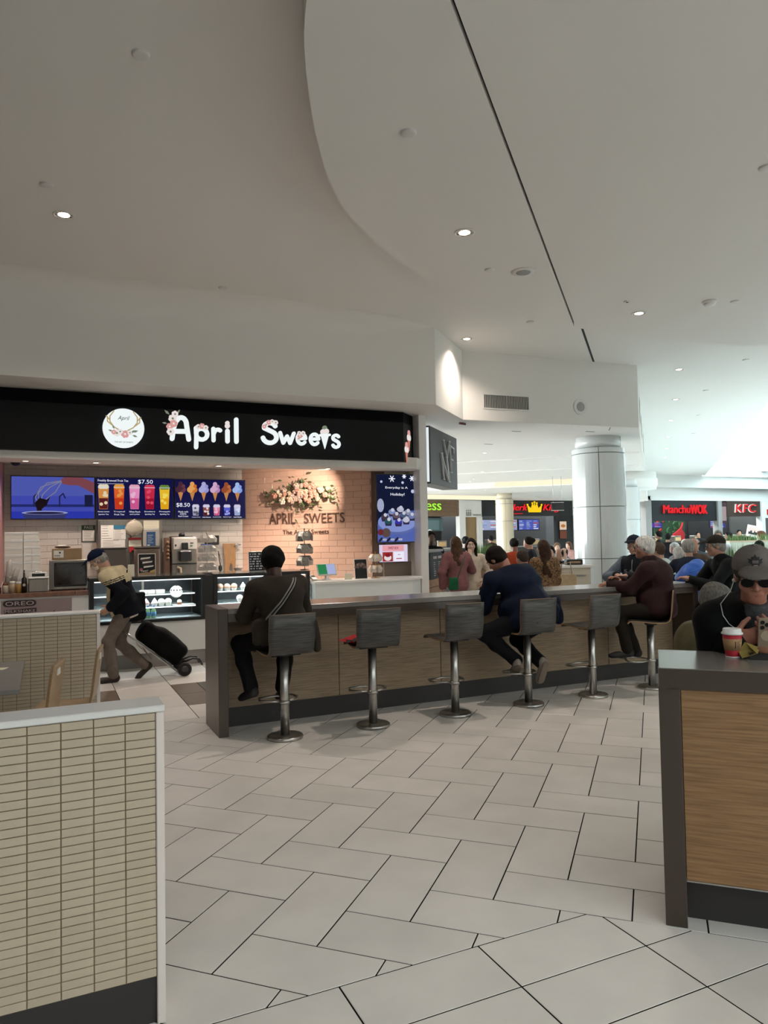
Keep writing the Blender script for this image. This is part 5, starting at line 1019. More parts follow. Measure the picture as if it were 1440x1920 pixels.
def person(label, loc, rz, P, L, vox=.014, hv=.008, group=None, name='person'):
    g = lambda k, d=None: P.get(k, d)
    s = g('s', 1.0); G = g('g', 1.0); pel = A3(g('pel', (0, 0, .93 * s))); TM = rot('Y', g('side', 0)) @ rot('X', -g('fwd', 0)); SM = TM @ rot('Z', g('tw', 0)); U = TM[:, 2]; Fv = TM[:, 1]
    tl = .50 * s; hn = g('hunch', 0); neck = pel + U * tl + Fv * (.05 * hn); chest = pel + U * tl * .70 - Fv * (.02 * hn); belly = pel + U * tl * .28 + Fv * .02 * (G - 1) * 4; sw = .175 * s * g('sw', 1)
    HM = rot('Z', g('hyaw', 0)) @ rot('X', -g('hpitch', 0)) @ rot('Y', g('hroll', 0)); nu = U * .5 + A3((0, 0, 1)) * .5; nu /= np.linalg.norm(nu)
    nk2 = neck + nu * .075 * s + A3(HM[:, 1]) * .01; H = nk2 + HM[:, 2] * .095 * s + HM[:, 1] * .035 * s; hp = lambda x, y, z: H + HM @ (A3((x, y, z)) * s)
    t = thing(name, label, 'person', loc, rz, group); J = {}
    for sd, S in (('L', -1), ('R', 1)):
        sh = neck - U * .055 * s + SM[:, 0] * sw * S - (SM[:, 1] * .01 - SM[:, 1] * .04 * hn); wt = g('h' + sd, None)
        if wt is None: wt = sh + A3((S * .06, .05, -.54 * s))
        el, wr_ = ik(sh, wt, .29 * s, .255 * s, g('e' + sd, (S * .6, -.6, -.5)))
        hip = pel + A3((S * .092 * s, 0, -.01)); an = g('a' + sd, (S * .10, 0, .085)); kn, an = ik(hip, an, .43 * s, .415 * s, g('k' + sd, (S * .1, 1, .1)))
        J[sd] = dict(sh=sh, el=el, wr=wr_, hip=hip, kn=kn, an=an, fy=g('fy' + sd, -S * 8), fp=g('fp' + sd, 0))
    sk = skin(L.get('skin', '#b98a72'))
    def torso(i, k=.05):
        r = .01 + i; o = [('e', pel + U * .02, ((.165 * G) * s + i, (.118 * G) * s + i, .125 * s + i), TM, k), ('e', belly, (.148 * G * s + i, .112 * G * s * (1 + .25 * (G - 1)) + i, .17 * s + i), TM, k), ('e', chest, (.165 * s * (.5 + .5 * G) + i, .112 * s * (.5 + .5 * G) + i, .18 * s + i), SM, k)]
        o.append(('c', neck - U * .06 * s - SM[:, 0] * sw * .8, neck - U * .06 * s + SM[:, 0] * sw * .8, .062 * s + i, .062 * s + i, k)); o.append(('c', neck - U * .08, neck + U * .0, .08 * s + i, .058 * s + i, k)); return o
    def arms(i, end=1.0, k=.035, sds='LR'):
        o = []
        for sd in sds:
            j = J[sd]; e = j['el'] + (j['wr'] - j['el']) * end; o += [('c', j['sh'], j['el'], .054 * s * (.6 + .4 * G) + i, .042 * s + i, k), ('c', j['el'], e, .041 * s + i, .029 * s + i + (.006 if i > 0 else 0), k)]
        return o
    def legs(i, end=1.0, k=.04):
        o = []
        for sd in 'LR':
            j = J[sd]; e = j['kn'] + (j['an'] - j['kn']) * end; o += [('c', j['hip'], j['kn'], .084 * s * (.5 + .5 * G) + i, .053 * s + i, k), ('c', j['kn'], j['kn'] * .6 + e * .4, .052 * s + i, .053 * s + i, k), ('c', j['kn'] * .6 + e * .4, e, .052 * s + i, (.037 if i <= 0.001 else .048) * s + i, k)]
        return o
    lowres = vox > .02
    # ---- the body, one figure from head to feet
    face = [('e', hp(0, -.012, .035), (.073 * s, .094 * s, .083 * s), HM, .02), ('e', hp(0, .022, -.04), (.056 * s, .068 * s, .075 * s), HM, .03)]
    if not lowres:
        face += [('e', hp(0, .062, -.088), (.024 * s, .022 * s, .022 * s), HM, .025), ('c', hp(-.036, .078, .03), hp(.036, .078, .03), .011, .011, .015), ('-e', hp(-.031, .092, .008), (.017, .014, .012), HM, .014), ('-e', hp(.031, .092, .008), (.017, .014, .012), HM, .014),
                 ('c', hp(0, .082, .015), hp(0, .106, -.026), .008, .0125, .008), ('c', hp(-.012, .09, -.03), hp(.012, .09, -.03), .010, .010, .006), ('c', hp(-.022, .080, -.058), hp(.022, .080, -.058), .0085, .0085, .006), ('c', hp(-.018, .079, -.069), hp(.018, .079, -.069), .0085, .0085, .004),
                 ('e', hp(-.045, .058, -.025), (.022, .022, .026), HM, .02), ('e', hp(.045, .058, -.025), (.022, .022, .026), HM, .02)]
    face += [('e', hp(-.075, -.004, .0), (.010, .021, .031), HM, .008), ('e', hp(.075, -.004, .0), (.010, .021, .031), HM, .008), ('c', neck - U * .03, nk2 + HM[:, 2] * .03 * s - HM[:, 1] * .01, .056 * s, .052 * s, .02)]
    parts = [polygonise(torso(-.012) + arms(-.006) + legs(-.008) + [('c', J[q]['an'], J[q]['an'] + A3(rot('Z', J[q]['fy']) @ rot('X', -J[q]['fp']) @ A3((0, .10, -.05))) * s, .03, .022, .02) for q in 'LR'] + ([] if not lowres else face), max(vox, .016))]
    if not lowres: parts.append(polygonise(face, hv))
    for sd, S in (('L', -1), ('R', 1)):
        j = J[sd]; d = g('d' + sd, None); d = j['wr'] - j['el'] if d is None else A3(d)
        if lowres: parts.append(polygonise([('e', j['wr'] + d / np.linalg.norm(d) * .08, (.04, .04, .06), None, .01)], .025)); continue
        n = g('n' + sd, None); n = A3(n) if n is not None else (A3((-S, 0.2, 0)) if abs(d[2]) > .5 * np.linalg.norm(d) else A3((0, 0, -1)))
        parts.append(polygonise(hand_ops(j['wr'], d, n, -S, g('c' + sd, 28), s * 1.0, thumb=g('t' + sd, None)), .0048 if vox < .016 else .006))
    obj('body', netmesh('body', parts, [sk]), t)
    # ---- clothes
    tk = L.get('thick', .02); top = torso(tk) + ([('c', pel - U * .02, pel - U * L.get('hem', .06), .15 * G * s + tk * .5, .16 * G * s + tk * .5, .05)] if L.get('hem') else [])
    if L.get('hemcut'): top.append(('cut', pel - U * L['hemcut'], -U))
    if g('seat'): top += [('cut', (0, 0, g('seat')), (0, 0, -1)), ('cut', (0, g('back', -.17), 0), (0, -1, 0))]
    for a_, b_, r_ in g('flaps', ()): top.append(('c', A3(a_), A3(b_), r_, r_ * .75, .03))
    top += arms(tk * .9, .95) + ([('c', neck - U * .01, neck + U * .035, .07 * s, .066 * s, .02)] if L.get('collar', True) else [])
    top.append(('cut', neck + U * .045 * s + HM[:, 1] * .0, U + A3(HM[:, 1]) * -.25 if not lowres else U)) if not L.get('highcol') else None
    ar = arms(tk * .9, .95)
    if abs(J['L']['wr'][2] - neck[2]) < .12 or g('armsup', False): top += ar
    tm = L['top'] if isinstance(L['top'], list) else [cloth(L['top'])]
    jk = netmesh('jacket', [polygonise(top, vox, L.get('wr', .0035) if not lowres else 0, seed=len(label))], tm, L.get('rule') and (lambda c: L['rule'](c, pel, U, neck, TM)))
    jo = obj(L.get('topname', 'jacket'), jk, t)
    bt = [('e', pel, (.165 * G * s + .008, .118 * G * s + .008, .11 * s + .008), None, .05)] + ([('cut', (0, 0, g('seat')), (0, 0, -1)), ('cut', (0, g('back', -.17), 0), (0, -1, 0))] if g('seat') else []) + legs(.014, 1.0)
    obj('trousers', netmesh('trousers', [polygonise(bt, vox, .0025 if not lowres else 0, 26)], [cloth(L.get('bottom', '#1b1c1f'))]), t)
    for sd in 'LR':
        j = J[sd]; FM_ = rot('Z', j['fy']) @ rot('X', -j['fp']); q = lambda x, y, z: j['an'] + FM_ @ A3((x, y, z)) * s
        so = [('e', q(0, -.02, -.03), (.038, .05, .048), FM_, .02), ('c', q(0, -.02, -.045), q(0, .12, -.052), .038, .038, .03), ('e', q(0, .15, -.055), (.042, .06, .03), FM_, .03), ('cut', q(0, 0, -.082), -FM_[:, 2])]
        ob = obj('shoe', netmesh('shoe', [polygonise(so, .01 if not lowres else .02)], [mat('shoe_' + L.get('shoes', '#1c1a19'), L.get('shoes', '#1c1a19'), .6)]), t)
        if L.get('sole'): obj('sole', netmesh('sole', [polygonise([('c', q(0, -.03, -.084), q(0, .15, -.084), .036, .04, .01), ('cut', q(0, 0, -.092), -FM_[:, 2]), ('cut', q(0, 0, -.07), FM_[:, 2])], .01)], [mat('sole_' + L['sole'], L['sole'], .7)]), ob)
    # ---- hair, cap, glasses, eyes
    hs = L.get('hairstyle', 'short'); hc = L.get('hair', '#2a2019'); e = L.get('hairthick', .012); hops = []
    base = [('e', hp(0, -.018, .036), ((.075 + e) * s, (.092 + e) * s, (.084 + e) * s), HM, .01)]
    if hs == 'short': hops = base + [('e', hp(0, -.06, -.02), (.066 * s, .05 * s, .06 * s), HM, .03), ('-e', hp(0, .098, -.035), (.085 * s, .078 * s, .105 * s), HM, .012), ('cut', hp(0, 0, -.07), -HM[:, 2])]
    elif hs == 'fringe': hops = base + [('e', hp(0, -.06, -.02), (.068 * s, .05 * s, .05 * s), HM, .03), ('-e', hp(0, .03, .10), (.07 * s, .12 * s, .07 * s), HM, .012), ('-e', hp(0, .098, -.02), (.085 * s, .085 * s, .12 * s), HM, .012), ('cut', hp(0, 0, -.06), -HM[:, 2])]
    elif hs == 'long':
        l = L.get('hairlen', .38); hops = base + [('c', hp(-.045, -.05, 0), hp(-.06, -.135, -l * .85), .055 * s, .05 * s, .04), ('c', hp(.045, -.05, 0), hp(.06, -.135, -l * .9), .055 * s, .045 * s, .04), ('c', hp(0, -.07, 0), hp(0, -.155, -l), .065 * s, .045 * s, .04)]
        if L.get('hairfront'): hops += [('c', hp(S * .075, .01, .02), hp(S * .085, .03, -l * .8), .03 * s, .026 * s, .02) for S in (-1, 1)]
        hops += [('-e', hp(0, .105, -.03), (.066 * s, .075 * s, .10 * s), HM, .012)]
    elif hs == 'tied': hops = base + [('-e', hp(0, .098, -.035), (.08 * s, .078 * s, .105 * s), HM, .012), ('cut', hp(0, 0, -.06), -HM[:, 2]), ('e', hp(0, -.11, .05), (.045 * s, .045 * s, .045 * s), HM, .02)]
    if L.get('cap') and hops: hops.append(('cut', hp(0, 0, .062), HM[:, 2] - HM[:, 1] * .12))
    if hops: obj('hair', netmesh('hair', [polygonise(hops, max(hv, vox * .6), .0032 if not lowres else 0, 55)], [hairm(hc)]), t)
    if L.get('cap'):
        cm = cloth(L['cap']); co = [('e', hp(0, -.012, .05), (.091 * s, .111 * s, .09 * s), HM, .01), ('cut', hp(0, 0, L.get('capz', .036)), -HM[:, 2] + HM[:, 1] * .12)]
        cp = obj('cap', netmesh('cap', [polygonise(co, hv)], [cm]), t)
        fr = L.get('brimdir', 1); br = [('e', hp(0, .118 * fr, .043), (.076 * s, .078 * s, .035 * s), HM @ rot('X', -9 * fr), .004), ('-e', hp(0, .10 * fr, .026), (.10 * s, .13 * s, .040 * s), HM @ rot('X', -9 * fr), .002), ('cut', hp(0, .075 * fr, 0), -HM[:, 1] * fr)]
        obj('brim', netmesh('brim', [polygonise(br, min(hv, .006))], [cloth(L.get('brim', L['cap']))]), cp)
        MB().ball(tuple(hp(0, -.012, .139)), .008, cm, 8, 5).build('button', None, cp)
    if not lowres and L.get('eyes', True):
        for S in (-1, 1):
            eb = obj('eye', MB().ball(tuple(hp(S * .031, .0775, .008)), .0115 * s, mat('eye_white', '#cfc8c2', .25), 10, 8).mesh('eye'), t)
            c = hp(S * .031, .0865, .008); MB().ball(tuple(c), .0055 * s, mat('iris_dark', '#1c1411', .2), 8, 6).build('iris', None, eb)
            MB().tube([hp(S * x, .087 - .1 * abs(x - .03), z) for x, z in ((.014, .027), (.028, .032), (.044, .026))], .004, 6, hairm(L.get('brow', hc))).build('eyebrow', None, t)
        MB().tube([hp(x, .0885 - abs(x) * .3, -.0635 - abs(x) * .22) for x in (-.02, -.01, 0, .01, .02)], .002, 5, mat('lip_line', '#5d2f2a', .6)).build('mouth', None, t)
    if L.get('glasses'):
        gm = mat('glasses_' + L['glasses'], L['glasses'], .3); mb = MB()
        for S in (-1, 1):
            pts = [hp(S * .033 + .024 * math.cos(a), .100 - .0015, .004 + .018 * math.sin(a)) for a in [k * PI / 6 for k in range(12)]]; mb.tube(pts, .0022, 6, gm, True)
            mb.tube([hp(S * .056, .098, .01), hp(S * .078, .06, .012), hp(S * .082, .0, .012), hp(S * .08, -.015, -.005)], .0022, 6, gm)
        mb.tube([hp(-.01, .1, .006), hp(.01, .1, .006)], .002, 6, gm); go = mb.build('glasses', None, t)
        if L.get('dark_lens'):
            for S in (-1, 1): m2 = MB(); c = [hp(S * .034 + .027 * math.cos(a), .101, .002 + .021 * math.sin(a)) for a in [k * PI / 8 for k in range(16)]]; m2.add([tuple(x) for x in c] + [tuple(x + HM[:, 1] * .003) for x in c], [list(range(16)), list(range(16, 32))] + [(i, (i + 1) % 16, 16 + (i + 1) % 16, 16 + i) for i in range(16)], mat('dark_lens', '#0a0707', .25, spec=.12)); m2.fix = True; m2.build('lens', None, go)
    return t, dict(J=J, H=H, HM=HM, hp=hp, neck=neck, pel=pel, U=U, jacket=jk, top=jo)
from mathutils.bvhtree import BVHTree
def drape(me, pts, d=(0, 1, 0), off=.006):
    bv = BVHTree.FromPolygons([v.co for v in me.vertices], [p.vertices for p in me.polygons]); out = []
    for p in pts:
        h = bv.ray_cast(Vector(p), Vector(d))
        out.append(tuple(h[0] + h[1] * off) if h[0] is not None and (h[1].dot(Vector(d)) < 0) else (tuple(h[0] - Vector(d) * off) if h[0] is not None else tuple(p)))
    return out
def lerp(p, q, n): return [tuple(A3(p) + (A3(q) - A3(p)) * k / (n - 1)) for k in range(n)]
# 1 person in olive brown on the first stool, seen from behind
t, K = person('person in olive brown jacket with striped strap sitting on the first bar stool', (1.83, 6.0, 0), 0.04,
    dict(pel=(0, -.01, .845), seat=.738, back=-.165, fwd=9, side=-5, hL=(-.17, .40, 1.135), hR=(.15, .42, 1.135), eL=(-.55, -.35, -1), eR=(.6, -.35, -1), aL=(-.24, .20, .40), aR=(.05, .23, .375), kL=(-.55, 1, .35), kR=(.25, 1, .3), fyL=18, fyR=-6, fpL=18, fpR=22, g=1.32, sw=1.16, hpitch=14, hyaw=6, hunch=.5, s=.97, flaps=(((.235, -.02, .95), (.27, -.06, .73), .05), ((-.23, -.02, .95), (-.25, -.02, .83), .06))),
    dict(skin='#4a2f24', top='#302923', bottom='#100f11', shoes='#141214', hair='#0b0908', hairthick=.03, thick=.026, wr=.006), vox=.011, hv=.007)
for k, (dx, m) in enumerate(((-.021, '#8f8b86'), (-.007, '#1a1918'), (.007, '#8f8b86'), (.021, '#1a1918'))):
    pts = drape(K['jacket'], lerp((.09 + dx, -.6, 1.335), (-.17 + dx, -.6, 1.0), 14), (0, 1, 0), .004)
    MB().tube(pts, .0075, 6, cloth(m), flat=.4).build('bag_strap', None, t)
# 2 man in navy
t, K = person('man in navy jacket bent over the long counter on the fourth stool', (4.47, 6.0, 0), .28,
    dict(pel=(-.10, .0, .85), seat=.738, back=-.17, fwd=27, side=-5, hunch=1.1, hL=(-.20, .46, 1.14), hR=(.10, .46, 1.14), eL=(-.8, -.3, -.7), eR=(.8, -.25, -.9), aL=(-.22, .14, .43), aR=(-.04, -.02, .41), kL=(-1, .75, .3), kR=(.3, 1, .3), fyL=-40, fyR=-20, fpL=30, fpR=62, g=1.62, sw=1.32, s=1.06, hpitch=38, hyaw=8, hroll=-10, flaps=(((.24, .0, .98), (.30, .0, .80), .07),)),
    dict(skin='#a87560', top='#0e172b', bottom='#0d0e12', shoes='#8a8078', sole='#6f6357', hair='#17110e', thick=.03, wr=.007), vox=.011, hv=.007)
# 3 white haired man in maroon, profile
t, K = person('white haired man in maroon jacket seen from the side on the sixth stool', (6.08, 6.0, 0), .80,
    dict(pel=(0, -.0, .845), seat=.738, back=-.16, fwd=7, hunch=.9, hL=(.0, .52, 1.115), hR=(.08, .42, 1.14), eL=(-.5, -.5, -.7), eR=(.7, -.4, -.9), aL=(-.10, .36, .40), aR=(.10, .28, .37), kL=(-.15, 1, .2), kR=(.15, 1, .2), fyL=12, fyR=-10, fpL=4, fpR=8, cL=60, g=1.45, sw=1.24, hyaw=4, hpitch=2, dL=(-.15, 1, -.1), nL=(.3, 0, -1)),
    dict(skin='#9a6a55', top='#332122', bottom='#221d17', shoes='#141212', hair='#d8d6d2', hairthick=.018, brow='#a9a49f', glasses='#1b1614', thick=.028, wr=.006, highcol=True), vox=.011, hv=.006)
nk = K['neck']; obj('hood', netmesh('hood', [polygonise([('e', nk + A3((0, -.055, .01)), (.13, .085, .055), None, .02), ('c', nk + A3((-.09, .0, .01)), nk + A3((-.05, .075, -.03)), .04, .03, .04), ('c', nk + A3((.09, .0, .01)), nk + A3((.05, .075, -.03)), .04, .03, .04), ('-e', nk + A3((0, .02, .07)), (.075, .075, .06), None, .02)], .01, .004, 30)], [cloth('#2b1f1e')]), t)
# 4 man with blue cap across the counter
GS = [cloth('#22262d'), cloth('#5f6a78')]
t, K = person('man in dark cap and black sweater with grey sleeves across the long counter', (6.98, 7.26, 0), 1.95,
    dict(pel=(0, 0, .85), fwd=6, hL=(-.06, .40, 1.14), hR=(.12, .36, 1.14), eL=(-.9, -.2, -.5), eR=(1, -.2, -.5), aL=(-.12, .25, .35), aR=(.12, .25, .35), kL=(-.2, 1, .2), kR=(.2, 1, .2), g=1.15, hyaw=4, hpitch=4, dL=(.7, .7, 0), dR=(-.7, .7, 0)),
    dict(skin='#b48a78', top=GS, bottom='#22242a', hair='#6b6460', cap='#141c2b', rule=lambda c, pel, U, neck, TM: (np.abs((c - pel) @ TM[:, 0]) > .165).astype(int), wr=.003), vox=.011, hv=.006)
mb = MB(); ft = drape(K['jacket'], lerp((0, .6, 1.33), (0, .6, 1.02), 8), (0, -1, 0), .003); mb.tube(ft, .004, 5, PALE); mb.build('zip', None, t)
me = textmesh('S & J', .17, .055, .004, mat('chest_print', '#8f979f', .7)); p = drape(K['jacket'], [(.06, .6, 1.17)], (0, -1, 0), .006)[0]; o = obj('chest_print', me, t, (.10, p[1] + .012, 1.15), (0, 0, PI))
stl = dup(s0, (6.93, 7.24, 0), 1.95, 'bar stool on the far side of the long counter under the man in dark cap')
# 5 walking man
def walkrule(c, pel, U, neck, TM):
    q = (c - pel) @ U; y = (c - pel) @ TM[:, 1]; r = np.where(q > .40, 0, 1); st = (q > .335) & (q < .40); r[st & (((q[st.nonzero()[0]] if False else q) * 1) > 0) & ((np.floor((q - .335) / .0108).astype(int)) % 2 == 1)] = 0; r[(y > .085) & (np.abs((c - pel) @ TM[:, 0]) < .13)] = 0; r[(q > .10) & (y < -.10) & (q > .30)] = 0; return r
t, K = person('walking man in dark cap, face mask and cream and black jacket pulling a trolley', (.86, 9.42, 0), PI / 2 - .08,
    dict(pel=(0, -.02, .88), fwd=19, hunch=1.2, hL=(-.17, .16, .90), hR=(.20, -.16, .76), eL=(-.6, -1, .1), eR=(.5, -.8, .2), aL=(-.08, .13, .085), aR=(.08, -.23, .155), kL=(-.05, 1, .1), kR=(.05, 1, .1), fpR=42, fyL=4, fyR=-6, g=1.2, hpitch=34, s=1.0, cL=48, dL=(.05, .75, -.5)),
    dict(skin='#b08873', top=[cloth('#c9b998'), cloth('#10131b')], bottom='#6f645c', shoes='#2b211d', hair='#8f8b86', cap='#101a33', hemcut=.10, hem=.12, rule=walkrule, wr=.004, thick=.028), vox=.010, hv=.0065)
hp, HM = K['hp'], K['HM']
obj('face_mask', netmesh('face_mask', [polygonise([('e', hp(0, .045, -.05), (.058, .066, .052), HM, .01), ('-e', hp(0, .0, -.03), (.07, .06, .12), HM, .005), ('c', hp(0, .09, -.02), hp(0, .108, -.03), .014, .016, .01)], .006)], [mat('mask_paper', '#d8cdbb', .8)]), t)
for S in (-1, 1): MB().tube([hp(S * .056, .05, -.03), hp(S * .078, .01, .01)], .002, 5, WPLAS).build('mask_loop', None, t)
mb = MB(); mb.T = Matrix.Identity(4); obj('shirt_tail', netmesh('shirt_tail', [polygonise([('e', K['pel'] - K['U'] * .09, (.165, .128, .07), None, .01), ('cut', K['pel'] - K['U'] * .13, -K['U'])], .012)], [cloth('#d9d2c2')]), t)
tb = thing('shoulder_bag', 'black shoulder bag hanging at the back of the walking man', 'bag', (.97, 9.36, .72), .15)
obj('bag', netmesh('bag', [polygonise([('b', (0, 0, .17), (.12, .045, .17), None, .01), ('e', (0, 0, .06), (.13, .055, .06), None, .04)], .012, .004)], [cloth('#0f1117')]), tb); MB().tube([(-.1, -.02, .32), (-.12, -.04, .5), (-.1, -.05, .62)], .008, 6, cloth('#0f1117')).build('strap', None, tb)
# the shopping trolley he pulls
tr = thing('shopping_trolley', 'black two wheeled shopping trolley tilted behind the walking man', 'trolley', (1.56, 9.50, .0)); TT = Matrix.Translation((0, 0, .10)) @ Matrix.Rotation(-.87, 4, 'Y')
def tm(p): return tuple(TT @ Vector(p))
V, Q = polygonise([('b', (.06, 0, .40), (.13, .16, .32), None, .02), ('e', (.14, 0, .34), (.10, .15, .26), None, .06), ('e', (.08, 0, .68), (.10, .14, .06), None, .05)], .014, .006, 18); V = np.array([tm(v) for v in V]); obj('bag', netmesh('bag', [(V, Q)], [mat('trolley_fabric', '#070708', .85, spec=.15, bump=.2, bscale=30)]), tr)
for y in (-.13, .13): MB().tube([tm((-.09, y, .0)), tm((-.09, y, .72)), tm((-.09, y * .8, .95))], .010, 8, STEEL).build('frame_tube', None, tr)
MB().tube([tm((-.09, .104, .95)), tm((-.09, -.104, .95))], .014, 8, BLACK).build('handle', None, tr)
for y in (-.17, .17):
    wl_ = MB(); wl_.T = Matrix.Translation((-.01, y, .085)) @ Matrix.Rotation(PI / 2, 4, 'X'); wl_.lathe([(.05, -.018), (.078, -.022), (.085, -.012), (.085, .012), (.078, .022), (.05, .018)], 28, mt=mat('tyre', '#111112', .6)); wo = wl_.build('wheel', None, tr)
    hb = MB(); hb.T = wl_.T; hb.lathe([(.02, -.024), (.045, -.019), (.045, .019), (.02, .024)], 20, mt=mat('hub', '#3b3b3d', .4)); hb.build('hub', None, wo)
MB().tube([(-.01, -.17, .085), (-.01, .17, .085)], .010, 8, STEEL).build('axle', None, tr)
for y in (-.10, .10): MB().tube([tm((.02, y, .06)), (.10, y, .20), (.18, y, .19), (.22, y, .11)], .012, 8, BLACK).build('stand_leg', None, tr)
pp_ = thing('paper_bundle', 'folded leaflets stuck in the frame of the shopping trolley', 'papers', (1.56, 9.50, 0))
for k in range(3): mb = MB(); mb.T = TT @ Matrix.Translation((-.13 - .012 * k, -.02, .45 - .03 * k)) @ Matrix.Rotation(.15 * k, 4, 'Y'); mb.box(-.003, .003, -.08, .08, 0, .22, (PAPER, mat('leaflet_grey', '#8f8a86'), mat('leaflet_red', '#8a4a42'))[k]); mb.build('leaflet', None, pp_)
# 6 near man with phone, facing us over the near counter
def check(c, pel, U, neck, TM): x = (c - pel) @ TM[:, 0]; y = (c - pel) @ TM[:, 1]; q = (c - pel) @ U; return ((np.abs(x + .01) < .05 * np.clip((q - .12) / .25, .0, 1.15)) & (y > .02) & (q > .12)).astype(int)
SHIRT = mat('check_shirt', '#3a3a3d', .8, var=.4, scale=60, bump=.05)
er = 2.356; eb = lambda a, b, z: (a, b, z)
ex, ey = AB(.45, 4.30)
t, K = person('man in grey cap, dark glasses and black jacket with a phone at the near counter', (ex, ey, 0), er,
    dict(pel=(0, 0, .865), seat=.738, back=-.17, fwd=34, hunch=.8, hpitch=15, hyaw=-3, hL=(-.125, .48, 1.165), hR=(.10, .45, 1.145), eL=(-.4, -.3, -1), eR=(.12, -.25, -1), dL=(.75, .35, .35), nL=(.2, -.8, .3), dR=(-.85, .32, .22), nR=(-.3, -.8, .3), cL=45, cR=38, aL=(-.12, .2, .34), aR=(.12, .2, .34), kL=(-.2, 1, .1), kR=(.2, 1, .1), g=1.08, sw=1.03, s=1.06),
    dict(skin='#a8705c', top=[cloth('#0d0e10'), SHIRT], rule=check, bottom='#15161a', hair='#4a423c', brow='#2a201b', cap='#6b6461', brim='#655e5b', hem=.06, glasses='#0d0b0b', dark_lens=True, thick=.022, wr=.004), vox=.0095, hv=.0048)
hp, HM = K['hp'], K['HM']
# maple leaf style badge on the cap front
lf = [(0, .03), (.006, .018), (.014, .021), (.013, .010), (.026, .013), (.021, .004), (.025, -.001), (.013, -.009), (.015, -.015), (.003, -.012), (0, -.026)]
lf = lf + [(-x, z) for x, z in lf[::-1][1:-1]]
bv = BVHTree.FromPolygons([v.co for v in t.children[5].data.vertices], [p.vertices for p in t.children[5].data.polygons]) if False else None
capo = [c for c in t.children if c.name.startswith('cap')][0]
def oncap(x, z, off):
    p = hp(x, .3, z); h = BVHTree.FromPolygons([v.co for v in capo.data.vertices], [q.vertices for q in capo.data.polygons]).ray_cast(Vector(p), Vector(-HM[:, 1])); return tuple((h[0] if h[0] is not None else Vector(hp(x, .09, z))) + Vector(HM[:, 1]) * off)
mb = MB(); pts = [oncap(x * 1.15, .092 + z * .95, .002) for x, z in lf]; n = len(pts); mb.add(pts + [tuple(Vector(p) + Vector(HM[:, 1]) * .004) for p in pts], [list(range(n, 2 * n))] + [(i, (i + 1) % n, n + (i + 1) % n, n + i) for i in range(n)], mat('badge_black', '#141416', .6)); mb.build('leaf_badge', None, capo)
mb = MB()
for k in range(5): x = -.010 + k * .005; mb.tube([oncap(x, .088, .0075), oncap(x, .100, .0075)], .0011, 4, PALE)
mb.tube([oncap(-.008, .080, .0075), oncap(.008, .080, .0075)], .0022, 4, PALE); mb.build('badge_lettering', None, capo)
e0 = hp(.082, .0, -.02); fr = lambda p: drape(K['jacket'], [p], (0, -1, 0), .006)[0]
w1 = [tuple(e0), tuple(e0 + A3((.02, .02, -.05)))] + [fr(p) for p in ((.15, 1.2, 1.30), (.145, 1.2, 1.25), (.12, 1.2, 1.21), (.08, 1.2, 1.18), (.03, 1.2, 1.185))]
MB().tube(catmull(w1, 4) if False else w1, .0022, 6, WPLAS).build('earphone_wire', None, t); MB().ball(tuple(e0), .010, WPLAS, 8, 6).build('earphone', None, t)
dup(s0, (ex, ey, 0), er, 'striped bar stool under the man in the grey cap behind the near counter')
ph = thing('mobile_phone', 'beige mobile phone with round camera lenses held by the man in the grey cap', 'phone', (ex, ey, 0), er); pm = MB(); pm.T = Matrix.Translation((-.028, .515, 1.185)) @ Matrix.Rotation(.12, 4, 'Z') @ Matrix.Rotation(-.28, 4, 'X')
pm.box(-.037, .037, -.004, .004, -.075, .075, mat('phone_beige', '#9a8874', .35), .003); pm.build('body', None, ph)
for k, (x, z) in enumerate(((.020, .055), (.020, .030), (.000, .043))): l_ = MB(); l_.T = pm.T; l_.disc(x, z, .0095, .004, .007, BLACK, 16); l_.T = pm.T; l_.build('camera_lens', None, ph)
rg = MB(); rg.T = pm.T; rg.plate(arc(0, -.01, .026, .026, 0, 360, 24), .004, .0065, mat('phone_ring', '#b3a38e', .4)); rg.build('grip_ring', None, ph)
fx, fy_ = AB(.44, 3.70); fd = thing('food_box', 'small black food tray with olive wrapper beside the red cup', 'food', (fx, fy_, 1.08), -PI / 4)
mb = MB(); mb.prism([(-.05, -.04), (.05, -.04), (.05, .04), (-.05, .04)], 0, .03, BLACK); mb.build('tray', None, fd); mb = MB(); mb.add([(-.08, -.04, .005), (-.02, -.06, .03), (.0, .0, .05), (-.06, .03, .07), (-.09, .0, .03)], [(0, 1, 2), (0, 2, 4), (2, 3, 4), (1, 2, 3)], mat('olive_wrapper', '#8a7a3c', .5)); mb.build('wrapper', None, fd); MB().ball((.01, 0, .035), (.035, .03, .022), SPONGE, 10, 6).build('food', None, fd)
# 7 older man in olive, seated low behind the near counter
person('grey haired man in olive jacket seated low behind the near counter', (4.01, 3.67, 0), -2.25,
    dict(pel=(0, 0, .53), fwd=6, hunch=1.0, hL=(-.15, .38, .76), hR=(.15, .38, .76), eL=(-1, -.4, -.3), eR=(1, -.4, -.3), aL=(-.12, .40, .085), aR=(.12, .38, .085), kL=(0, .6, 1), kR=(0, .6, 1), g=1.3, sw=1.1, hpitch=6),
    dict(skin='#b08672', top='#56503a', bottom='#2a2a2c', hair='#6b6762', glasses='#1b1614', wr=.005), vox=.012, hv=.007)
t = thing('low_stool', 'low round stool under the man in olive jacket', 'stool', (4.03, 3.66, 0)); MB().lathe([(.17, .40), (.18, .41), (.17, .43)], 20, mt=PLY).build('seat', None, t); MB().lathe([(.15, 0), (.15, .015), (.03, .03), (.03, .40)], 16, mt=STEEL).build('pedestal', None, t)
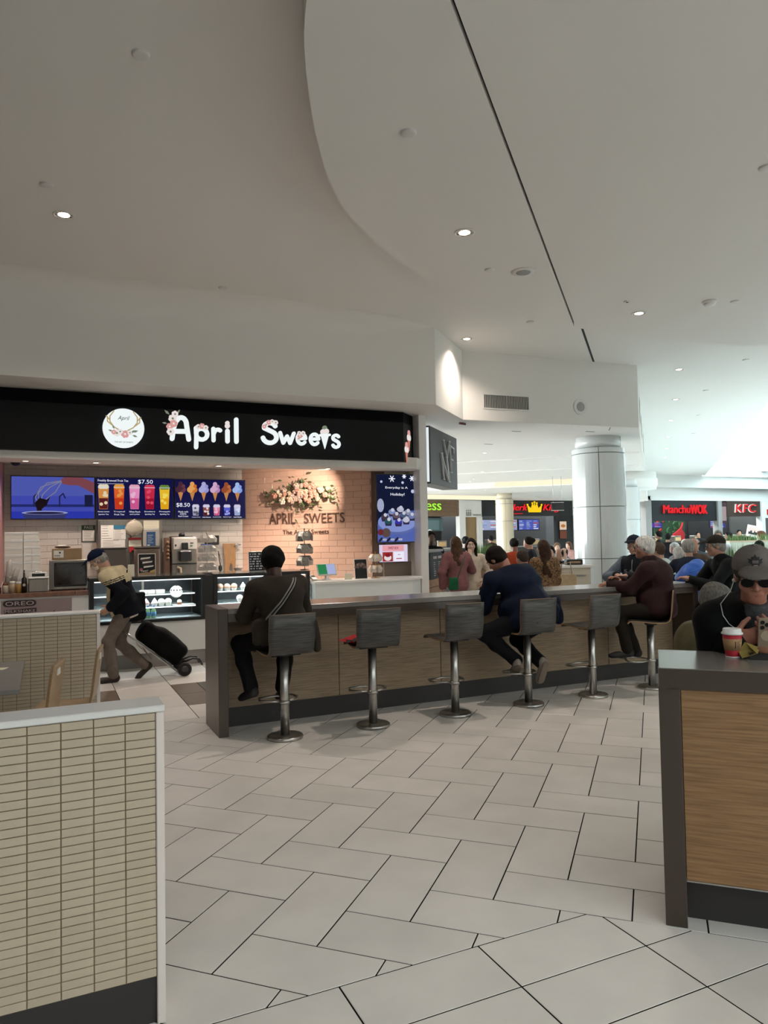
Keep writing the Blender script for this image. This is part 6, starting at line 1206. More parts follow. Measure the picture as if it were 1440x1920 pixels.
# 8 man in dark cap on the last stool
person('man in dark cap and black quilted jacket at the end of the counter', (7.23, 6.03, 0), 1.15,
    dict(pel=(0, .0, .845), seat=.738, back=-.16, fwd=10, hunch=.8, hL=(-.05, .50, 1.12), hR=(.10, .46, 1.12), eL=(-.7, -.4, -.8), eR=(.8, -.4, -.8), aL=(-.10, .33, .40), aR=(.10, .28, .37), kL=(-.15, 1, .2), kR=(.15, 1, .2), g=1.3, sw=1.15, hyaw=-8, hpitch=4),
    dict(skin='#a87a66', top='#15191b', bottom='#121418', hair='#8b8782', cap='#2b2722', glasses='#1b1614', highcol=True, wr=.006), vox=.012, hv=.007)
[o for o in C.objects if o.get('label') == SL_[6]][0].location = (7.2, 6.0, 0); [o for o in C.objects if o.get('label') == SL_[6]][0].rotation_euler = (0, 0, 1.15)
# 9-11 women beyond the long counter
person('woman with long wavy brown hair in dusty pink sweater and pale jeans seen from behind', (6.08, 10.35, 0), -.25, dict(pel=(0, 0, .90), s=.98, fwd=3, hR=(.10, .24, 1.22), eR=(.9, -.5, -.5), hL=(-.24, .05, .86), eL=(-.6, -.8, -.2), aL=(-.09, 0, .085), aR=(.09, .02, .085), g=1.02),
    dict(skin='#c09a86', top='#7d5456', topname='sweater', bottom='#8f9aa0', hair='#4a3526', hairstyle='long', hairlen=.34, hem=.03, thick=.026, wr=.006), vox=.013, hv=.008)
t = thing('belt_bag', 'green crossbody bag at the hip of the woman in pink', 'bag', (5.90, 10.16, .82), -.4); obj('bag', netmesh('bag', [polygonise([('b', (0, 0, .1), (.075, .03, .10), None, .01)], .012)], [cloth('#1f5a3c')]), t); MB().tube([(.06, -.02, .18), (.12, -.02, .35), (.2, .0, .55)], .006, 6, cloth('#1f5a3c')).build('strap', None, t)
person('woman with long dark hair in cream jacket with a hand on her mouth', (6.50, 10.58, 0), PI - .62, dict(pel=(0, 0, .88), s=.96, hR=(.02, .15, 1.36), eR=(.8, .2, -.9), dR=(-.1, -.25, 1), nR=(0, -1, 0), hL=(-.2, .1, .92), eL=(-.6, -.6, -.4), aL=(-.09, 0, .085), aR=(.09, .02, .085), hyaw=4, cR=55),
    dict(skin='#c9a692', top='#cdbfae', bottom='#141416', hair='#1f1613', hairstyle='long', hairlen=.36, hairfront=True, hem=.06, wr=.005), vox=.013, hv=.007)
LEO = mat('leopard_print', '#8a6a45', .8, scale=45, col2='#2a1d14')
person('woman with very long brown hair in leopard print coat', (6.56, 8.66, 0), -.55, dict(pel=(0, 0, .86), s=.93, fwd=2, aL=(-.09, 0, .085), aR=(.09, .02, .085), hyaw=30, g=.95, sw=.9),
    dict(skin='#b98f7a', top=[LEO], topname='coat', bottom='#17171a', hair='#3a2a20', hairstyle='long', hairlen=.44, hem=.22, wr=.004), vox=.013, hv=.008)
t = thing('tote_bag', 'beige tote bag on the shoulder of the woman in leopard print', 'bag', (6.82, 8.50, .80), -.6); mb = MB(); mb.prism([(-.14, -.03), (.14, -.03), (.14, .03), (-.14, .03)], 0, .30, cloth('#b5a283')); mb.v = [(x * (1 - .25 * z), y, z) for x, y, z in mb.v]; mb.build('bag', None, t); MB().tube([(-.08, 0, .29), (-.07, -.02, .45), (.05, -.02, .47), (.08, 0, .29)], .008, 6, cloth('#b5a283')).build('strap', None, t)
# crowd in the seating hall and staff
def seated(**k): d = dict(pel=(0, 0, .53), fwd=10, hunch=.6, hL=(-.15, .38, .76), hR=(.15, .38, .76), eL=(-1, -.4, -.3), eR=(1, -.4, -.3), aL=(-.12, .40, .085), aR=(.12, .38, .085), kL=(0, .6, 1), kR=(0, .6, 1)); d.update(k); return d
def standing(**k): d = dict(pel=(0, 0, .92), aL=(-.10, 0, .085), aR=(.10, .03, .085), eL=(-.6, -.8, -.2), eR=(.6, -.8, -.2)); d.update(k); return d
CR = [(8.01, 7.35, -.7, 'm', 1.50, '#1b2230', '#8f8c88', 'short', '#a88470', 'grey haired man in dark navy coat sitting with his back to us'),
 (8.877, 7.574, -.6, 'm', 1.455, '#a9b8c6', '#8c7a70', 'none', '#a8604e', 'bald man in pale blue shirt beyond the dark cap'),
 (8.42, 8.12, .6, 'm', 1.455, '#b7c6c4', '#54463a', 'short', '#b08a76', 'brown haired man in pale mint shirt behind the white haired man'),
 (16.76, 16.49, .6, 's', 1.66, '#191a1c', '#161311', 'short', '#8a6450', 'dark haired person in black standing far behind the white haired man'),
 (15.43, 14.9, -.9, 's', 1.59, '#121316', '#121010', 'short', '#8a6450', 'person in black coat standing in front of the black and red sign'),
 (11.83, 11.06, 1.2, 'm', 1.40, '#6b6e72', '#d6d4d0', 'short', '#b48a76', 'white haired person in grey, left of two white heads in the hall'),
 (13.5, 12.49, 2.2, 'm', 1.45, '#4d4a52', '#dcdad6', 'short', '#b48a76', 'white haired person, right and further of two white heads in the hall'),
 (10.087, 9.218, 2.6, 'm', 1.5, '#5a4a40', '#8d8a86', 'fringe', '#c0927c', 'grey fringed person facing us in the hall beside the white heads'),
 (11.471, 10.341, -.6, 'm', 1.48, '#3b4148', '#77736e', 'short', '#b08a76', 'grey haired man in slate jacket behind the navy coat'),
 (22.26, 20.0, 2.4, 's', 1.64, '#151517', '#120f0e', 'short', '#a87a64', 'staff member in black below the red sign of the far shop'),
 (9.15, 8.56, -.5, 'm', 1.37, '#3f6f7c', '#bcb9b4', 'short', '#b48a76', 'grey white haired person in teal low in the crowd'),
 (10.722, 10.026, 2.7, 'm', 1.414, '#8c8478', '#5a4334', 'short', '#b08a76', 'brown haired person facing us in beige between the heads'),
 (12.52, 10.74, 2.3, 's', 1.62, '#c9ccd0', '#7a746e', 'short', '#c09a86', 'grey haired person standing in white above the dark cap'),
 (12.46, 9.66, -.4, 'm', 1.42, '#24262a', '#151210', 'short', '#9a7460', 'dark haired person at the planter near the right edge'),
 (16.01, 12.43, .4, 's', 1.60, '#d0562a', '#5a3a2a', 'short', '#b08a76', 'person in bright orange top far at the right edge'),
 (24.53, 20.06, 2.4, 's', 1.68, '#161113', '#120f0e', 'short', '#a87a64', 'staff member in black left of two under the red lettered brown sign'),
 (24.81, 19.9, 2.4, 's', 1.66, '#201416', '#120f0e', 'short', '#b48a76', 'staff member in maroon black right of two under the red lettered brown sign'),
 (17.83, 14.9, .9, 's', 1.60, '#101113', '#141110', 'short', '#8a6450', 'tall person in black at the pillar between the two far signs'),
 (7.56, 10.83, -.2, 'S', 1.54, '#a5452a', '#191310', 'tied', '#8a5a46', 'woman in rust orange top with tied black hair beyond the navy man'),
 (8.527, 11.702, .9, 'S', 1.56, '#26242a', '#1d1512', 'tied', '#b0806a', 'dark haired woman standing in profile beside the rust orange top'),
 (6.95, 9.55, .3, 'm', 1.36, '#5c564e', '#3a3028', 'short', '#a87a64', 'brown haired person sitting low in front of the leopard print coat'),
 (8.25, 10.73, 2.5, 'm', 1.405, '#131417', '#141110', 'short', '#c9a18e', 'young man in black sitting with face towards us left of the big column'),
 (11.707, 14.969, 2.6, 'm', 1.413, '#6f6a64', '#6a5442', 'short', '#c09a86', 'brown haired man seated behind the young man in black'),
 (9.2, 11.61, 2.2, 'm', 1.34, '#3a3a40', '#0f0d0c', 'fringe', '#b48a76', 'black fringed person in charcoal bent over a tray left of the big column'),
 (10.635, 13.261, 2.2, 'm', 1.315, '#d4d6d8', '#141110', 'fringe', '#b48a76', 'black haired person in white seated by the big column'),
 (12.975, 16.036, 1.9, 's', 1.417, '#b08a84', '#6a4a3a', 'long', '#c9a18e', 'person in rose pink far beside the big column'),
 (13.81, 21.16, .3, 's', 1.63, '#2a1a1a', '#151110', 'short', '#8a6450', 'customer in dark red at the far black and red counter'),
 (8.07, 13.35, -.4, 's', 1.59, '#2b2b30', '#131010', 'tied', '#8a6450', 'person with black topknot behind the women beyond the counter'),
 (6.27, 11.6, 2.9, 's', 1.69, '#0f0f11', '#0e0c0b', 'short', '#5a3f32', 'staff member with white headphones inside the neighbouring shop')]
for x, y, rz, k, hz, top, hair, st, sk_, lab in CR:
    sc_ = hz / 1.62 if k in 'sS' else 1.0
    P = standing(s=sc_) if k in 'sS' else seated()
    if k == 'm': d = hz - 1.235; P['pel'] = (0, 0, .53 + d); P['hL'] = (-.15, .38, .76 + d); P['hR'] = (.15, .38, .76 + d)
    if k in 'sS': P['pel'] = (0, 0, .92 * sc_)
    far = math.hypot(x, y) > 14.5
    person(lab, (x, y, 0), rz, P, dict(skin=sk_, top=top, bottom='#24242a', hair=hair, hairstyle=st, hem=.04, topname='top'), vox=.03 if far else .022, hv=.014 if far else .011)
t = thing('headphones', 'white headphones on the staff member in the neighbouring shop', 'headphones', (6.27, 11.6, 1.70)); MB().tube([(.0, -.095 * math.cos(a) * 0 + .09 * math.cos(a), .105 * math.sin(a)) for a in [k * PI / 10 for k in range(11)]], .014, 6, WPLAS).build('band', None, t)
for S in (-1, 1): MB().ball((0, S * .092, -.005), (.035, .02, .042), WPLAS, 10, 8).build('ear_cup', None, t)
t = thing('blue_jacket', 'bright blue jacket heaped on a chair in front of the navy coat', 'jacket', (7.62, 6.98, 0)); obj('cloth', netmesh('cloth', [polygonise([('e', (0, 0, 1.14), (.20, .12, .13), None, .05), ('e', (.12, .02, 1.22), (.13, .10, .10), None, .06), ('e', (-.12, 0, 1.08), (.12, .12, .09), None, .06), ('c', (0, 0, .5), (0, 0, 1.1), .1, .14, .05)], .014, .012, 24)], [mat('bright_blue', '#1a55b0', .5, bump=.3)]), t); MB().tube([(-.15, -.11, 1.15), (0, -.14, 1.2), (.15, -.11, 1.26)], .008, 6, mat('bright_blue_seam', '#2f6ac8', .5)).build('seam', None, t); MB().lathe([(.18, 0), (.18, .02), (.05, .03), (.05, .55)], 16, mt=STEEL).build('stool_base', None, t)
t = thing('paper_bag', 'brown paper bag standing on the floor behind the sixth stool', 'bag', (6.62, 7.05, 0), .5)
del t['label']; t['label'] = 'brown paper carrier bag on the floor past the end of the long counter'; t.location = (7.08, 6.7, .33)
mb = MB(); mb.prism([(-.11, -.06), (.11, -.06), (.11, .06), (-.11, .06)], 0, .26, CARDB); mb.build('bag', None, t); MB().tube([(-.05, -.06, .25), (-.04, -.07, .34), (.04, -.07, .34), (.05, -.06, .25)], .006, 6, PAPER).build('handle', None, t); t.location = (7.05, 6.75, 0)
# ---- neighbour's counter front beside the post (menu board above planks)
t = thing('neighbour_counter', 'dark menu fronted counter with oak planks beside the white post', 'counter', (5.74, 10.72, 0), .84)
MB().box(0, 2.6, .0, .22, .0, 1.42, CHAR).build('cabinet', None, t); MB().box(.05, 1.15, -.02, 0, .97, 1.40, mat('slate_board', '#252b33', .7, var=.2, stretch=(1, 1, 8), scale=6)).build('menu_board', None, t); MB().box(-.02, 2.62, -.03, .24, 1.42, 1.46, GREYL).build('worktop', None, t)
for k in range(7): MB().box(0, 2.6, -.018, 0, .02 + k * .135, .145 + k * .135, mat('orange_oak', '#a8733f', .5, stretch=(1, 1, 14), var=.25, scale=5, rnd=.1), .003).build('plank', None, t)
mb = MB(); R = random.Random(12)
for c in range(2):
    mb.box(.30 + c * .36, .56 + c * .36, -.025, -.018, 1.30, 1.345, PALE)
    for r in range(7): mb.box(.32 + c * .36, .32 + c * .36 + R.uniform(.08, .2), -.025, -.018, 1.01 + r * .037, 1.025 + r * .037, PALE)
mb.build('menu_lines', None, t)
# ---- planters with grasses, low partitions and tables
def planter(x, y, rz, W, ztop, hgr, label, face):
    t = thing('grass_planter', label, 'planter', (x, y, 0), rz); MB().box(0, W, 0, .35, 0, ztop, face).build('box', None, t); MB().box(-.01, W + .01, -.01, .36, ztop - .03, ztop, mat('planter_rim', '#b9a58a', .5)).build('rim', None, t)
    R = random.Random(int(x * 31)); mb = MB(); gm = [mat('grass_%d' % k, c, .6) for k, c in enumerate(('#5f8046', '#7d9a5a', '#48663a'))]
    for k in range(int(W * 170)): a, b, h = R.uniform(.02, W - .02), R.uniform(.04, .31), hgr * R.uniform(.75, 1.05); mb.add([(a - .008, b, ztop), (a + .008, b, ztop), (a + R.uniform(-.02, .02), b + R.uniform(-.02, .02), ztop + h)], [(0, 1, 2)], gm[k % 3])
    stuff(mb.build('grass', None, t)); return t
BO = mat('brown_partition', '#6b523c', .5, stretch=(1, 1, 14), var=.2, scale=5)
planter(8.35, 13.75, -.44, .75, 1.27, .27, 'oak planter with upright green grass behind the cream jacket', BO)
planter(10.90, 9.27, -.44, 1.7, 1.13, .36, 'tall green grass planter behind the grey cap', mat('pale_planter', '#b9c0b0', .5))
planter(14.43, 12.06, -.44, 1.0, 1.47, .17, 'further green planter below the brown shop sign', mat('pale_planter', '#b9c0b0', .5))
t = thing('tray_station', 'white waste station with beige doors left of the big column', 'cabinet', (7.42, 9.72, 0), -.42)
MB().box(0, .70, 0, .5, 0, 1.13, mat('beige_door', '#c4bcab', .4)).build('body', None, t); MB().box(-.02, .74, -.02, .52, 1.13, 1.17, WPLAS).build('worktop', None, t); MB().box(-.12, .0, -.04, .54, 0, 1.30, WPLAS, .004).build('end_panel', None, t)
for k in range(2): MB().box(.03 + k * .33, .34 + k * .33, -.012, 0, .75, 1.08, mat('beige_door', '#c4bcab', .4), .004).build('door', None, t); MB().box(.08 + k * .33, .29 + k * .33, -.03, -.012, 1.0, 1.02, STEEL).build('handle', None, t)
t = thing('takeaway_tray', 'black food tray on top of the white waste station', 'tray', (7.80, 9.70, 1.172), -.42); MB().box(0, .26, 0, .2, 0, .09, BLACK, .01).build('tray', None, t); MB().box(.04, .22, -.003, 0, .03, .06, CARDB).build('tray_label', None, t)
def make_table(label, x, y, rz):
    t = thing('food_court_table', label, 'table', (x, y, 0), rz); MB().box(-.38, .38, -.38, .38, .71, .745, mat('pale_table', '#c9c6c0', .3), .004).build('table_top', None, t); MB().lathe([(.24, 0), (.24, .015), (.04, .03), (.04, .71)], 16, mt=STEEL).build('pedestal', None, t); return t
for x, y, l in ((9.55, 10.15, 'pale table among the heads of the seating hall'),): make_table(l, x, y, -.2)
# ---- the far row of shops
YF = 29.3
def bay(name, label, x0, x1, z0, z1, y, mt, cat='shop sign'):
    t = thing(name, label, cat, (x0, y, z0)); MB().box(0, x1 - x0, 0, .35, 0, z1 - z0, mt).build('fascia', None, t); return t
SBLK = mat('shop_black', '#0f1012', .5)
t = bay('shop_sign', 'wood clad fascia ending in bright green letters ess', 14.2, 17.35, 2.66, 3.42, YF, mat('fascia_wood', '#6e5540', .5, stretch=(1, 1, 12), var=.3, scale=4))
for k in range(4): MB().box(0, 3.15, -.02, 0, .005 + k * .19, .185 + k * .19, mat('fascia_wood', '#6e5540'), .004).build('plank', None, t)
GL_ = glow('a8f04a', 1.1); text('express', .15, -.05, .13, 2.05, .46, GL_, t, .05)
t = bay('shop_sign', 'black fascia with red script and yellow crown', 18.62, 23.98, 2.66, 3.42, YF, SBLK); RDG = glow('e8242c', 1.1)
text('Jerk', 1.62, -.05, .17, .95, .40, RDG, t, .05, shear=.3); text('King', 3.50, -.05, .17, 1.0, .40, RDG, t, .05, shear=.3)
mb = MB(); mb.plate([(2.68, .18), (3.38, .18), (3.45, .52), (3.24, .36), (3.16, .60), (3.03, .38), (2.90, .60), (2.82, .36), (2.61, .52)], -.06, 0, glow('f6cc1c', 1.1)); [mb.disc(x, z, .04, -.06, 0, glow('f6cc1c', 1.1), 10) for x, z in ((2.61, .55), (2.9, .63), (3.16, .63), (3.45, .55), (3.03, .68))]; mb.plate([(2.99, .38), (3.03, .66), (3.07, .38)], -.055, 0, glow('f6cc1c', 1.1)); mb.build('crown', None, t); mb = MB(); mb.stroke([(1.5, .1), (2.3, .12)], .03, -.05, 0, RDG); mb.build('underline', None, t)
t = bay('shop_sign', 'black fascia with glowing red Manchu WOK letters', 29.17, 34.08, 2.36, 3.46, YF, SBLK); text('Manchu', .85, -.05, .42, 1.95, .44, RDG, t, .06); text('WOK', 2.82, -.06, .38, 1.25, .50, RDG, t, .08)
t = bay('shop_sign', 'brown fascia with red and white KFC letters', 34.9, 37.63, 2.60, 3.46, YF, mat('shop_brown', '#3a2a20', .5)); text('KFC', .52, -.045, .20, 1.75, .50, glow('f4ece8', 1.0), t, .03, shear=.1); text('KFC', .60, -.09, .22, 1.68, .46, RDG, t, .03, shear=.1)
t = bay('shop_sign', 'narrow maroon panel left of the brown fascia', 34.42, 34.88, 2.2, 3.4, YF, mat('shop_maroon', '#3a1c22', .5)); MB().box(.06, .40, -.02, 0, .15, .95, glow('c8b4b4', .7)).build('poster_panel', None, t)
t = bay('shop_sign', 'pale fascia cropped at the right edge with a red block', 37.9, 41.0, 2.5, 3.46, YF, WALLW); MB().box(.28, 1.8, -.03, 0, .18, .50, glow('d83a3a', .9)).build('red_block', None, t)
struct(MB().box(34.1, 34.4, YF - .1, YF + .3, 0, 3.46, GREYL).build('trim_9')); struct(MB().box(37.64, 37.9, YF - .1, YF + .3, 0, 3.46, WALLW).build('trim_10')); struct(MB().box(28.75, 29.15, YF - .1, YF + .3, 0, 3.5, GREYL).build('trim_11'))
struct(MB().box(24.0, 24.35, YF - .1, YF + .3, 0, 3.45, WALLW).build('trim_12')); struct(MB().box(17.38, 17.7, YF - .05, YF + .3, 0, 3.4, WALLW).build('trim_13'))
wr_ = bay('washroom_sign', 'white wall panel with small grey washroom symbols over a tan doorway', 17.7, 18.62, 2.62, 3.42, YF, WALLW, 'sign'); mb = MB()
for k in range(3): x = .10 + k * .10; mb.disc(x, .30, .03, -.02, 0, GREYL, 10); mb.plate([(x - .035, .05), (x + .035, .05), (x + .025, .25), (x - .025, .25)], -.02, 0, GREYL)
mb.build('pictogram', None, wr_); text('WASHROOMS', .42, -.01, .06, .45, .08, GREYL, wr_, .01)
struct(MB().box(17.75, 18.35, YF + .1, YF + .2, 0, 2.62, mat('tan_doorway', '#8f7550', .6)).build('door_1')); struct(MB().box(18.38, 18.62, YF - .05, YF + .3, 0, 2.62, WALLW).build('trim_14'))
for x0, x1, y, c, l in ((14.2, 17.38, 31.0, '#1f1e1d', 'x'), (18.62, 24.0, 31.5, '#141110', 'x'), (29.15, 34.1, 31.8, '#0e1110', 'x'), (34.4, 37.64, 31.6, '#150d0f', 'x'), (37.9, 43.9, 31.6, '#45413e', 'x')): struct(MB().box(x0, x1, y, y + .1, 0, 3.4, mat('shop_back' + c, c, .7)).build('wall_shop'))
def fscreen(x0, x1, z0, z1, y, label, bg, cols, seed):
    t = thing('menu_screen', label, 'screen', (x0, y, z0)); W, H = x1 - x0, z1 - z0; MB().box(0, W, 0, .08, 0, H, BLACK).build('bezel', None, t); R = random.Random(seed); mb = MB(); mb.box(.03, W - .03, -.005, 0, .03, H - .03, glow(bg, .7))
    for c in range(cols):
        for r in range(5): mb.box(.06 + c * W / cols, .06 + c * W / cols + R.uniform(.3, .8) * W / cols, -.01, 0, .06 + r * H / 6, .06 + r * H / 6 + H * .08, glow(R.choice(('f4f4ff', 'b8c8f0', 'd86a5a', '8fa0e0')), .8))
    mb.build('display_panel', None, t); return t
fscreen(19.25, 20.5, 1.98, 2.55, 30.6, 'blue white menu screen left of the cream column', 'b8c4ea', 2, 1); fscreen(20.55, 21.55, 1.98, 2.55, 30.6, 'blue white menu screen right of the cream column', 'b8c4ea', 2, 2); fscreen(21.6, 22.9, 1.98, 2.55, 30.6, 'red and blue menu screen under the crown sign', '5a6ad0', 3, 3)
fscreen(29.3, 31.2, 2.0, 2.32, 30.5, 'blue menu screen under the red glowing letters', '5a50c0', 3, 4); fscreen(35.0, 36.3, 1.95, 2.55, 30.6, 'violet menu screen under the brown fascia', '4a50b0', 3, 5); fscreen(24.45, 24.9, 1.6, 3.2, 29.6, 'tall blue poster screen beside the big column', '3a58c0', 1, 6)
t = thing('teal_screen', 'dim teal menu panel below the wooden fascia', 'screen', (14.3, 30.0, 2.0)); MB().box(0, 2.6, 0, .08, 0, .6, mat('teal_panel', '#4b6468', .3)).build('display_panel', None, t); MB().box(1.7, 2.4, -.01, 0, .06, .5, mat('teal_panel_light', '#6a8488', .3)).build('picture', None, t)
t = thing('poster_board', 'narrow lit food poster on the dark jamb beside the crown sign', 'poster', (23.1, 29.25, 1.5)); MB().box(0, .45, 0, .05, 0, .9, BLACK).build('frame', None, t); MB().box(.02, .43, -.01, 0, .47, .88, glow('e8d0b8', .9)).build('upper_picture', None, t); MB().box(.02, .43, -.01, 0, .03, .42, glow('7a4a38', .8)).build('lower_picture', None, t); MB().disc(.22, .66, .14, -.02, 0, glow('c07a3a', .9), 14, .08).build('food_picture', None, t)
struct(MB().box(22.95, 24.0, 29.3, 29.5, 0, 2.66, BLACKM).build('trim_15'))
for x0, x1, c, l in ((14.2, 17.38, '#3a352f', 'service counter of the wooden fronted shop'), (18.62, 22.9, '#3a302a', 'long dark service counter under the crown sign'), (29.2, 34.0, '#2a2426', 'dark service counter under the red glowing letters'), (34.5, 37.6, '#4a3a34', 'service counter under the brown fascia')):
    t = thing('service_counter', l, 'counter', (x0, 29.4, 0)); MB().box(0, x1 - x0, 0, .6, 0, 1.15, mat('far_counter' + c, c, .5)).build('cabinet', None, t); MB().box(-.02, x1 - x0 + .02, -.05, .65, 1.15, 1.2, STAIN).build('worktop', None, t)
    for k in range(3): u = thing('food_warmer', 'steel food warmer, %s on the %s' % (('left one', 'middle one', 'right one')[k], l), 'machine', (x0 + .5 + k * (x1 - x0 - 1) / 2.6, 29.6, 1.2)); MB().box(0, .5, 0, .35, 0, .35, STAIN, .02).build('body', None, u); MB().box(.05, .45, -.01, 0, .08, .28, mat('warm_glass', '#c9a878', .2)).build('window', None, u)
t = thing('wall_mural', 'red and green leafy mural inside the shop with red glowing letters', 'mural', (31.6, 31.5, 1.2)); MB().box(0, 2.4, 0, .05, 0, 1.6, mat('mural_green', '#16331c', .6)).build('panel', None, t); mb = MB(); R = random.Random(6)
for k in range(40): x, z, a, l = R.uniform(.1, 2.2), R.uniform(.1, 1.4), R.uniform(0, 6.3), R.uniform(.15, .35); dx, dz = l * math.cos(a), l * math.sin(a); mb.plate([(x, z), (x + dx * .5 - dz * .15, z + dz * .5 + dx * .15), (x + dx, z + dz), (x + dx * .5 + dz * .15, z + dz * .5 - dx * .15)], -.02 - k * .001, 0, mat('mural_leaf', '#2c5a2f', .6) if k % 4 else mat('mural_red', '#a81c22', .6))
mb.plate([(1.3, 0), (2.3, 0), (2.3, .5), (2.1, .7), (2.2, 1.1), (2.0, .8), (1.7, .6), (1.4, .45)], -.07, 0, mat('mural_red', '#a81c22', .6)); mb.build('leaf_picture', None, t)
t = thing('photo_board', 'tilted white framed skyline photograph near the right edge', 'picture', (20.85, 16.8, 1.56), -.44); t.scale = (.55, .55, .55); mb = MB(); mb.T = Matrix.Rotation(.22, 4, 'Y'); mb.box(0, .85, 0, .04, 0, .68, PAPER); mb.build('frame', None, t); mb = MB(); mb.T = Matrix.Rotation(.22, 4, 'Y'); mb.box(.08, .77, -.01, 0, .12, .6, mat('photo_rose', '#c9a8a0', .6)); mb.plate([(.1, .14), (.1, .28), (.2, .28), (.2, .36), (.3, .36), (.3, .25), (.42, .25), (.45, .42), (.5, .3), (.62, .3), (.62, .4), (.74, .4), (.74, .14)], -.02, 0, BLACKM); mb.build('skyline_picture', None, t); MB().tube([(.4, .03, -2.83), (.4, .03, .1)], .02, 6, STEEL).build('post', None, t)
t = thing('hanging_sign', 'small dark sign hung on two thin rods in front of the crown sign', 'sign', (15.08, 19.47, 2.50), -.44); MB().box(0, .40, 0, .04, 0, .26, BLACK).build('panel', None, t); MB().box(-.01, .41, -.005, .045, -.01, .01, STEEL).build('frame', None, t); MB().box(-.01, .41, -.005, .045, .25, .27, STEEL).build('frame', None, t); text('EXIT', .2, -.008, .09, .22, .07, mat('exit_print', '#7a2422', .6), t)
t['label'] = 'small dark hanging sign on two thin rods in front of the crown sign'
for c in list(t.children):
    if c.name.startswith('lettering'): bpy.data.objects.remove(c)
for x in (.06, .34): MB().tube([(x, .02, .26), (x, .02, 1.12)], .006, 5, STEEL).build('rod', None, t)
# ---- ceiling fittings
R1 = 'recessed ceiling downlights'
for x, y, z, p, lab in ((.15, 7.55, ZC, 170, 'ceiling downlight high above the left end of the shop sign'), (3.58, 5.82, ZD, 130, 'ceiling downlight on the curved panel left of the black slot'), (7.0, 7.12, ZD, 120, 'ceiling downlight at the rim of the curved panel right of the slot'), (6.1, 9.92, ZC, 110, 'downlight washing the angled bulkhead above the box sign'), (11.1, 10.3, ZC, 0, 'nearest downlight in the row beside the skylight'), (13.5, 12.65, ZC, 0, 'second downlight in the row beside the skylight'), (15.85, 15.05, ZC, 0, 'third downlight in the row beside the skylight'), (18.45, 17.65, ZC, 0, 'fourth downlight in the row beside the skylight'), (20.9, 20.1, ZC, 0, 'fifth downlight in the row beside the skylight'), (23.3, 22.5, ZC, 0, 'sixth downlight in the row beside the skylight')):
    downlight(x, y, z, .088, lab, p, group=R1, spot=130)
light('SPOT', (5.97, 9.93, ZC - .06), 26, (1, .78, .6), .02, spot=40, blend=.9, name='wall_wash')
for x, y, l in ((13.4, 21.8, 'tiny low ceiling spot over the pink sweater'), (14.84, 23.1, 'tiny low ceiling spot left of the cream column'), (16.3, 24.6, 'tiny low ceiling spot above the cream column'), (19.5, 26.2, 'tiny low ceiling spot above the crown sign'), (13.0, 20.9, 'tiny low ceiling spot nearest the box sign'), (9.4, 14.6, 'low ceiling spot close beside the box sign'), (11.8, 18.5, 'low ceiling spot between the two stepped bands')): downlight(x, y, 3.42 if y > 23 else 3.615 if y > 14.7 else ZS, .06, l, 14, group='small spots in the low ceiling')
def disc_thing(name, label, cat, x, y, z, r, parts, group=None):
    t = thing(name, label, cat, (x, y, z), 0, group)
    for nm, prof, mt in parts: MB().lathe([(a * r, -b) for a, b in prof], 24, mt=mt).build(nm, None, t)
    return t
OFFW = mat('offwhite_plastic', '#dcd8d4', .5)
for x, y, z, l in ((.556, 4.84, ZC, 'round ceiling cover plate at the upper left'), (0.0, 6.96, ZC, 'round ceiling cover plate beside the left downlight'), (2.0, 9.0, ZC, 'round ceiling cover plate above the shop lettering'), (2.33, 4.51, ZD, 'round ceiling cover plate on the curved panel near its left edge'), (4.33, 6.54, ZD, 'small ceiling cover plate beside the round speaker'), (6.5, 8.78, ZC, 'ceiling cover plate near the far end of the slot'), (7.78, 6.3, ZD, 'ceiling cover plate right of the smoke detector'), (5.16, 3.85, ZD, 'ceiling cover plate at the right edge of the curved panel')):
    disc_thing('cover_plate', l, 'cover plate', x, y, z - .001, .055, (('plate', ((0.9, -.001), (1, .004), (1, .010), (.8, .014)), OFFW), ('rim', ((1.06, -.001), (1.06, .004)), WPLAS)), 'sprinkler cover plates on the ceiling')
SPG = mat('speaker_mesh', '#9b9a98', .7)
disc_thing('ceiling_speaker', 'round ceiling speaker on the curved panel beside the slot', 'speaker', 4.70, 6.45, ZD - .001, .13, (('rim', ((1, -.001), (1, .008), (.7, .012)), OFFW), ('grille', ((.62, .010), (.60, .015)), SPG)))
disc_thing('smoke_detector', 'white smoke detector on the curved panel near the right edge', 'smoke detector', 7.47, 6.42, ZD - .001, .085, (('base', ((1, -.001), (1, .02), (.9, .03)), WPLAS), ('dome', ((.75, .028), (.7, .05), (.4, .06)), WPLAS)))
t = thing('small_sensor', 'tiny dark square sensor beside the right downlight', 'sensor', (6.5, 6.8, ZD)); MB().box(-.035, .035, -.03, .03, -.012, 0, WPLAS, .003).build('base', None, t); MB().box(-.012, .012, -.012, .012, -.016, -.011, BLACK).build('eye', None, t)
va = math.atan2(FA[1] - 10.585, FA[0] - 6.4); vn = (math.sin(va) * -1, math.cos(va)); vp = lambda s, o: (6.4 + math.cos(va) * s - vn[0] * o, 10.585 + math.sin(va) * s - vn[1] * o)
x, y = vp(.385, .012); t = thing('air_vent', 'white framed air grille with dark slats on the bulkhead', 'air vent', (x, y, 3.855), va)
fm = MB(); [fm.box(a, b, 0, .02, c, d, WPLAS) for a, b, c, d in ((0, .92, 0, .02), (0, .92, .245, .265), (0, .02, .02, .245), (.90, .92, .02, .245), (.455, .465, .02, .245))]; fm.build('frame', None, t); MB().box(.02, .90, .018, .022, .02, .245, BLACKM).build('duct', None, t)
sm = MB().box(-.003, .003, -.004, .016, .02, .245, mat('slat_grey', '#3c413f', .5)).mesh('slat')
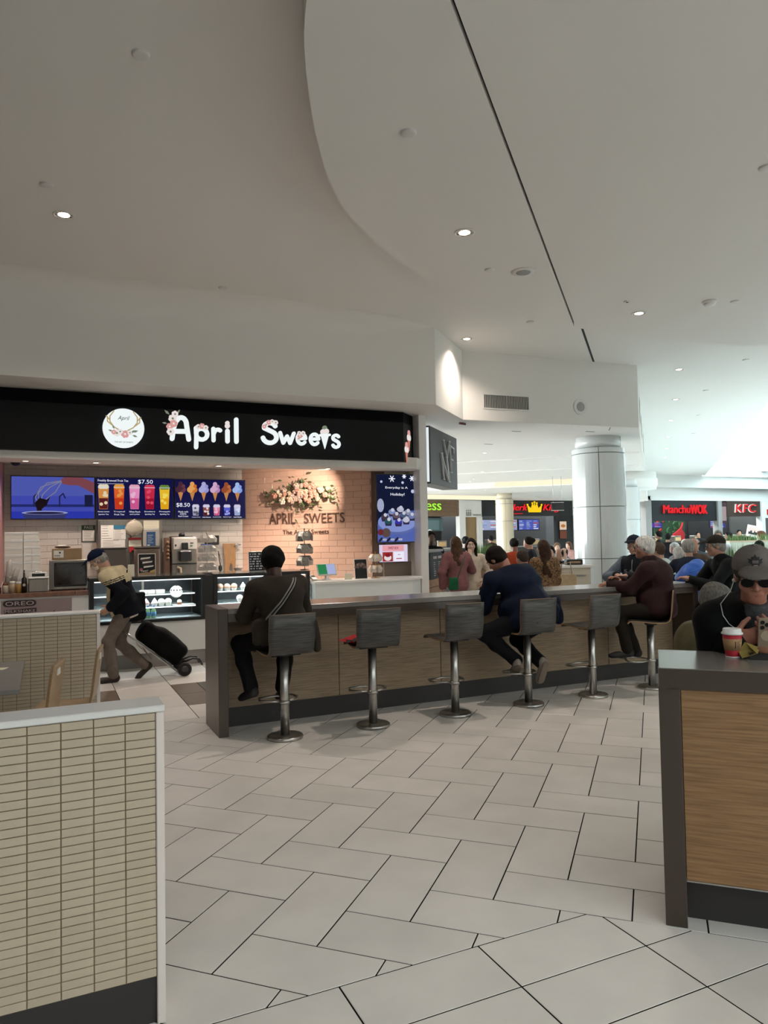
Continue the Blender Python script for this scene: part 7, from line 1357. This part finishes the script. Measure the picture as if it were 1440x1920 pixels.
for k in range(17): obj('slat', sm, t, (.035 + k * .026, .003, 0)); obj('slat', sm, t, (.48 + k * .026, .003, 0))
x, y = vp(2.37, .002); t = thing('wall_speaker', 'round white speaker set in the bulkhead beside the air grille', 'speaker', (x, y, 3.98), va); MB().disc(0, 0, .145, -.012, 0, OFFW, 32).build('rim', None, t); MB().disc(0, 0, .085, -.016, -.01, SPG, 28).build('grille', None, t)
t = thing('exit_sign', 'small dark red sign under the soffit beside the box sign', 'sign', (6.55, 10.86, ZS - .035), .3); MB().box(-.08, .08, -.01, .01, 0, .034, mat('dark_red', '#5a1418', .5)).build('panel', None, t); MB().box(-.02, .02, -.02, .02, .030, .0345, BLACK).build('base', None, t)
for k, (x, y) in enumerate(((8.07, 11.42), (9.48, 11.0), (8.6, 13.2), (7.6, 14.2))): t = thing('slot_diffuser', ('slim dark slot in the low soffit left of the big column', 'slim dark slot in the low soffit at the top of the big column', 'slim dark slot in the low soffit farther behind the box sign', 'slim dark slot in the low soffit closest to the stepped band')[k], 'vent', (x, y, ZS - .004), -.05); MB().box(-.10, .10, -.02, .02, 0, .003, BLACKM).build('slot', None, t); MB().box(-.115, .115, -.03, .03, .0015, .0045, WPLAS).build('frame', None, t)
for k, (x, y) in enumerate(((9.62, 10.62), )): t = thing('soffit_slot', 'short dark joint in the soffit above the big column', 'joint', (x, y, ZS - .003), .9); MB().box(-.2, .2, -.006, .006, 0, .003, BLACKM).build('slot', None, t)
for k, b in enumerate((16.2, 18.6, 22.0)):
    x, y = AB(-.185, b); t = thing('wall_slot', ('nearest', 'middle', 'farthest')[k] + ' dark vertical slot in the side of the long beam', 'vent', (x, y, ZS + .35), PI / 4); MB().box(-.25, .25, -.004, .002, 0, .5, BLACKM).build('slot', None, t); MB().box(-.28, .28, -.002, .003, -.03, .53, WPLAS).build('frame', None, t)
for k, (a, b) in enumerate(((1.7, 14.8), (1.2, 17.6), (1.25, 21.2), (1.3, 25.0))):
    x, y = AB(a, b); disc_thing('cover_plate', ('nearest', 'second', 'third', 'farthest')[k] + ' cover plate between the beam and the skylight', 'cover plate', x, y, ZC - .001, .06, (('plate', ((0.9, -.001), (1, .004), (1, .010), (.8, .014)), OFFW), ('rim', ((1.06, -.001), (1.06, .004)), WPLAS)), 'sprinkler cover plates on the ceiling')
